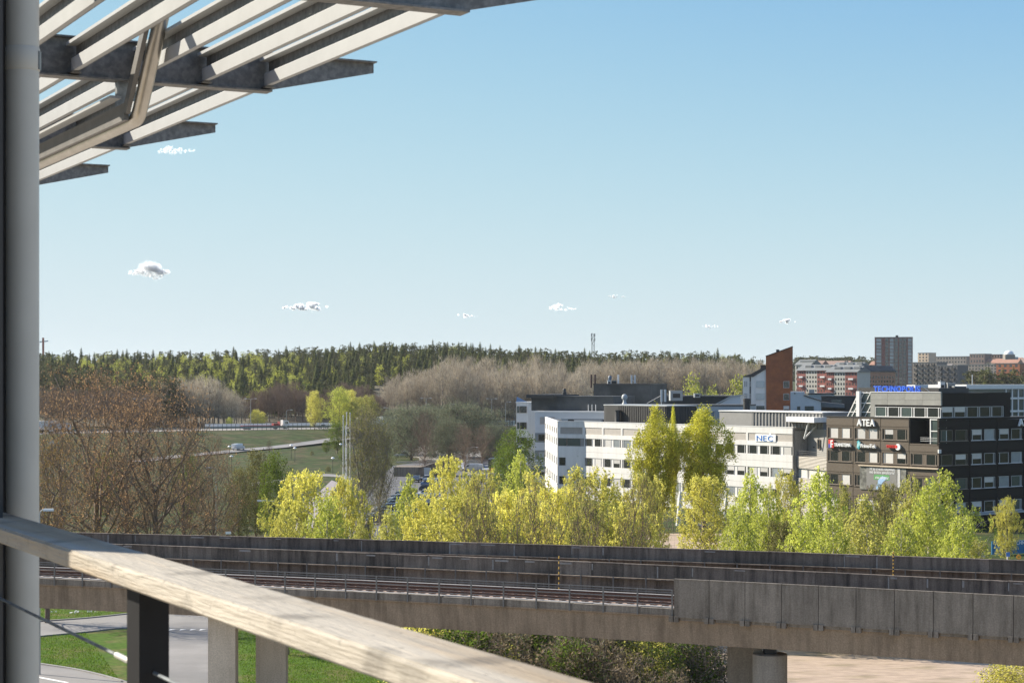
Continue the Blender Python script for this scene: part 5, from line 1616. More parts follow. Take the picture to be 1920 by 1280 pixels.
# telecom mast on the hill
c_ = P(1112, 655, 1050); zb = terrain(c_.x, c_.y)
tm = thing('telecom_mast', (c_.x, c_.y, zb), 'slender lattice telecom mast rising above the wooded hill', 'mast')
ztop_ = P(1112, 625, 1050).z
for sx, sy in ((-.75, -.6), (.75, -.6), (0, .7)):
    q = MB(); q.tube([(c_.x + sx, c_.y + sy, zb), (c_.x + sx, c_.y + sy, ztop_)], .14, 6); q.build('leg', metal_dk, tm)
lz = zb + 14; k = 0
while lz < ztop_ - 1:
    q = MB(); s1 = 1 if k % 2 else -1
    q.tube([(c_.x - s1 * .75, c_.y - .6, lz), (c_.x + s1 * .75, c_.y - .6, lz + 1.5)], .08, 5); q.build('brace', metal_dk, tm); lz += 1.5; k += 1
for z_ in (ztop_ - 1.0, ztop_ - 3.4):
    for sx in (-1.0, 1.0):
        q = MB(); q.box(c_.x + sx - .18, c_.x + sx + .18, c_.y - .9, c_.y - .6, z_ - .9, z_ + .9); q.build('antenna_panel', greyside_m, tm)
# tower crane at the far left
c_ = P(81, 655, 1500); zb = terrain(c_.x, c_.y)
cr = thing('tower_crane', (c_.x, c_.y, zb), 'small red and white tower crane on the far left skyline', 'crane')
zt_ = P(81, 641, 1500).z
q = MB(); q.box(c_.x - .7, c_.x + .7, c_.y - .7, c_.y + .7, zb, P(81, 633, 1500).z); q.build('mast', mat('crane_red', (.45, .12, .07), .6, .1, 1), cr)
q = MB(); q.bar((c_.x - 3, c_.y, zt_), (c_.x + 4, c_.y, zt_ + .8), 1, 1); q.build('jib', steelwhite_m, cr)
# ------------------------------------------------------------------ vegetation
bark_dark = mat('dark_bark', (.075, .058, .045), .9, .3, 6)
bark_brown = mat('brown_bark', (.17, .12, .085), .9, .3, 6)
bark_grey = mat('grey_bark', (.22, .185, .15), .9, .3, 4)
bark_birch = mat('birch_bark', (.50, .46, .40), .85, .35, 5, col2=(.10, .085, .07), f2=.62, scale2=3)
L_birch = leaf_mat('birch_leaf', (.53, .55, .115), .50, .35, (.44, .49, .095))
L_birch2 = leaf_mat('birch_leaf_olive', (.54, .51, .15), .45, .40, (.34, .35, .08))
L_maple = leaf_mat('maple_bud', (.72, .66, .15), .50, .32, (.62, .60, .15))
L_poplar = leaf_mat('poplar_leaf', (.66, .62, .085), .50, .40, (.52, .52, .08))
L_green = leaf_mat('fresh_green', (.17, .22, .035), .40, .45, (.12, .17, .03))
L_rust = leaf_mat('rusty_bud', (.46, .27, .14), .35, .45, (.36, .24, .12))
L_amber = leaf_mat('amber_bud', (.36, .23, .055), .35, .5, (.26, .18, .05))
L_olive = leaf_mat('olive_bud', (.25, .24, .085), .4, .45, (.19, .18, .07))
L_willow = leaf_mat('grey_willow', (.22, .24, .15), .35, .4, (.17, .19, .12))
L_shrub = leaf_mat('shrub_leaf', (.17, .22, .04), .40, .55, (.10, .17, .03))
L_dry = leaf_mat('dry_twig', (.25, .20, .13), .25, .4, (.17, .14, .09))
L_spruce = leaf_mat('spruce_needle', (.085, .100, .036), .2, .4, (.115, .120, .040))
L_pine = leaf_mat('pine_needle', (.115, .115, .050), .2, .4, (.090, .095, .044))
L_fbirch = leaf_mat('far_birch_leaf', (.46, .47, .09), .4, .35, (.38, .40, .08))
L_bare = leaf_mat('bare_twigs', (.47, .40, .30), .25, .3, (.38, .33, .25))
L_bare2 = leaf_mat('bare_twigs_dark', (.20, .145, .11), .2, .35, (.15, .11, .085))

def mesh_np(name, groups, mats, smooth=False):
    """groups: list of (verts (N,3), faces (M,4) or (M,3), material index)"""
    V, loops, starts, tot, mi = [], [], [], [], []
    vo = lo = 0
    for v, f, m in groups:
        if len(f) == 0: continue
        V.append(v); k = f.shape[1]
        loops.append((f + vo).ravel())
        starts.append(lo + np.arange(len(f)) * k); tot.append(np.full(len(f), k)); mi.append(np.full(len(f), m))
        vo += len(v); lo += f.size
    V = np.concatenate(V).astype(np.float32); loops = np.concatenate(loops).astype(np.int32)
    starts = np.concatenate(starts).astype(np.int32); tot = np.concatenate(tot).astype(np.int32); mi = np.concatenate(mi).astype(np.int32)
    me = bpy.data.meshes.new(name)
    me.vertices.add(len(V)); me.vertices.foreach_set('co', V.ravel())
    me.loops.add(len(loops)); me.loops.foreach_set('vertex_index', loops)
    me.polygons.add(len(starts)); me.polygons.foreach_set('loop_start', starts); me.polygons.foreach_set('loop_total', tot)
    me.polygons.foreach_set('material_index', mi)
    for m in mats: me.materials.append(m)
    if smooth: me.polygons.foreach_set('use_smooth', np.ones(len(starts), bool))
    me.update(calc_edges=True); me.validate()
    return me

def unit(v):
    return v / np.maximum(np.linalg.norm(v, axis=-1, keepdims=True), 1e-9)

def leaves(rs, pos, size, direc=None, spread=1.0, elong=1.0):
    """rhombic leaf faces; direc biases the long axis"""
    n = len(pos)
    a = unit(rs.normal(size=(n, 3)))
    if direc is not None: a = unit(direc + a * spread)
    b = unit(np.cross(a, rs.normal(size=(n, 3))))
    s = (size * rs.uniform(.6, 1.4, n))[:, None]
    v = np.stack([pos - a * s * elong, pos - b * s * .55, pos + a * s * elong, pos + b * s * .55], 1).reshape(-1, 3)
    f = np.arange(n * 4).reshape(n, 4)
    return v, f

def twigs(rs, pos, direc, length, width):
    """thin tapering triangles"""
    n = len(pos)
    d = unit(direc); L = (length * rs.uniform(.5, 1.3, n))[:, None]
    b = unit(np.cross(d, rs.normal(size=(n, 3)))) * (width * .5)
    v = np.stack([pos - b, pos + b, pos + d * L], 1).reshape(-1, 3)
    return v, np.arange(n * 3).reshape(n, 3)

def main_limbs(rs, trunk, n, z0, el0, el1, reach):
    """straight main branches leaving the trunk"""
    T = np.array(trunk); out = []
    for k in range(n):
        a = k * 2.4 + rs.uniform(-.4, .4); el = math.radians(rs.uniform(el0, el1)); L = reach * rs.uniform(.75, 1.1)
        j = int(np.clip(np.searchsorted(T[:, 2], z0 + (T[-1, 2] - z0) * (k + .5) / n), 1, len(T) - 1))
        d = np.array([math.cos(a) * math.cos(el), math.sin(a) * math.cos(el), math.sin(el)])
        s_ = np.linspace(0, 1, 7)[1:]
        out.append((j, T[j] + d * L * s_[:, None] + np.array([0, 0, 1.0]) * (.10 * L * s_ ** 2)[:, None] + np.cumsum(rs.normal(size=(6, 3)) * .018 * L, 0)))
    return out

def skeleton(rs, trunk, pts, up=1.0, mid=.25, limbs_=()):
    """join target points to the nearest lower node, starting from a trunk polyline; returns nodes, parents, radii"""
    nodes = [np.array(p, float) for p in trunk]; par = [-1] + list(range(len(trunk) - 1))
    axis_ = np.array(trunk)
    d0 = np.min(np.linalg.norm(pts[:, None, :] - axis_[None], axis=2), axis=1)
    N = np.zeros((len(trunk) + 2 * len(pts) + 6 * len(limbs_), 3)); N[:len(trunk)] = axis_; cnt = len(trunk)
    for j, lp in limbs_:
        for q_ in lp:
            N[cnt] = q_; par.append(j); j = cnt; cnt += 1
    if len(limbs_): d0 = np.min(np.linalg.norm(pts[:, None, :] - N[None, :cnt], axis=2), axis=1)
    tips = []
    for i in np.argsort(d0):
        p = pts[i]
        dv = p - N[:cnt]
        dist = np.linalg.norm(dv, axis=1); hor = np.hypot(dv[:, 0], dv[:, 1])
        cost = dist + 2.2 * np.maximum(0, up * hor - dv[:, 2])
        j = int(np.argmin(cost))
        m = (N[j] + p) / 2 + np.array([0, 0, -mid * .25 * dist[j]]) + rs.normal(size=3) * .04 * dist[j]
        N[cnt] = m; par.append(j); N[cnt + 1] = p; par.append(cnt); tips.append(cnt + 1); cnt += 2
    N = N[:cnt]; par = np.array(par)
    w = np.zeros(cnt); w[tips] = 1
    for i in range(cnt - 1, 0, -1):
        w[par[i]] += w[i] if par[i] >= 0 else 0
    return N, par, np.sqrt(np.maximum(w, .6)), np.array(tips)

def limbs(N, par, rad, scale, sides=4, rmin=.0):
    vs, fs = [], []
    ang = np.arange(sides) * 2 * np.pi / sides
    idx = [i for i in range(len(N)) if par[i] >= 0]
    i = np.array(idx); a = N[par[i]]; b = N[i]
    t = unit(b - a)
    ref = np.where(np.abs(t[:, 2:3]) > .9, np.array([[1., 0, 0]]), np.array([[0., 0, 1]]))
    x = unit(np.cross(t, ref)); y = np.cross(t, x)
    ra = np.maximum(np.minimum(rad[par[i]], rad[i] * 1.6) * scale, rmin)[:, None, None]; rb = np.maximum(rad[i] * scale, rmin)[:, None, None]
    ring = x[:, None, :] * np.cos(ang)[None, :, None] + y[:, None, :] * np.sin(ang)[None, :, None]
    va = a[:, None, :] + ring * ra; vb = b[:, None, :] + ring * rb
    v = np.concatenate([va, vb], 1).reshape(-1, 3)
    k = np.arange(sides)
    f1 = np.stack([k, (k + 1) % sides, sides + (k + 1) % sides, sides + k], 1)
    f = (f1[None] + (np.arange(len(i)) * 2 * sides)[:, None, None]).reshape(-1, 4)
    return v, f

def envelope(rs, n, H_, z0, rfun, shell=.55):
    """points inside a crown of radius rfun(t), t from 0 (crown base) to 1 (top); more of them near the outside"""
    t = rs.uniform(0, 1, n * 3)
    r = np.array([rfun(x) for x in t]); keep = rs.uniform(0, 1, n * 3) < (r / r.max()) ** 1.2
    t, r = t[keep][:n], r[keep][:n]
    a = rs.uniform(0, 2 * np.pi, len(t)); q = rs.uniform(0, 1, len(t)) ** shell
    lob = 1 + .20 * np.sin(a * 3 + rs.uniform(0, 6)) + .20 * np.sin(t * 11 + a * 2 + rs.uniform(0, 6)) + .10 * np.sin(t * 23 - a * 3)
    return np.stack([np.cos(a) * r * q * lob, np.sin(a) * r * q * lob, z0 + (H_ - z0) * t], 1)

def trunk_line(rs, H_, top, n=10, wob=.012, base=0.0):
    z = np.linspace(base, H_ * top, n)
    w = np.cumsum(rs.normal(size=(n, 2)) * wob * H_ / n * 3, 0); w[0] = 0
    return np.column_stack([w, z])

PROTO = {}
def proto(kind, seed):
    key = (kind, seed)
    if key in PROTO: return PROTO[key]
    rs = np.random.RandomState(seed * 77 + sum(map(ord, kind)))
    if kind == 'birch':          # weeping birch, 12 m
        Hh = 12.0
        pts = envelope(rs, 460, Hh, 1.0, lambda t: 2.35 * (math.sin(math.pi * min(1, .18 + .82 * t ** .8)) ** .8) + .25, .6)
        N, par, rad, tips = skeleton(rs, trunk_line(rs, Hh, .97, 16), pts, .9, -.4)
        tr = limbs(N, par, rad, .0085, 4, .006)
        P0 = N[tips]; k = 20
        base = np.repeat(P0, k, 0)
        s = np.tile(np.linspace(0, 1, k), len(P0)); Ls = np.repeat(rs.uniform(.5, 1.5, len(P0)), k)
        dr = np.repeat(rs.normal(size=(len(P0), 2)) * .18 + unit(P0[:, :2]) * .12, k, 0)
        pos = base + np.column_stack([dr[:, 0] * s, dr[:, 1] * s, .15 - Ls * s]) + rs.normal(size=base.shape) * .085
        ext = rs.normal(size=(len(P0) * 5, 3)) * .17 + np.repeat(P0, 5, 0)
        lv = leaves(rs, np.concatenate([pos, ext]), .092, np.array([0, 0, -1.0]), .9, 1.25)
        hang = twigs(rs, P0, np.column_stack([dr[::k], -np.ones(len(P0))]), 1.3, .02)
        res = (mesh_np('trunk', [(*tr, 0), (*hang, 0)], [bark_birch]), lv)
    elif kind == 'maple':        # budding maple with yellow tufts on open branches, 10 m
        Hh = 10.0
        pts = envelope(rs, 420, Hh, 1.4, lambda t: 3.3 * (math.sin(math.pi * min(1, .12 + .80 * t)) ** .6), .5)
        tl_ = trunk_line(rs, Hh, .62, 9, .02)
        N, par, rad, tips = skeleton(rs, tl_, pts, .8, .1, main_limbs(rs, tl_, 9, 1.6, 40, 68, 4.2))
        tr = limbs(N, par, rad, .0095, 4, .011)
        P0 = N[tips]
        up_ = np.array([0, 0, .9]) + unit(P0 - np.array([0, 0, 4.])) * .7
        tw = twigs(rs, np.repeat(P0, 3, 0), np.repeat(up_, 3, 0) + rs.normal(size=(len(P0) * 3, 3)) * .5, .5, .03)
        tipp = np.concatenate([P0, tw[0].reshape(-1, 3, 3)[:, 2]])
        k = 10
        pos = np.repeat(tipp, k, 0) + rs.normal(size=(len(tipp) * k, 3)) * np.array([.075, .075, .12])
        lv = leaves(rs, pos, .086, np.array([0, 0, .8]), 1.0, 1.1)
        res = (mesh_np('trunk', [(*tr, 0), (*tw, 0)], [bark_grey]), lv)
    elif kind == 'poplar':       # broad columnar tree with dense young leaves, 18 m
        Hh = 18.0
        pts = envelope(rs, 640, Hh, 3.4, lambda t: 4.1 * (math.sin(math.pi * min(1, .10 + .74 * t)) ** .8) * (1 if t < .72 else 1 - (t - .72) * 2.6), .45)
        N, par, rad, tips = skeleton(rs, trunk_line(rs, Hh, .8, 12), pts, .35, .5)
        tr = limbs(N, par, rad, .0115, 4, .014)
        P0 = N[tips]; k = 58
        pos = np.repeat(P0, k, 0) + rs.normal(size=(len(P0) * k, 3)) * np.array([.30, .30, .42])
        lv = leaves(rs, pos, .125, np.array([0, 0, .3]), 1.0)
        res = (mesh_np('trunk', [(*tr, 0)], [bark_brown]), lv)
    elif kind in ('bare', 'willow', 'wide', 'rust'):
        if kind == 'willow': Hh, w, z0, upk, nb = 14.0, 2.6, 1.5, .2, 300     # upright thin olive crown
        elif kind == 'rust': Hh, w, z0, upk, nb = 20.0, 6.4, 2.6, .6, 520    # big spreading tree breaking into rusty bud
        elif kind == 'wide': Hh, w, z0, upk, nb = 8.0, 3.6, 1.2, .8, 320
        else: Hh, w, z0, upk, nb = 12.0, 3.2, 2.0, .8, 260
        shape = (lambda t: w * (.35 + .65 * t) * (1 if t < .8 else 1 - (t - .8) * 2.5)) if kind == 'willow' else (lambda t: w * (math.sin(math.pi * min(1, .16 + .72 * t)) ** .65))
        pts = envelope(rs, nb, Hh, z0, shape, .6)
        tl_ = trunk_line(rs, Hh, .35 if kind != 'rust' else .50, 8, .015)
        N, par, rad, tips = skeleton(rs, tl_, pts, upk, .1, main_limbs(rs, tl_, 13 if kind == 'rust' else 8, Hh * .12, 58 if kind == 'willow' else 32, 82 if kind == 'willow' else 66, Hh * (.45 if kind != 'wide' else .5)))
        tr = limbs(N, par, rad, .017 if kind == 'rust' else .010, 5, .016)
        P0 = N[tips]; k = 10
        c = np.array([0, 0, Hh * .35])
        dd = unit(P0 - c) + np.array([0, 0, 1.3 if kind in ('willow', 'rust') else .3])
        tw = twigs(rs, np.repeat(P0, k, 0) + rs.normal(size=(len(P0) * k, 3)) * .35, np.repeat(dd, k, 0) + rs.normal(size=(len(P0) * k, 3)) * .45, 1.15 if kind != 'wide' else .8, .026)
        pos = tw[0].reshape(-1, 3, 3); al = rs.uniform(.25, 1, len(pos))[:, None]
        pos = pos[:, 2] * al + pos[:, 0] * (1 - al)
        kk = {'rust': 2, 'willow': 3, 'wide': 7, 'bare': 1}[kind]
        pos = np.repeat(pos, kk, 0) + rs.normal(size=(len(pos) * kk, 3)) * .12
        lv = leaves(rs, pos, .062 if kind == 'rust' else .066, np.array([0, 0, .8]), .9, 1.2)
        res = (mesh_np('trunk', [(*tr, 0), (*tw, 0)], [bark_brown if kind in ('rust',) else (bark_brown if kind != 'willow' else bark_grey)]), lv)
    elif kind == 'bush':         # dense shrub, 4 m
        Hh = 4.0
        pts = envelope(rs, 160, Hh, .2, lambda t: 2.0 * math.sqrt(max(.02, 1 - t ** 2.2)), .5)
        N, par, rad, tips = skeleton(rs, trunk_line(rs, Hh, .2, 3), pts, .8, .3)
        tr = limbs(N, par, rad, .008, 4, .012)
        P0 = N[tips]; tw = twigs(rs, np.repeat(P0, 4, 0), rs.normal(size=(len(P0) * 4, 3)) + [0, 0, 1.0], .7, .028)
        pos = np.repeat(P0, 20, 0) + rs.normal(size=(len(P0) * 20, 3)) * .24
        lv = leaves(rs, pos, .085)
        res = (mesh_np('trunk', [(*tr, 0), (*tw, 0)], [bark_grey]), lv)
    elif kind == 'round':        # full round crown in fresh leaf, 10 m
        Hh = 10.0
        pts = envelope(rs, 320, Hh, 1.5, lambda t: 2.9 * (math.sin(math.pi * min(1, .14 + .78 * t)) ** .6), .45)
        N, par, rad, tips = skeleton(rs, trunk_line(rs, Hh, .6, 8), pts, .8, .3)
        tr = limbs(N, par, rad, .010, 4, .012)
        P0 = N[tips]; pos = np.repeat(P0, 34, 0) + rs.normal(size=(len(P0) * 34, 3)) * .30
        lv = leaves(rs, pos, .095)
        res = (mesh_np('trunk', [(*tr, 0)], [bark_brown]), lv)
    PROTO[key] = (res[0], res[1], Hh, {})
    return PROTO[key]

def plant(kind, seed, leafm, px, ytop, D, label, wscale=1.0, name=None, group=None, rot=None, base=None, cat='tree', parts=True, thin=None):
    """tree whose top shows at photo column px, row ytop when it stands D metres away on the ground"""
    trunk_me, lv, Hh, cache = proto(kind, seed)
    if thin not in cache:
        v, f = lv
        if thin: f = f[:int(len(f) * thin)] if False else f[np.random.RandomState(5).permutation(len(f))[:int(len(f) * thin)]]
        cache[thin] = mesh_np('crown', [(v, f, 0)], [leafm])
    p = P(px, ytop, D); zg = terrain(p.x, p.y) if base is None else base
    h = p.z - zg; s = h / Hh
    t = thing(name or 'tree', (p.x, p.y, zg), label, cat, group)
    r = (seed * 2.4 + px * .37) % 6.28 if rot is None else rot
    t.rotation_euler = (0, 0, r); t.scale = (s * wscale, s * wscale, s)
    sub('trunk', trunk_me, t); cr_ = sub('crown', cache[thin], t)
    cr_.material_slots[0].link = 'OBJECT'; cr_.material_slots[0].material = leafm
    return t

G1 = 'birches in a row behind the viaduct'; G2 = 'yellow budding maples behind the viaduct'
B = 'birch'; M = 'maple'
front = [
 # kind, seed, leaf, px, ytop, D, wscale, name, label
 (M, 4, L_maple, 566, 895, 178, .85, 'maple_tree', 'slim yellow budding maple beside the cobbled slope'),
 (M, 2, L_maple, 540, 970, 150, .55, 'maple_tree', 'small sparse maple sapling beside the curved street lamp'),
 (B, 5, L_birch, 612, 912, 172, 1.05, 'birch_tree', 'pale green birch between the cobbled slope and the side street'),
 (M, 3, L_maple, 650, 902, 185, .60, 'maple_tree', 'yellow budding maple leaning on the birch by the side street'),
 (B, 1, L_birch2, 676, 960, 165, .60, 'birch_tree', 'low olive birch left of the side street'),
 (B, 4, L_birch, 766, 888, 182, .88, 'birch_tree', 'tall pale birch right of the side street'),
 (B, 2, L_birch2, 729, 950, 160, .85, 'birch_tree', 'shorter birch in front of the parked car row'),
 (M, 5, L_maple, 842, 866, 205, .62, 'maple_tree', 'tall yellow maple hiding the black car row'),
 (M, 3, L_maple, 800, 940, 165, .75, 'maple_tree', 'yellow maple in front of the parked cars'),
 (M, 1, L_maple, 905, 892, 190, .75, 'maple_tree', 'wide yellow maple below the lot with the walking person'),
 (M, 4, L_maple, 880, 940, 158, 1.0, 'maple_tree', 'low dense yellow maple behind the parapet'),
 (B, 2, L_birch, 975, 845, 225, .95, 'birch_tree', 'bright pale birch left of the white office corner'),
 (B, 5, L_maple, 1000, 868, 205, 1.2, 'birch_tree', 'wide yellow green birch before the white office corner'),
 (M, 3, L_maple, 950, 930, 165, 1.0, 'maple_tree', 'yellow maple at the foot of the pale birches'),
 (M, 1, L_maple, 1098, 888, 192, .95, 'maple_tree', 'open branched yellow maple before the shaded white wing'),
 (M, 4, L_maple, 1046, 925, 170, .85, 'maple_tree', 'small yellow maple before the white office wing'),
 (B, 2, L_birch2, 1152, 905, 195, 1.0, 'birch_tree', 'yellowish birch left of the twin tall trees'),
 (M, 5, L_birch2, 1122, 950, 160, .9, 'maple_tree', 'low olive maple behind the striped marker rod'),
 (M, 3, L_maple, 1205, 896, 200, .75, 'maple_tree', 'slender yellow maple at the foot of the left tall tree'),
 (M, 1, L_maple, 1185, 955, 158, .8, 'maple_tree', 'low yellow maple near the sandy pavement'),
 (M, 4, L_maple, 1322, 900, 215, 1.05, 'maple_tree', 'rounded yellow maple in front of the right tall tree'),
 (B, 2, L_birch, 1408, 880, 178, .95, 'birch_tree', 'tall fresh birch below the three letter sign'),
 (B, 5, L_birch, 1386, 930, 160, .90, 'birch_tree', 'shorter birch beside the tall street lamp'),
 (B, 3, L_birch, 1440, 905, 168, .8, 'birch_tree', 'narrow birch hugging the tall fresh one'),
 (M, 1, L_maple, 1474, 892, 210, .62, 'maple_tree', 'sparse yellow maple before the end of the white office'),
 (M, 4, L_olive, 1470, 985, 165, .8, 'maple_tree', 'low brownish maple in the gap between birches'),
 (B, 2, L_birch, 1536, 877, 172, 1.10, 'birch_tree', 'tall weeping birch before the corrugated balconies'),
 (B, 5, L_birch, 1505, 945, 155, .95, 'birch_tree', 'low birch at the left foot of the weeping one'),
 (B, 3, L_birch, 1560, 955, 152, 1.0, 'birch_tree', 'low birch at the right foot of the weeping one'),
 (B, 1, L_birch2, 1582, 900, 195, .75, 'birch_tree', 'thin olive birch below the red emblem lettering'),
 (B, 4, L_birch2, 1622, 925, 165, 1.25, 'birch_tree', 'broad olive birch below the grey banner'),
 (M, 2, L_olive, 1664, 915, 195, .7, 'maple_tree', 'brownish sparse maple below the banner edge'),
 (M, 5, L_maple, 1660, 915, 210, .35, 'maple_tree', 'thin yellow maple shoot below the tent print'),
 (B, 3, L_birch2, 1708, 885, 180, .95, 'birch_tree', 'olive birch touching the right edge of the banner'),
 (B, 1, L_birch, 1688, 965, 150, 1.05, 'birch_tree', 'low birch in front of the striped rod on the right'),
 (B, 4, L_birch, 1768, 878, 176, 1.30, 'birch_tree', 'largest rounded birch at the corner of the dark office'),
 (B, 2, L_birch, 1740, 900, 165, .95, 'birch_tree', 'birch merged into the left side of the largest one'),
 (B, 5, L_birch, 1802, 950, 160, 1.1, 'birch_tree', 'lower birch on the right flank of the largest one'),
 (B, 3, L_birch2, 1835, 1003, 158, .9, 'birch_tree', 'small birch beside the blue hoarding'),
]
for kind, sd, lf_, px, yt, D, ws, nm, lab in front:
    plant(kind, sd, lf_, px, yt, D, lab, ws, nm, G1 if kind == B else G2)
plant('maple', 2, L_maple, 1887, 938, 222, 'young yellow maple with straight trunk before the blue hoarding', .62, 'maple_tree', G2)
G3 = 'pair of tall trees before the white office'
plant('poplar', 1, L_poplar, 1231, 765, 268, 'left one of two tall yellow green trees before the white office', .80, 'tall_tree', G3)
plant('poplar', 2, L_poplar, 1319, 762, 268, 'right one of two tall yellow green trees before the white office', .88, 'tall_tree', G3)
plant('poplar', 3, L_poplar, 1262, 766, 275, 'slim shoot rising between the two tall yellow green trees', .20, 'tall_tree', G3)
plant('round', 1, L_green, 967, 806, 330, 'dense fresh green tree left of the white office', .95, 'green_tree')
plant('round', 2, L_green, 950, 840, 310, 'lower fresh green tree by the car park edge', .9, 'green_tree')
# trees in the park on the left
G4 = 'rusty trees in the park'
plant('rust', 1, L_rust, 182, 700, 190, 'huge rusty brown budding tree with twin trunks in the park', 1.0, 'budding_tree', G4, rot=.4)
plant('rust', 2, L_rust, 287, 722, 186, 'wide rusty brown budding tree with single trunk in the park', 1.05, 'budding_tree', G4, rot=2.2)
plant('rust', 2, L_amber, 88, 815, 170, 'amber budding tree right next to the downpipe', .75, 'budding_tree', G4, rot=5.0)
plant('rust', 1, L_rust, 400, 842, 215, 'lower rusty tree right of the wide one', .8, 'budding_tree', G4, rot=1.1)
plant('rust', 2, L_rust, 112, 748, 228, 'rusty tree half hidden behind the downpipe', .85, 'budding_tree', G4, rot=4.0)
plant('rust', 1, L_rust, 236, 765, 244, 'rusty tree rising between the two big rusty ones', .9, 'budding_tree', G4, rot=3.3)
plant('rust', 2, L_rust, 345, 788, 236, 'rusty tree behind the right side of the wide one', .85, 'budding_tree', G4, rot=.9)
plant('round', 1, L_olive, 480, 845, 250, 'dull green birch shaded in the park', .62, 'birch_tree', 'dull green park birches')
plant('round', 2, L_green, 515, 850, 245, 'darker green birch in the park by the curved lamp', .62, 'birch_tree', 'dull green park birches')
plant('round', 1, L_olive, 447, 880, 240, 'small dull green birch at the edge of the rusty trees', .6, 'birch_tree', 'dull green park birches')
plant('round', 2, L_green, 350, 850, 280, 'green tree seen through the rusty branches', .7, 'birch_tree', 'dull green park birches')
plant('round', 1, L_green, 200, 850, 290, 'green tree behind the twin trunks', .8, 'birch_tree', 'dull green park birches')
plant('willow', 1, L_olive, 686, 778, 262, 'tall olive willow with many upright stems beside the flag poles', 1.0, 'willow_tree')
plant('willow', 2, L_olive, 715, 800, 268, 'second olive willow leaning right of the flag poles', .8, 'willow_tree')
G5 = 'grey green willows at the car park'
for k, (px, yt, D, ws) in enumerate(((772, 768, 520, 1.1), (812, 765, 545, 1.2), (868, 762, 530, 1.3), (905, 772, 540, 1.1), (740, 772, 560, 1.0), (840, 790, 500, 1.0), (925, 800, 520, .9))):
    plant('wide', 1 + k % 2, L_willow, px, yt, D, 'round grey green willow at the back of the car park', ws, 'willow_tree', G5)
plant('bare', 1, L_bare2, 795, 775, 440, 'bare tree with forked dark trunk in the car park', .8, 'bare_tree')
plant('bare', 2, L_bare2, 870, 800, 455, 'dark bare tree beside the car park lamp', .9, 'bare_tree')
plant('bare', 1, L_bare2, 905, 800, 470, 'dark bare tree behind the white van', 1.0, 'bare_tree')
plant('bare', 2, L_bare2, 845, 820, 520, 'brownish bare tree at the upper lot', .8, 'bare_tree')
plant('bush', 1, L_olive, 684, 975, 262, 'dark low shrub at the foot of the willow', 1.0, 'shrub', cat='shrub')
# yellow birches along the highway
G6 = 'yellow birches along the highway'
hwb = [(590, 733, 655, .75, L_maple), (636, 727, 640, 1.0, L_birch), (655, 732, 650, 1.0, L_maple), (690, 742, 660, 1.0, L_birch2), (672, 745, 640, .9, L_birch2), (480, 768, 690, 1.3, L_maple), (430, 782, 680, 1.1, L_birch), (492, 772, 700, 1.0, L_maple), (540, 795, 690, 1.4, L_maple)]
for k, (px, yt, D, ws, lf_) in enumerate(hwb):
    plant('round', 1 + k % 2, lf_, px, yt, D, 'yellow spring birch standing along the highway', ws, 'birch_tree', G6)
plant('round', 2, L_green, 632, 790, 560, 'dark green tree below the highway yellow birches', .95, 'green_tree')
for k_, (px_, yt_, D_, kd_, lf2) in enumerate(((505, 826, 560, 'bare', L_olive), (668, 792, 600, 'bare', L_willow), (700, 800, 590, 'wide', L_willow), (585, 845, 520, 'bush', L_olive), (645, 838, 510, 'bush', L_green), (662, 850, 480, 'bush', L_olive), (560, 880, 440, 'bush', L_olive), (615, 872, 455, 'bush', L_olive), (410, 815, 560, 'bare', L_olive), (725, 815, 560, 'wide', L_willow), (880, 812, 610, 'bush', L_willow), (935, 822, 600, 'bush', L_olive))):
    plant(kd_, 1 + k_ % 2, lf2, px_, yt_, D_, ['leafless olive tree on the bank beside the slip road', 'pale willowy tree below the highway lorries', 'low grey willow at the end of the slip road', 'olive bush on the mound below the slip road', 'green bush at the foot of the flag poles', 'olive bush behind the flag poles', 'olive bush near the bend of the foot path', 'olive bush above the foot path', 'leafless olive tree left of the white van', 'low grey willow left of the upper lot', 'grey bush below the noise screen', 'olive bush behind the garage'][k_], 1.0, 'bank_tree' if kd_ != 'bush' else 'shrub', cat='tree' if kd_ != 'bush' else 'shrub')
plant('round', 1, L_green, 612, 825, 545, 'lower dark green bush tree at the slip road end', 1.2, 'green_tree')
# shrubs under the viaduct
G7 = 'shrubs below the viaduct'
srng = random.Random(5)
shl = ['fresh green shrub below the viaduct deck', 'dry brown shrub below the viaduct deck']
for k in range(72):
    px = 800 + (k % 36) * 16 + srng.uniform(-9, 9); D = srng.uniform(121, 134) if k < 36 else srng.uniform(136, 165)
    if px > 1345: continue
    dry = srng.random() < .55
    top = (srng.uniform(3.6, 6.2) if px < 1220 else srng.uniform(2.8, 5.0)) * (1 if k < 36 else .7)
    plant('bush', 1 + k % 3, L_dry if dry else (L_shrub if srng.random() < .72 else L_maple), px, CY + (H - top) * F / D, D, shl[1] if dry else shl[0], srng.uniform(.8, 1.2), 'shrub', G7 + (' dry' if dry else ' green'), cat='shrub', thin=.5 if dry else None)
for px, D in ((900, 140), (1000, 133), (1090, 138), (1200, 140)):
    plant('bare', 1 + px % 2, L_shrub, px, 900, D, 'thin bare sapling among the shrubs below the viaduct', .5, 'sapling', 'saplings below the viaduct', thin=.4)
plant('bush', 2, L_maple, 1885, 1238, 128, 'pale yellow bush at the edge of the dry field', 1.6, 'shrub', cat='shrub')
plant('bush', 3, L_maple, 1935, 1225, 130, 'pale yellow bush beside the dry field by the viaduct', 1.6, 'shrub', cat='shrub')

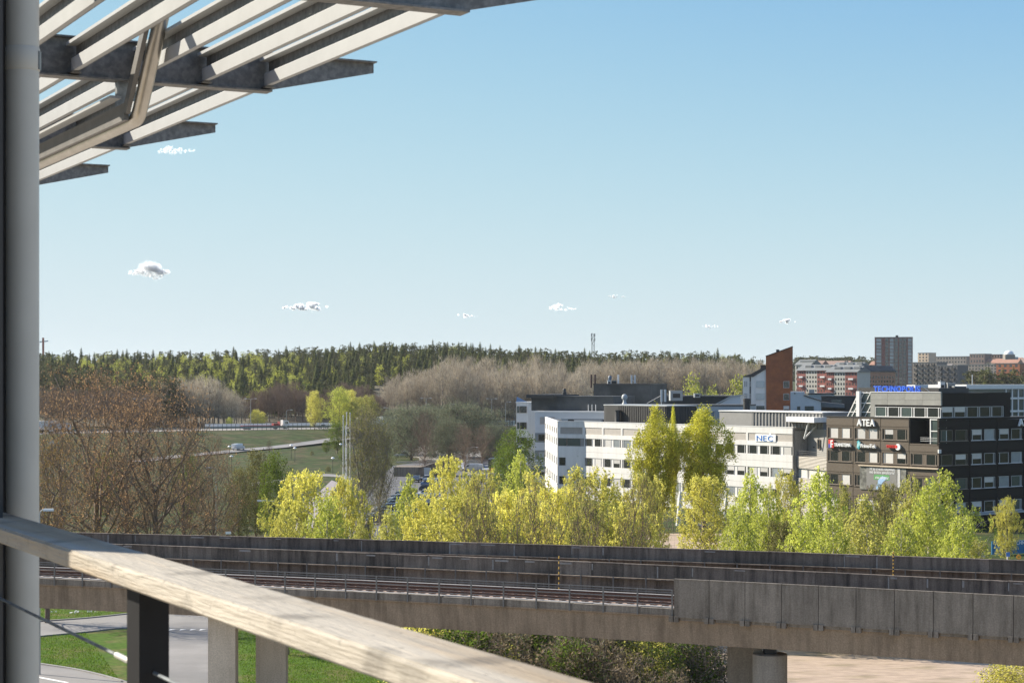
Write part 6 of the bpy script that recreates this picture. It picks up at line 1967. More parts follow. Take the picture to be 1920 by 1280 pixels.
# ------------------------------------------------------------------ woods on the hill
def far_proto(kind, seed):
    rs = np.random.RandomState(seed * 31 + sum(map(ord, kind)))
    if kind == 'spruce':
        Hh = 18.0; gr = []
        tiers = 20
        for i in range(tiers):
            t = i / (tiers - 1); z = 2.0 + (Hh - 2.6) * t; r = 3.7 * (1 - t) ** .70 + .45; n = 11
            a = np.arange(n) * 2 * np.pi / n + rs.uniform(0, 6); rr = r * rs.uniform(.65, 1.2, n)
            d = np.column_stack([np.cos(a), np.sin(a)]); q = np.column_stack([-np.sin(a), np.cos(a)])
            wd = (.30 * r + .12)
            p0 = np.column_stack([d * .05, np.full(n, z + .35)]); p2 = np.column_stack([d * rr[:, None], z - rr * rs.uniform(.25, .5, n)])
            m = np.column_stack([d * rr[:, None] * .55, z - rr * .08])
            v = np.stack([p0, m + np.column_stack([q * wd, np.zeros(n) - .12]), p2, m - np.column_stack([q * wd, np.zeros(n) + .12])], 1).reshape(-1, 3)
            gr.append((v, np.arange(n * 4).reshape(n, 4), 0))
        gr.append((*limbs(np.array([[0, 0, 0], [0, 0, Hh * .93]]), np.array([-1, 0]), np.array([1., .2]), .18, 5), 1))
        return mesh_np('spruce_tree', gr, [L_spruce, bark_brown]), Hh
    if kind == 'pine':
        Hh = 16.0
        c = envelope(rs, 30, Hh - .6, 4.5, lambda t: 3.1 * (math.sin(math.pi * min(1, .25 + .65 * t)) ** .7), .5)
        pos = np.repeat(c, 16, 0) + rs.normal(size=(len(c) * 16, 3)) * np.array([.62, .62, .34])
        N, par, rad, tips = skeleton(rs, trunk_line(rs, Hh, .93, 8), c, .5)
        return mesh_np('pine_tree', [(*leaves(rs, pos, .46, np.array([0, 0, .4])), 0), (*limbs(N, par, rad, .035, 4, .04), 1)], [L_pine, bark_brown]), Hh
    if kind == 'fbirch':
        Hh = 14.0
        c = envelope(rs, 70, Hh, 2.5, lambda t: 2.9 * (math.sin(math.pi * min(1, .16 + .74 * t)) ** .7), .5)
        pos = np.repeat(c, 9, 0) + rs.normal(size=(len(c) * 9, 3)) * .5
        N, par, rad, tips = skeleton(rs, trunk_line(rs, Hh, .9, 6), c, .8)
        return mesh_np('birch_tree', [(*leaves(rs, pos, .29), 0), (*limbs(N, par, rad, .016, 3, .03), 1)], [L_fbirch, bark_birch]), Hh
    # bare grey brown
    Hh = 17.0
    c = envelope(rs, 110, Hh - 1, 4.0, lambda t: 2.7 * (math.sin(math.pi * min(1, .2 + .66 * t)) ** .7), .6)
    N, par, rad, tips = skeleton(rs, trunk_line(rs, Hh, .75, 8), c, .35)
    P0 = N[tips]
    tw = twigs(rs, np.repeat(P0, 9, 0) + rs.normal(size=(len(P0) * 9, 3)) * .45, np.repeat(unit(P0 - [0, 0, 5]) + [0, 0, 1.2], 9, 0) + rs.normal(size=(len(P0) * 9, 3)) * .45, 1.7, .085)
    return mesh_np('bare_tree', [(*tw, 0), (*limbs(N, par, rad, .022, 4, .035), 1)], [L_bare if kind == 'fbare' else L_bare2, bark_grey if kind == 'fbare' else bark_brown]), Hh
FP = {k: [far_proto(k, s) for s in (1, 2, 3)] for k in ('spruce', 'pine', 'fbirch', 'fbare', 'fbare2')}
FN = {'spruce': ('spruce_tree', 'dark spruce with pointed crown in the wood on the hill', 'spruces on the hill'),
      'pine': ('pine_tree', 'dark crowned pine in the wood on the hill', 'pines on the hill'),
      'fbirch': ('birch_tree', 'yellow green birch among the conifers on the hill', 'birches on the hill'),
      'fbare': ('bare_tree', 'leafless tan tree in the belt at the foot of the hill', 'leafless trees at the foot of the hill'),
      'fbare2': ('bare_tree', 'leafless dark brown tree in the belt behind the highway', 'leafless dark trees behind the highway')}
frng = random.Random(99)
def far_tree(kind, X, Y, hscale=1.0, wsc=None, override=None):
    me, Hh = FP[kind][frng.randrange(3)]
    nm, lab, grp = override or FN[kind]
    o = bpy.data.objects.new(nm, me); COL.objects.link(o)
    o.location = (X, Y, terrain(X, Y) - .2); o.rotation_euler = (0, 0, frng.uniform(0, 6.28))
    w = (wsc or 1.0) * frng.uniform(.85, 1.2)
    o.scale = (hscale * w, hscale * w, hscale)
    return tag(o, lab, 'tree', grp)
floor_m = mat('forest_floor', (.085, .070, .042), .95, .4, .1, bump=.5, bscale=.5, col2=(.05, .06, .025), scale2=.02)
ffv, fff = [], []
fx = list(np.arange(-330, 240, 15)); fy = list(np.arange(700, 1120, 15))
for y in fy:
    for x in fx: ffv.append((x, y, terrain(x, y) + .12))
n_ = len(fx)
for j in range(len(fy) - 1):
    for i in range(n_ - 1):
        if hw_dist(fx[i], fy[j]) > 26: fff.append((j * n_ + i, j * n_ + i + 1, (j + 1) * n_ + i + 1, (j + 1) * n_ + i))
q = MB(); q.add(ffv, fff); tag(q.build('forest_floor', floor_m, smooth=True), kind='structure')
# conifer cover of the hill, row by row so that each row shows above the one in front
n_ct = {'spruce': 0, 'pine': 0, 'fbirch': 0}
LIM = {'spruce': 290, 'pine': 205, 'fbirch': 230}
wood_v, wood_f, wood_m, wood_o = [], [], [], 0
def mesh_arrays(me):
    v = np.zeros(len(me.vertices) * 3, np.float32); me.vertices.foreach_get('co', v)
    tot = np.zeros(len(me.polygons), np.int32); me.polygons.foreach_get('loop_total', tot)
    li = np.zeros(len(me.loops), np.int32); me.loops.foreach_get('vertex_index', li)
    mi = np.zeros(len(me.polygons), np.int32); me.polygons.foreach_get('material_index', mi)
    k = (tot == 4)
    st = np.zeros(len(me.polygons), np.int32); me.polygons.foreach_get('loop_start', st)
    f = li[st[k][:, None] + np.arange(4)[None]]
    return v.reshape(-1, 3), f, mi[k]
WOOD = {k: [mesh_arrays(me) for me, h_ in FP[k]] for k in ('spruce', 'pine', 'fbirch')}
def wood_tree(kind, X, Y, s):
    """a tree deep in the wood, of which little more than the tip shows"""
    global wood_o
    v, f, mi = WOOD[kind][frng.randrange(3)]
    a = frng.uniform(0, 6.28); c_, s_ = math.cos(a), math.sin(a); w = s * frng.uniform(.85, 1.2)
    q = np.column_stack([(v[:, 0] * c_ - v[:, 1] * s_) * w + X, (v[:, 0] * s_ + v[:, 1] * c_) * w + Y, v[:, 2] * s + terrain(X, Y) - .2])
    wood_v.append(q); wood_f.append(f + wood_o); wood_o += len(v)
    wood_m.append(np.where(mi == 1, 3, {'spruce': 0, 'pine': 1, 'fbirch': 2}[kind]))
rows_ = list(range(752, 1064, 15))
for r_, Y in enumerate(rows_):
    x = 60 + frng.uniform(0, 12)
    while x < 1470:
        X = (x - CX) / F * Y
        y_ = Y + frng.uniform(-9, 9)
        birchy = .40 if 150 < x < 570 else (.10 if x < 1000 else .05)
        spr = (.58 if x < 950 else .34) * (.55 if r_ >= 17 else 1)
        hs = frng.uniform(.50, .80) if r_ < 18 else frng.uniform(.50, .80)
        kind = 'fbirch' if (frng.random() < birchy and r_ < 20) else ('spruce' if frng.random() < spr else 'pine')
        if 700 < x < 1440 and r_ < 8: x += 14; continue
        if n_ct[kind] < LIM[kind] and (r_ in (0, 1) or r_ >= 17 or frng.random() < .22):
            far_tree(kind, X, y_, hs); n_ct[kind] += 1
        else:
            wood_tree(kind, X, y_, hs)
        x += frng.uniform(8, 18) if r_ < 17 else frng.uniform(6, 13)
wf = np.concatenate(wood_f)
wme = mesh_np('woodland', [(np.concatenate(wood_v), wf, 0)], [L_spruce, L_pine, L_fbirch, bark_brown])
wme.polygons.foreach_set('material_index', np.concatenate(wood_m).astype(np.int32))
wob = bpy.data.objects.new('woodland', wme); COL.objects.link(wob)
tag(wob, 'dense mass of conifers and birches filling the wooded hill', 'wood', kind='stuff')
# dark pines at the left, sloping down to the right
PD = ('pine_tree', 'big dark pine of the grove behind the rusty park trees', 'dark pines behind the park')
for k in range(44):
    x = 60 + frng.uniform(0, 270); t = (x - 60) / 270
    Y = 790 - 95 * t + frng.uniform(-25, 25)
    if Y < 690: Y = 690 + frng.uniform(0, 10)
    far_tree('pine', (x - CX) / F * Y, Y, frng.uniform(1.05, 1.35) * (1 - .12 * t), 1.25, PD)
# tan leafless belt
def belt(kind, x0, x1, n, Yf, hf, w=1.0):
    for k in range(n):
        x = x0 + (x1 - x0) * (k + frng.random()) / n
        Y = Yf(x) + frng.uniform(-16, 16)
        far_tree(kind, (x - CX) / F * Y, Y, hf(x) * frng.uniform(.85, 1.1), w)
belt('fbare', 300, 455, 34, lambda x: 705, lambda x: (1.05 if x < 400 else 1.05 - (x - 400) / 55 * .45), 1.2)
belt('fbare2', 455, 725, 60, lambda x: 735, lambda x: .72 + .12 * math.sin(x * .05), 1.3)
belt('fbare', 715, 1100, 85, lambda x: 765, lambda x: .62 + .58 * ss(710, 850, x), 1.0)
belt('fbare', 730, 1100, 40, lambda x: 800, lambda x: .70 + .5 * ss(710, 850, x), 1.1)
belt('fbare', 1090, 1440, 75, lambda x: 850, lambda x: .98, 1.2)
belt('fbare2', 60, 330, 26, lambda x: 690, lambda x: .85, 1.3)
# greenery round the far houses
FT = ('pine_tree', 'dark pine before the far hillside houses', 'pines before the hillside houses')
for k in range(26):
    x = 1822 + frng.uniform(0, 110); Y = frng.uniform(860, 930)
    p = P(x, 700, Y)
    o = far_tree(frng.choice(('pine', 'pine', 'spruce')), p.x, p.y, 1.0, 1.2, FT)
    top = P(x, frng.uniform(691, 701), Y).z; o.scale = tuple(v * (top - terrain(p.x, p.y)) / 16 for v in (1.2, 1.2, 1))
FT2 = ('bare_tree', 'leafless tree among the far hillside houses', 'leafless trees among the hillside houses')
for k in range(40):
    x = frng.uniform(1712, 1930); Y = frng.uniform(1500, 2150)
    p = P(x, 690, Y); far_tree('fbare', p.x, p.y, frng.uniform(.5, .8), 1.5, FT2)
FT3 = ('pine_tree', 'small pine on the skyline behind the far apartment row', 'pines on the far skyline')
for k in range(60):
    x = frng.uniform(1488, 1660); Y = frng.uniform(1750, 1850)
    p = P(x, 690, Y); o = far_tree('pine', p.x, p.y, .8, 1.3, FT3)
    zt_ = P(x, frng.uniform(666, 673), Y).z
    hz = zt_ - terrain(p.x, p.y); o.scale = (hz / 16 * 1.2,) * 2 + (hz / 16,)
FT4 = ('birch_tree', 'olive yellow tree in the wood behind the wide black roof', 'olive trees behind the black roofs')
for x, yt in ((1296, 700), (1306, 715), (1335, 722), (1365, 735), (1130, 735), (1385, 700), (1395, 708)):
    Y = 700; p = P(x, yt, Y); o = far_tree('fbirch', p.x, p.y, 1, 1.0, FT4); hz = p.z - terrain(p.x, p.y); o.scale = (hz / 14 * .8,) * 2 + (hz / 14,)

# grass blades on the nearer lawn: uncountable, one object
rs = np.random.RandomState(3)
def in_poly(p, poly):
    c = False; n = len(poly)
    for i in range(n):
        a, b = poly[i], poly[(i + 1) % n]
        if (a[1] > p[1]) != (b[1] > p[1]) and p[0] < (b[0] - a[0]) * (p[1] - a[1]) / (b[1] - a[1]) + a[0]: c = not c
    return c
lawn_px = [lo_edge[0:13] + [(225, 1277), (150, 1258), (75, 1246), (-20, 1231)], [(-20, 1170), (60, 1164), (160, 1158), (237, 1150), (237, 1138), (-20, 1138)], [(440, 1182), (560, 1182), (720, 1282), (455, 1282)]]
gp = []
for poly, n in zip(lawn_px, (9000, 3500, 9000)):
    X0, X1 = min(p[0] for p in poly), max(p[0] for p in poly); Y0, Y1 = min(p[1] for p in poly), max(p[1] for p in poly)
    k = 0
    while k < n:
        q = (rs.uniform(X0, X1), rs.uniform(Y0, Y1))
        if in_poly(q, poly): gp.append(tuple(G(*q))); k += 1
        else: k += .15
gp = np.array(gp); gp[:, 2] = .03
gd = rs.normal(size=(len(gp), 3)) * .45 + [0, 0, 1.0]
L_grass = leaf_mat('grass_blade', (.10, .20, .022), .35, .5, (.16, .22, .03))
gm_ = mesh_np('grass', [(*twigs(rs, gp, gd, .16, .05), 0)], [L_grass])
go = bpy.data.objects.new('grass', gm_); COL.objects.link(go); tag(go, 'short lawn grass on both sides of the street under the viaduct', 'grass', kind='stuff')
fl_px = [(96, 1150), (103, 1149), (91, 1152), (133, 1152), (140, 1148), (146, 1150), (170, 1149), (168, 1150), (200, 1148), (138, 1151), (143, 1149.5), (165, 1148.5), (180, 1150)]
fpos = np.array([tuple(G(x + rs.uniform(-4, 4), y + rs.uniform(-1, 1))) for x, y in fl_px for _ in range(5)]); fpos[:, 2] = .2
fm_ = mesh_np('wild_flowers', [(*leaves(rs, fpos, .09), 0)], [letter_m])
fo_ = bpy.data.objects.new('wild_flowers', fm_); COL.objects.link(fo_); tag(fo_, 'scattered small white flowers in the lawn beside the street', 'flowers', kind='stuff')
# ------------------------------------------------------------------ vehicles
tyre_m = mat('tyre', (.02, .02, .02), .8, .1, 3)
rim_m = mat('rim', (.4, .4, .4), .35, .1, 3, metal=.8)
cglass_m = mat('car_glass', (.02, .025, .03), .08, .1, 2, spec=.8, coat=.4)
lamp_m = mat('head_lamp', (.6, .6, .58), .2, .05, 2)
tail_m = mat('tail_lamp', (.4, .02, .02), .3, .05, 2)
CARC = {n: mat('paint_' + n, c, .28, .04, 1, coat=.6, spec=.6) for n, c in (('white', (.62, .62, .61)), ('silver', (.38, .40, .41)), ('black', (.018, .018, .02)), ('blue', (.05, .09, .17)), ('grey', (.13, .135, .14)), ('red', (.30, .03, .025)))}

def loft(stations, nseg=8):
    """stations: (x, z0, z1, half width, corner radius fraction); rounded section lofted along x"""
    m = MB(); rings = []
    for x, z0, z1, hw, rr in stations:
        h = z1 - z0; r = min(h, hw) * rr; ring = []
        for sx, sz, a0 in ((1, 1, 0), (-1, 1, 90), (-1, -1, 180), (1, -1, 270)):
            for k in range(3):
                a = R(a0 + 45 * k)
                ring.append((x, sx * (hw - r) + r * math.cos(a), (z0 + z1) / 2 + sz * (h / 2 - r) + r * math.sin(a)))
        rings.append(ring)
    n = 12
    vs = [v for q in rings for v in q]
    fs = [(i * n + k, i * n + (k + 1) % n, (i + 1) * n + (k + 1) % n, (i + 1) * n + k) for i in range(len(rings) - 1) for k in range(n)]
    fs += [tuple(range(n))[::-1], tuple((len(rings) - 1) * n + k for k in range(n))]
    m.add(vs, fs); return m

def car_parts(van=False, wagon=False):
    if van:
        body = loft([(-2.45, .45, 1.15, .82, .3), (-2.35, .32, 1.85, .92, .25), (-1.0, .30, 1.98, .95, .22), (.9, .30, 1.95, .95, .22), (1.35, .30, 1.60, .94, .25), (1.75, .30, 1.12, .93, .3), (2.35, .34, .95, .86, .35), (2.5, .42, .75, .75, .4)])
        glass = loft([(.95, 1.18, 1.78, .962, .15), (1.30, 1.15, 1.58, .955, .15), (1.72, 1.10, 1.16, .90, .3)])
        wx = (-1.5, 1.55)
    else:
        body = loft([(-2.2, .42, .78, .74, .4), (-2.1, .32, .92, .84, .35), (-1.3, .28, .98, .90, .3), (.3, .27, .97, .90, .3), (1.1, .28, .92, .89, .3), (1.9, .32, .80, .83, .4), (2.2, .42, .66, .70, .45)])
        e = -2.05 if wagon else -1.65
        glass = loft([(e, .93, .99, .74, .3), (e + .35, .93, 1.34, .70, .25), (-.3, .93, 1.44, .69, .22), (.35, .93, 1.38, .69, .25), (1.05, .90, .96, .72, .3)])
        wx = (-1.35, 1.38)
    return body, glass, wx
CARS = {}
def car_proto(kind):
    if kind in CARS: return CARS[kind]
    body, glass, wx = car_parts(kind == 'van', kind == 'wagon')
    b = body.mesh('body', CARC['white'], True); gl = glass.mesh('windows', cglass_m, True)
    rf = MB()
    if kind == 'van': roof = None
    else:
        rf = loft([(-1.25 if kind != 'wagon' else -1.6, 1.36, 1.45, .62, .4), (-.3, 1.42, 1.475, .65, .4), (.25, 1.38, 1.43, .62, .4)]); roof = rf.mesh('roof', CARC['white'], True)
    ty = MB(); n = 16
    vs = [(.31 * math.cos(2 * math.pi * k / n), y, .31 * math.sin(2 * math.pi * k / n)) for y in (-.1, .1) for k in range(n)]
    ty.add(vs, [(k, (k + 1) % n, n + (k + 1) % n, n + k) for k in range(n)] + [tuple(range(n))[::-1], tuple(range(n, 2 * n))])
    tyre = ty.mesh('wheel', tyre_m)
    rm = MB(); vs = [(.19 * math.cos(2 * math.pi * k / n), y, .19 * math.sin(2 * math.pi * k / n)) for y in (-.108, .108) for k in range(n)]
    rm.add(vs, [(k, (k + 1) % n, n + (k + 1) % n, n + k) for k in range(n)] + [tuple(range(n))[::-1], tuple(range(n, 2 * n))])
    rim = rm.mesh('rim', rim_m)
    q = MB(); q.box(-.06, .06, -.16, .16, -.07, .07); hl = q.mesh('headlight', lamp_m)
    q = MB(); q.box(-.05, .05, -.14, .14, -.10, .10); tl = q.mesh('tail_light', tail_m)
    CARS[kind] = (b, gl, roof, tyre, rim, hl, tl, wx)
    return CARS[kind]
def car(kind, colr, p, ang, label, group=None, z=None):
    b, gl, roof, tyre, rim, hl, tl, wx = car_proto(kind)
    t = thing('van' if kind == 'van' else 'parked_car', (p[0], p[1], p[2] if z is None else z), label, 'van' if kind == 'van' else 'car', group)
    t.rotation_euler = (0, 0, ang)
    def part(nm, me, par, loc=(0, 0, 0), m=None):
        o = bpy.data.objects.new(nm, me); COL.objects.link(o); o.parent = par; o.location = loc
        if m is not None:
            o.material_slots[0].link = 'OBJECT'; o.material_slots[0].material = m
        return o
    part('body', b, t, m=CARC[colr]); part('windows', gl, t)
    if roof: part('roof', roof, t, m=CARC[colr])
    for x in wx:
        for s in (-1, 1):
            w = part('wheel', tyre, t, (x, s * .80, .31)); part('rim', rim, w)
    xh = 2.02 if kind != 'van' else 2.36
    for s in (-1, 1):
        part('headlight', hl, t, (xh, s * .60, .68 if kind != 'van' else .78)); part('tail_light', tl, t, (-2.08 if kind != 'van' else -2.4, s * .64, .78 if kind != 'van' else 1.05))
    return t
crng = random.Random(17)
# dark row beside the willow: parked side by side, rows along the lot
row = [(640 + 62 + k * 6.6, 983 - k * 6.0) for k in range(10)]
cl = ['grey', 'black', 'silver', 'black', 'blue', 'grey', 'black', 'silver', 'grey', 'black']
labs = ['first', 'second', 'third', 'fourth', 'fifth', 'sixth', 'seventh', 'eighth', 'ninth', 'tenth']
for k, (x, y) in enumerate(row):
    car('wagon' if k % 3 == 0 else 'saloon', cl[k], G(x, y, 0) + Vector((0, 0, .04)), R(188 + crng.uniform(-3, 3)), '%s %s car from the side street in the parked row by the willow' % (cl[k], labs[k]), 'cars parked in the row by the willow')
for k, (x, y) in enumerate([(742 + k * 3.4, 981 - k * 6.0) for k in range(9)]):
    if k in (2, 6): continue
    car('saloon', crng.choice(['silver', 'black', 'grey', 'white']), G(x, y, 0) + Vector((0, 0, .04)), R(5 + crng.uniform(-3, 3)), '%s car from the street end of the second row by the willow' % labs[k], 'cars parked in the second row by the willow')
for k, (x, y, c) in enumerate(((810, 903, 'white'), (808, 912, 'blue'), (806, 922, 'black'), (805, 932, 'white'), (804, 944, 'silver'), (806, 957, 'grey'))):
    car('saloon' if k % 2 else 'wagon', c, G(x, y, 0) + Vector((0, 0, .04)), R(2 + crng.uniform(-3, 3)), '%s car, %s behind the low black shed in the parked file' % (c, labs[k]), 'cars parked in a file by the black shed')
misc = [('saloon', 'black', 781, 904, 262, 'dark car facing the street before the low wall'), ('saloon', 'blue', 894, 904, 262, 'dark blue car below the white van on the lot'),
        ('van', 'silver', 887, 884, 175, 'silver delivery van parked on the lot by the lamp'), ('van', 'white', 866, 882, 265, 'small pale van beside the silver one'),
        ('wagon', 'white', 912, 884, 262, 'white car parked next to the dark recycling box'), ('wagon', 'silver', 931, 864, 178, 'white estate car before the black garage'),
        ('van', 'silver', 928, 844, 180, 'silver minibus at the back of the upper lot'), ('saloon', 'white', 765, 850, 180, 'pale car on the upper lot behind the bare tree'),
        ('saloon', 'silver', 754, 857, 178, 'silver car at the left end of the upper lot'), ('wagon', 'grey', 806, 858, 180, 'grey car on the pale upper lot'), ('saloon', 'black', 773, 843, 182, 'black car at the rear of the upper lot'),
        ('wagon', 'white', 850, 846, 180, 'white car under the bare trees of the upper lot')]
for kind, c, x, y, a, lab in misc:
    p = GT(x, y); car(kind, c, p + Vector((0, 0, .06)), R(a), lab)
car('van', 'white', GT(447, 844.5) + Vector((0, 0, .17)), math.atan2((slip_pts[4] - slip_pts[2]).y, (slip_pts[4] - slip_pts[2]).x), 'white panel van driving on the slip road below the highway')

def hwp(px, off):
    """point on the highway at photo column px, off metres to the far side of the centre line"""
    best = None
    for a, b in zip(HW[:-1], HW[1:]):
        a, b = Vector(a), Vector(b); d = (b - a).normalized(); n = Vector((-d.y, d.x))
        a2 = a + n * off; k = (px - CX) / F
        den = d.x - k * d.y
        t = (k * a2.y - a2.x) / den
        if -8 <= t <= (b - a).length + 8: best = (a2 + d * t, d)
    return best
p, d = hwp(606, -3); car('saloon', 'silver', (p.x, p.y, terrain(p.x, p.y) + .15), math.atan2(d.y, d.x), 'silver car driving on the highway ahead of the red truck')

def truck(px, off, label, cabm, chm, box=None, blen=9.0, boxm=None):
    p, d = hwp(px, off); z = terrain(p.x, p.y) + .14
    t = thing('truck', (p.x, p.y, z), label, 'truck'); f = Fr((p.x, p.y), d)
    q = MB(); q.fbox(f, -blen, 2.2, -1.1, 1.1, z + .75, z + 1.15); q.build('chassis', chm, t)
    q = MB(); q.extr(f, [(.1, z + .6), (2.4, z + .6), (2.5, z + 1.7), (2.15, z + 2.9), (.1, z + 3.2)], -1.2, 1.2); cb = q.build('cab', cabm, t)
    q = MB(); q.extr(f, [(2.46, z + 1.75), (2.52, z + 1.75), (2.2, z + 2.75), (2.14, z + 2.75)], -1.05, 1.05); q.build('windscreen', cglass_m, cb)
    q = MB(); q.fbox(f, 1.0, 1.9, 1.202, 1.23, z + 1.8, z + 2.6); q.build('side_window', cglass_m, cb)
    for x in (1.4, -2.4, -blen + 1.2, -blen + 2.6):
        for w in (-1.0, 1.0):
            c = f.pt(x, w, z + .5); nn = Vector((f.n.x, f.n.y, 0))
            q = MB(); q.tube([c - nn * .14, c + nn * .14], .5, 14); q.build('wheel', tyre_m, t)
    if box:
        q = MB(); q.fbox(f, -blen, -.3, -1.25, 1.25, z + 1.16, z + 3.9); q.build('box_body', boxm, t)
    else:
        q = MB(); q.fbox(f, -blen, -1.2, -1.2, 1.2, z + 1.151, z + 1.3); q.build('flatbed', chm, t)
        q = MB(); q.fbox(f, -1.1, -.9, -1.2, 1.2, z + 1.16, z + 2.6); q.build('headboard', chm, t)
        q = MB(); q.fbox(f, -3.4, -1.5, -1.0, 1.0, z + 1.31, z + 2.0); q.build('loader', chm, t)
    return t
truckred = mat('truck_red', (.22, .03, .03), .5, .1, 1)
truck(528, -2, 'red flatbed truck with white cab on the highway', CARC['white'], truckred, None, 15.0)
truck(708, 2, 'white box lorry on the highway behind the olive willow', CARC['white'], metal_dk, True, 9.0, CARC['white'])
truck(742, 4, 'second pale lorry following on the highway', CARC['grey'], metal_dk, True, 6.5, pblind_m)
truck(118, 2, 'white lorry on the highway behind the rusty trees', CARC['white'], metal_dk, True, 8.0, CARC['white'])
truck(88, -4, 'white delivery lorry on the highway next to the downpipe', CARC['white'], metal_dk, True, 6.0, CARC['white'])

# highway barriers with posts
def barrier(px0, px1, off, h, m, label, step=4.0, panel=True, name='crash_barrier'):
    a, d = hwp(px0, off); n = 0
    t = thing(name, (a.x, a.y, terrain(a.x, a.y)), label, 'barrier')
    px = px0
    pts = [hwp(x, off)[0] for x in np.linspace(px0, px1, max(4, int((px1 - px0) / 8)))]
    for a, b in zip(pts[:-1], pts[1:]):
        za, zb = terrain(a.x, a.y), terrain(b.x, b.y)
        q = MB(); q.bar((a.x, a.y, za + h * .72), (b.x, b.y, zb + h * .72), .08, h * .5); q.build('rail', m, t)
        q = MB(); q.box(a.x - .08, a.x + .08, a.y - .08, a.y + .08, za - .2, za + h); q.build('post', galv_post_m, t)
    return t
barrier(384, 640, -11.2, 1.5, galv_m, 'grey steel barrier along the near edge of the highway')
barrier(384, 640, 11.0, 1.9, steelwhite_m, 'pale sunlit barrier along the far edge of the highway')
barrier(130, 380, -11.2, 1.4, galv_m, 'grey barrier on the highway behind the rusty trees')
# glazed noise screen
a, d = hwp(886, -11.2)
ns = thing('noise_screen', (a.x, a.y, 5), 'glazed noise screen panels on the highway left of the offices', 'screen')
for x0, x1 in zip(np.linspace(884, 966, 17)[:-1], np.linspace(884, 966, 17)[1:]):
    a, b = hwp(x0, -11.2)[0], hwp(x1, -11.2)[0]; z = terrain(a.x, a.y)
    q = MB(); q.bar((a.x, a.y, z + 1.1), (b.x, b.y, z + 1.1), .06, 1.7); q.build('panel', pblind_m, ns)
    q = MB(); q.box(a.x - .14, a.x + .14, a.y - .14, a.y + .14, z - .2, z + 2.1); q.build('post', metal_dk, ns)
a, b = hwp(884, -11.2)[0], hwp(966, -11.2)[0]
q = MB(); q.bar((a.x, a.y, terrain(a.x, a.y) + 2.05), (b.x, b.y, terrain(b.x, b.y) + 2.05), .12, .14); q.build('top_rail', steelwhite_m, ns)

# ------------------------------------------------------------------ lamps, poles, signs, small structures
lampgrey_m = mat('lamp_grey', (.42, .43, .42), .5, .08, 2)
def street_lamp(px, ytop, D, side, label, arm=1.6, group='street lamps', double=False):
    top = P(px, ytop, D); zg = terrain(top.x, top.y)
    t = thing('street_lamp', (top.x, top.y, zg), label, 'lamp', group)
    hgt = top.z
    q = MB(); q.tube([(top.x, top.y, zg), (top.x, top.y, zg + (hgt - zg) * .5), (top.x, top.y, hgt - .5)], .09, 8, r1=.055); q.build('pole', lampgrey_m, t, smooth=True)
    for s in ((side, -side) if double else (side,)):
        pts = [Vector((top.x + s * arm * (1 - math.cos(a)), top.y, hgt - .5 + .5 * math.sin(a))) for a in np.linspace(0, math.pi / 2, 7)]
        q = MB(); q.tube(pts, .045, 8); q.build('arm', lampgrey_m, t, smooth=True)
        e = pts[-1]
        q = MB(); q.box(min(e.x, e.x + s * .75), max(e.x, e.x + s * .75), e.y - .14, e.y + .14, e.z - .10, e.z + .07); q.build('lamp_head', letter_m, t)
    return t
street_lamp(527, 938, 215, -1, 'curved street lamp in the park beside the cobbled slope', 2.0)
street_lamp(1374, 962, 182, 1, 'slim street lamp between birches below the right tall tree', .7)
street_lamp(405, 876, 260, -1, 'thin lamp among the rusty park trees', .6)
street_lamp(876, 838, 470, 1, 'curved lamp post standing on the car park', 2.2)
street_lamp(74, 955, 140, 1, 'lamp post just beside the downpipe in the park', .3)
for k, (px, yt, D, dbl) in enumerate(((470, 747, 660, True), (537, 768, 650, False), (799, 746, 720, True), (843, 757, 715, False), (922, 747, 740, True), (948, 753, 740, False), (730, 764, 690, False), (262, 747, 620, True))):
    street_lamp(px, yt, D, 1 if k % 2 else -1, ['twin headed highway lamp before the dark leafless belt', 'single highway lamp right of the red truck', 'twin headed highway lamp before the tan belt', 'single highway lamp above the grey green willows', 'twin headed highway lamp above the noise screen', 'single highway lamp near the office corner', 'single highway lamp beside the white lorry', 'twin headed highway lamp over the rusty trees'][k], 1.4, 'highway lamps', dbl)
for k, (px, y) in enumerate(((546, 860), (553, 866), (430, 862), (434, 884), (624, 888), (639, 858), (762, 838), (845, 836), (942, 826))):
    p = GT(px, y); 
    t = thing('path_lamp', p, 'low path lamp with white cap on the grass bank', 'lamp', 'white capped path lamps')
    q = MB(); q.tube([p, p + Vector((0, 0, 3.4))], .06, 6); q.build('pole', metal_dk, t)
    q = MB(); q.lathe(p + Vector((0, 0, 3.4)), [(.12, 0), (.12, .25), (.45, .27), (.30, .5), (.05, .58)], 12); q.build('cap', letter_m, t, smooth=True)
# flag poles
for k, (px, yt, D) in enumerate(((643.5, 781, 268), (650, 775, 266), (656.5, 776, 264), (648, 800, 275))):
    tp = P(px, yt, D)
    t = thing('flag_pole', (tp.x, tp.y, 0), 'tall white flag pole beside the olive willow', 'pole', 'flag poles by the willow')
    q = MB(); q.tube([(tp.x, tp.y, 0), (tp.x, tp.y, tp.z)], .10, 10, r1=.055); q.build('pole', steelwhite_m, t, smooth=True)
    q = MB(); q.lathe((tp.x, tp.y, tp.z), [(.03, 0), (.1, .06), (.1, .16), (.02, .22)], 10); q.build('finial', steelwhite_m, t, smooth=True)
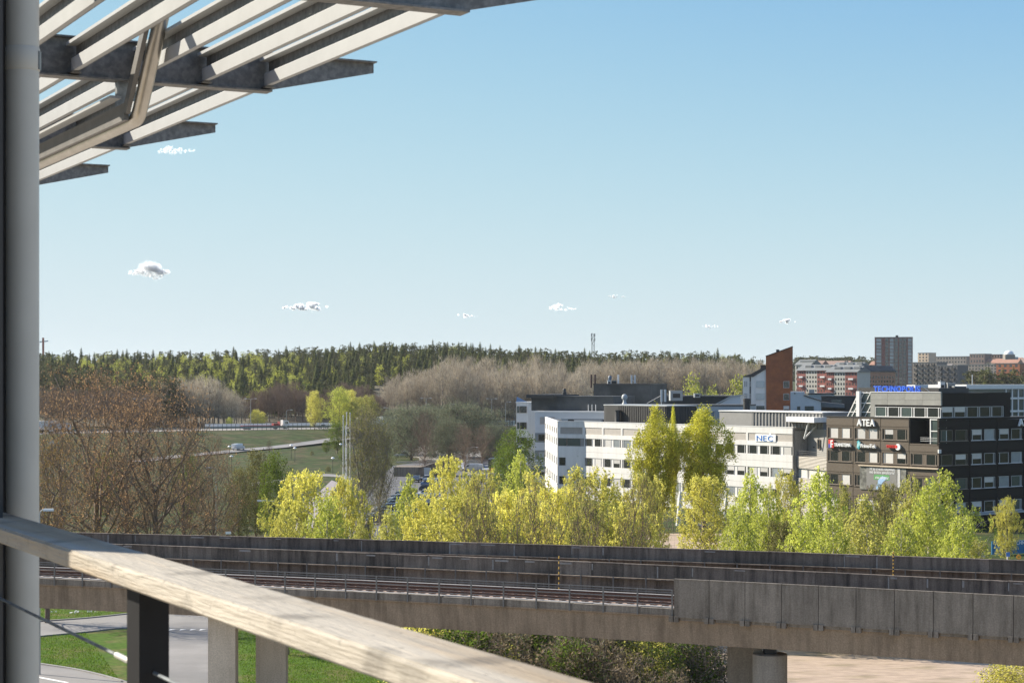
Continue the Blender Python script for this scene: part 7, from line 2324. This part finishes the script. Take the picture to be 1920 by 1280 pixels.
# low wall, black shed and garage on the lot
shedm = mat('shed_black', (.03, .03, .033), .7, .2, 1)
t = thing('low_shed', G(800, 896), 'low dark sloping roofed shed between upper and lower lot', 'shed')
fs_ = Fr(G(738, 893)[:2], (1, -.05))
L_ = fs_.ux(850)
q = MB(); q.fbox(fs_, 0, L_ * .45, -8, 0, 0, 2.2); q.build('wall', conc_grey, t)
q = MB(); q.extr(fs_, [(L_ * .42, 0), (L_, 0), (L_, 4.6), (L_ * .42, 2.0)], -6, .3); q.build('ramp_wall', conc_dark, t)
q = MB(); q.fbox(fs_, fs_.ux(795, .35), fs_.ux(808, .35), .31, .38, 0, 2.1); q.build('door', metal_lt, t)
t = thing('garage', G(918, 870), 'long black garage behind the white estate car', 'garage')
gf_ = Fr(P(903, 0, 530)[:2], (1, -.02)); L_ = gf_.ux(945)
q = MB(); q.fbox(gf_, 0, L_, -6, 0, 0, 2.9); q.build('wall', shedm, t)
q = MB(); q.fbox(gf_, -.3, L_ + .3, -6.3, .3, 2.903, 3.2); q.build('roof', metal_dk, t)
for k in range(3):
    q = MB(); q.fbox(gf_, L_ * (k + .12) / 3, L_ * (k + .88) / 3, .005, .05, .05, 2.3); q.build('door', metal_dk, t)
t = thing('recycling_box', G(920, 884), 'black recycling box with red base on the lot', 'container'); c_ = G(920, 884)
q = MB(); q.box(c_.x - .6, c_.x + .6, c_.y - .4, c_.y + .4, 1.0, 3.0); q.build('panel', shedm, t)
q = MB(); q.box(c_.x - .7, c_.x + .9, c_.y - .5, c_.y + .5, 0.05, 1.0); q.build('base', truckred, t)
# retaining kerb of the upper lot
q = MB(); a, b = G(742, 868), G(905, 868); q.bar((a.x, a.y, .25), (b.x, b.y, .25), .4, .5); tag(q.build('retaining_wall', conc_pale_sunlit), 'low pale retaining wall in front of the upper lot', 'wall')
# green road signs by the highway
for px, py, w, h, lab, m in ((106, 828, 8, 10, 'green direction sign half hidden behind the amber tree', mat('sign_green', (.02, .16, .10), .5, .1, 1)), (98, 829, 9, 7, 'small white road sign left of the green one', letter_m)):
    c = P(px, py, 420); s = 420 / F
    t = thing('road_sign', (c.x, c.y, terrain(c.x, c.y)), lab, 'sign')
    q = MB(); q.box(c.x - w * s / 2, c.x + w * s / 2, c.y, c.y + .08, c.z - h * s / 2, c.z + h * s / 2); q.build('panel', m, t)
    for e in (-.3, .3):
        q = MB(); q.tube([(c.x + e * w * s, c.y + .14, terrain(c.x, c.y)), (c.x + e * w * s, c.y + .14, c.z + h * s * .4)], .05, 6); q.build('post', galv_post_m, t)
# small white name sign by the viaduct, left
c = P(428, 998, 178)
t = thing('name_sign', (c.x, c.y, 0), 'small white sign on a post behind the viaduct parapet', 'sign')
q = MB(); q.box(c.x - .26, c.x + .26, c.y, c.y + .03, c.z - .14, c.z + .10); q.build('panel', letter_m, t)
q = MB(); q.tube([(c.x, c.y + .06, 0), (c.x, c.y + .06, c.z)], .03, 6); q.build('post', galv_post_m, t)
# blue hoarding with white text
hF = Fr(P(1860, 0, 236)[:2], (.93, .37)); u1_ = 9.0
zb0, zb1 = 0.15, hF.zy(1014.5, 0)
hd = thing('hoarding', hF.pt(4, 0, 0), 'bright blue hoarding with white direction lines beside the dark office', 'sign')
q = MB(); q.fbox(hF, 0, u1_, -.12, 0, zb0, zb1); q.build('board', mat('hoarding_blue', (.02, .16, .33), .5, .12, .4), hd)
letters(hd, hF, 'TECHNOPOLIS', hF.ux(1896.5), .005, hF.zy(1021, 2), .45, letter_m, width=4.2, depth=.02, bold=.02, name='lettering', joined=True)
for k, tx in enumerate(('< Parkering', '< Kronborgsgrand 1-7', '< Lastkaj')):
    letters(hd, hF, tx, hF.ux(1865.5), .005, hF.zy(1027.2 + k * 6, 1), .26, letter_m, width=(1.05, 2.35, .95)[k], depth=.02, bold=.01, name='lettering', joined=True)
c = P(1889, 1043, 150)
t = thing('direction_sign', (c.x, c.y, 0), 'slim white post with blue symbol sign before the hoarding', 'sign')
q = MB(); q.tube([(c.x, c.y, 0), (c.x, c.y, P(0, 1036, 150).z)], .05, 8); q.build('post', letter_m, t)
q = MB(); z_ = P(0, 1037, 150).z; q.box(c.x - .12, c.x + .18, c.y - .08, c.y - .055, z_ - .25, z_ + .1); q.build('panel', bluep_m, t)
c = P(1910, 1043.5, 150); z_ = c.z
t = thing('speed_sign', (c.x, c.y, 0), 'round orange speed sign on a post at the right end of the viaduct', 'sign')
q = MB(); q.tube([(c.x, c.y, 0), (c.x, c.y, z_ + .3)], .035, 8); q.build('post', galv_post_m, t)
ff = Fr((c.x, c.y - .05), (1, 0))
q = MB(); q.extr(ff, [(.19 * math.cos(a), z_ + .19 * math.sin(a)) for a in np.linspace(0, 2 * math.pi, 24)[:-1]], 0, .02); q.build('disc', mat('sign_orange', (.75, .25, .02), .5, .05, 1), t)
q = MB(); q.extr(ff, [(.145 * math.cos(a), z_ + .145 * math.sin(a)) for a in np.linspace(0, 2 * math.pi, 24)[:-1]], .021, .026); q.build('disc_field', mat('sign_yellow', (.8, .48, .05), .5, .05, 1), t)
letters(t, ff, '30', -.095, .028, z_ - .07, .14, black_m, width=.19, depth=.004, bold=.02)
c = P(1844, 1040, 200); t = thing('utility_box', (c.x, c.y, 0), 'small grey utility cabinet beside the corner birch', 'cabinet')
q = MB(); q.box(c.x - .18, c.x + .18, c.y, c.y + .4, 0, c.z + .5); q.build('body', metal_lt, t)
q = MB(); q.box(c.x - .2, c.x + .2, c.y - .02, c.y + .42, c.z + .502, c.z + .57); q.build('lid', greyside_m, t)
# white awning posts of the arcade seen below the tall trees
for k, px in enumerate((1271, 1301, 1312, 1357)):
    a = P(px, 985, 285); q = MB(); q.tube([(a.x, a.y, 0), (a.x + .5, a.y, 5.2)], .35 if k % 2 == 0 else .2, 10)
    tag(q.build('arcade_column', steelwhite_m, smooth=True, org=(a.x, a.y, 0)), 'white slanting column at the arcade below the tall trees', 'column', 'arcade columns')

# ------------------------------------------------------------------ person walking on the lot
pp = GT(934, 885)
me = bpy.data.meshes.new('person')
hgt = 1.75
J = {'pel': (0, 0, .95), 'chest': (0, .02, 1.32), 'neck': (0, .02, 1.50), 'head': (0, 0, 1.60), 'top': (0, 0, 1.73),
     'shl': (-.19, .02, 1.42), 'ell': (-.24, .04, 1.14), 'hal': (-.22, -.10, .90), 'shr': (.19, .02, 1.42), 'elr': (.25, .05, 1.14), 'har': (.22, .12, .90),
     'hil': (-.10, 0, .90), 'knl': (-.11, -.10, .50), 'anl': (-.11, .02, .09), 'tol': (-.11, -.15, .04), 'hir': (.10, 0, .90), 'knr': (.11, .02, .50), 'anr': (.11, .20, .12), 'tor': (.11, .06, .03)}
names = list(J); E_ = [('pel', 'chest'), ('chest', 'neck'), ('neck', 'head'), ('head', 'top'), ('chest', 'shl'), ('shl', 'ell'), ('ell', 'hal'), ('chest', 'shr'), ('shr', 'elr'), ('elr', 'har'), ('pel', 'hil'), ('hil', 'knl'), ('knl', 'anl'), ('anl', 'tol'), ('pel', 'hir'), ('hir', 'knr'), ('knr', 'anr'), ('anr', 'tor')]
RD_ = {'pel': .15, 'chest': .165, 'neck': .06, 'head': .10, 'top': .075, 'shl': .08, 'shr': .08, 'ell': .055, 'elr': .055, 'hal': .04, 'har': .04, 'hil': .11, 'hir': .11, 'knl': .075, 'knr': .075, 'anl': .05, 'anr': .05, 'tol': .045, 'tor': .045}
me.from_pydata([J[n] for n in names], [(names.index(a), names.index(b)) for a, b in E_], [])
po = bpy.data.objects.new('person', me); COL.objects.link(po)
sk = po.modifiers.new('skin', 'SKIN'); po.modifiers.new('sub', 'SUBSURF').levels = 1; po.modifiers['sub'].render_levels = 1
for i, n in enumerate(names):
    me.skin_vertices[0].data[i].radius = (RD_[n], RD_[n]); me.skin_vertices[0].data[i].use_root = (n == 'pel')
me.materials.append(mat('dark_clothes', (.018, .018, .022), .85, .2, 4))
po.location = pp + Vector((0, 0, .05)); po.rotation_euler = (0, 0, .3)
tag(po, 'person in dark clothes walking across the lot', 'person')
q = MB(); q.lathe((0, .0, 1.60), [(.02, -.02), (.085, .0), (.11, .06), (.095, .13), (.03, .17)], 12)
ho = q.build('hair', mat('dark_hair', (.03, .02, .015), .8, .2, 5), smooth=True); ho.parent = po

# ------------------------------------------------------------------ small clouds far beyond the hill, made of many tiny droplets of white
cloud_m = leaf_mat('cloud_white', (.98, .98, .98), .85, .015, (.97, .97, .98))
CLOUDS = [(278, 512, 46, 24, 1.0), (574, 577, 58, 13, .9), (332, 283, 42, 14, .22), (1058, 579, 36, 9, .45), (876, 593, 26, 6, .35), (1476, 604, 19, 9, .6), (1332, 612, 20, 6, .35), (1160, 556, 24, 4, .18)]
clab = ['bright puffy cloud with a peaked top low over the left wood', 'long flat bottomed cloud over the spruce hill', 'faint torn cloud right below the pergola', 'wispy broken cloud left of the telecom mast', 'small flat cloud over the tan leafless belt', 'small puffy cloud left of the apartment tower', 'small pale cloud above the orange tower house', 'thin streak of cloud above the telecom mast', 'tiny cloud shred right of the long flat one', 'tiny faint cloud shred high over the black roofs', 'tiny cloud dot beside the telecom mast', 'very faint cloud trace high above the hill', 'faint small cloud near the downpipe']
CD = 5200.0
for k, ((px, py, hw_, hh_, dens), lab) in enumerate(zip(CLOUDS, clab)):
    rs = np.random.RandomState(k + 40); c = P(px, py, CD); s = CD / F
    nb = max(6, int(hw_ * .5))
    bx = rs.uniform(-1, 1, nb); pk = .2 if k == 0 else rs.uniform(-.4, .3)
    prof = np.clip(1 - np.abs(bx - pk) ** 1.2, .16, 1)
    bz = rs.uniform(-.5, 1.0, nb) * prof
    br = rs.uniform(.14, .34, nb) * (prof * .8 + .2)
    n = int(4600 * dens * (hw_ / 46) * max(.35, hh_ / 24) ** .8) + 260
    w_ = br ** 2; i = rs.choice(nb, n, p=w_ / w_.sum())
    o3 = unit(rs.normal(size=(n, 3))) * (np.abs(rs.normal(size=n)) * .28 + rs.uniform(0, 1, n) ** .4 * .75)[:, None]
    R0 = br[i] * min(hw_, hh_ * 1.6)
    pos = np.column_stack([bx[i] * hw_ * .8 + o3[:, 0] * R0 * 1.25, o3[:, 1] * R0 * .6, bz[i] * hh_ * .85 + o3[:, 2] * R0 * .85])
    lo_ = -.55 * hh_ + rs.normal(size=n) * .07 * hh_
    pos[:, 2] = np.where(pos[:, 2] < lo_, lo_ + np.abs(rs.normal(size=n)) * .2 * hh_, pos[:, 2]); pos *= s
    nrm = unit(unit(o3) * .35 + np.array(S_DIR) * 1.0 + rs.normal(size=(n, 3)) * .15)
    a = unit(np.cross(nrm, rs.normal(size=(n, 3)))); b = np.cross(nrm, a)
    sz = (rs.uniform(.45, 1.0, n) * s * (1.1 if dens > .5 else .8))[:, None]
    v = np.stack([pos - a * sz, pos - b * sz * .8, pos + a * sz, pos + b * sz * .8], 1).reshape(-1, 3)
    cm = mesh_np('cloud', [(v, np.arange(n * 4).reshape(n, 4), 0)], [cloud_m])
    co = bpy.data.objects.new('cloud', cm); co.location = c; COL.objects.link(co); tag(co, lab, 'cloud')

# ------------------------------------------------------------------ thin spring haze over everything
hz_m = bpy.data.materials.new('haze'); hz_m.use_nodes = True
hn = hz_m.node_tree.nodes; hn.clear()
ho_ = hn.new('ShaderNodeOutputMaterial'); hv = hn.new('ShaderNodeVolumePrincipled')
hv.inputs['Color'].default_value = (.90, .95, 1.0, 1); hv.inputs['Density'].default_value = .00004; hv.inputs['Anisotropy'].default_value = .3
hz_m.node_tree.links.new(hv.outputs[0], ho_.inputs['Volume'])
q = MB(); q.box(-6300, 6300, -400, 14300, -3, 130)
hz = q.build('haze', hz_m); tag(hz, 'thin pale spring haze softening the far hills', 'haze', kind='stuff')
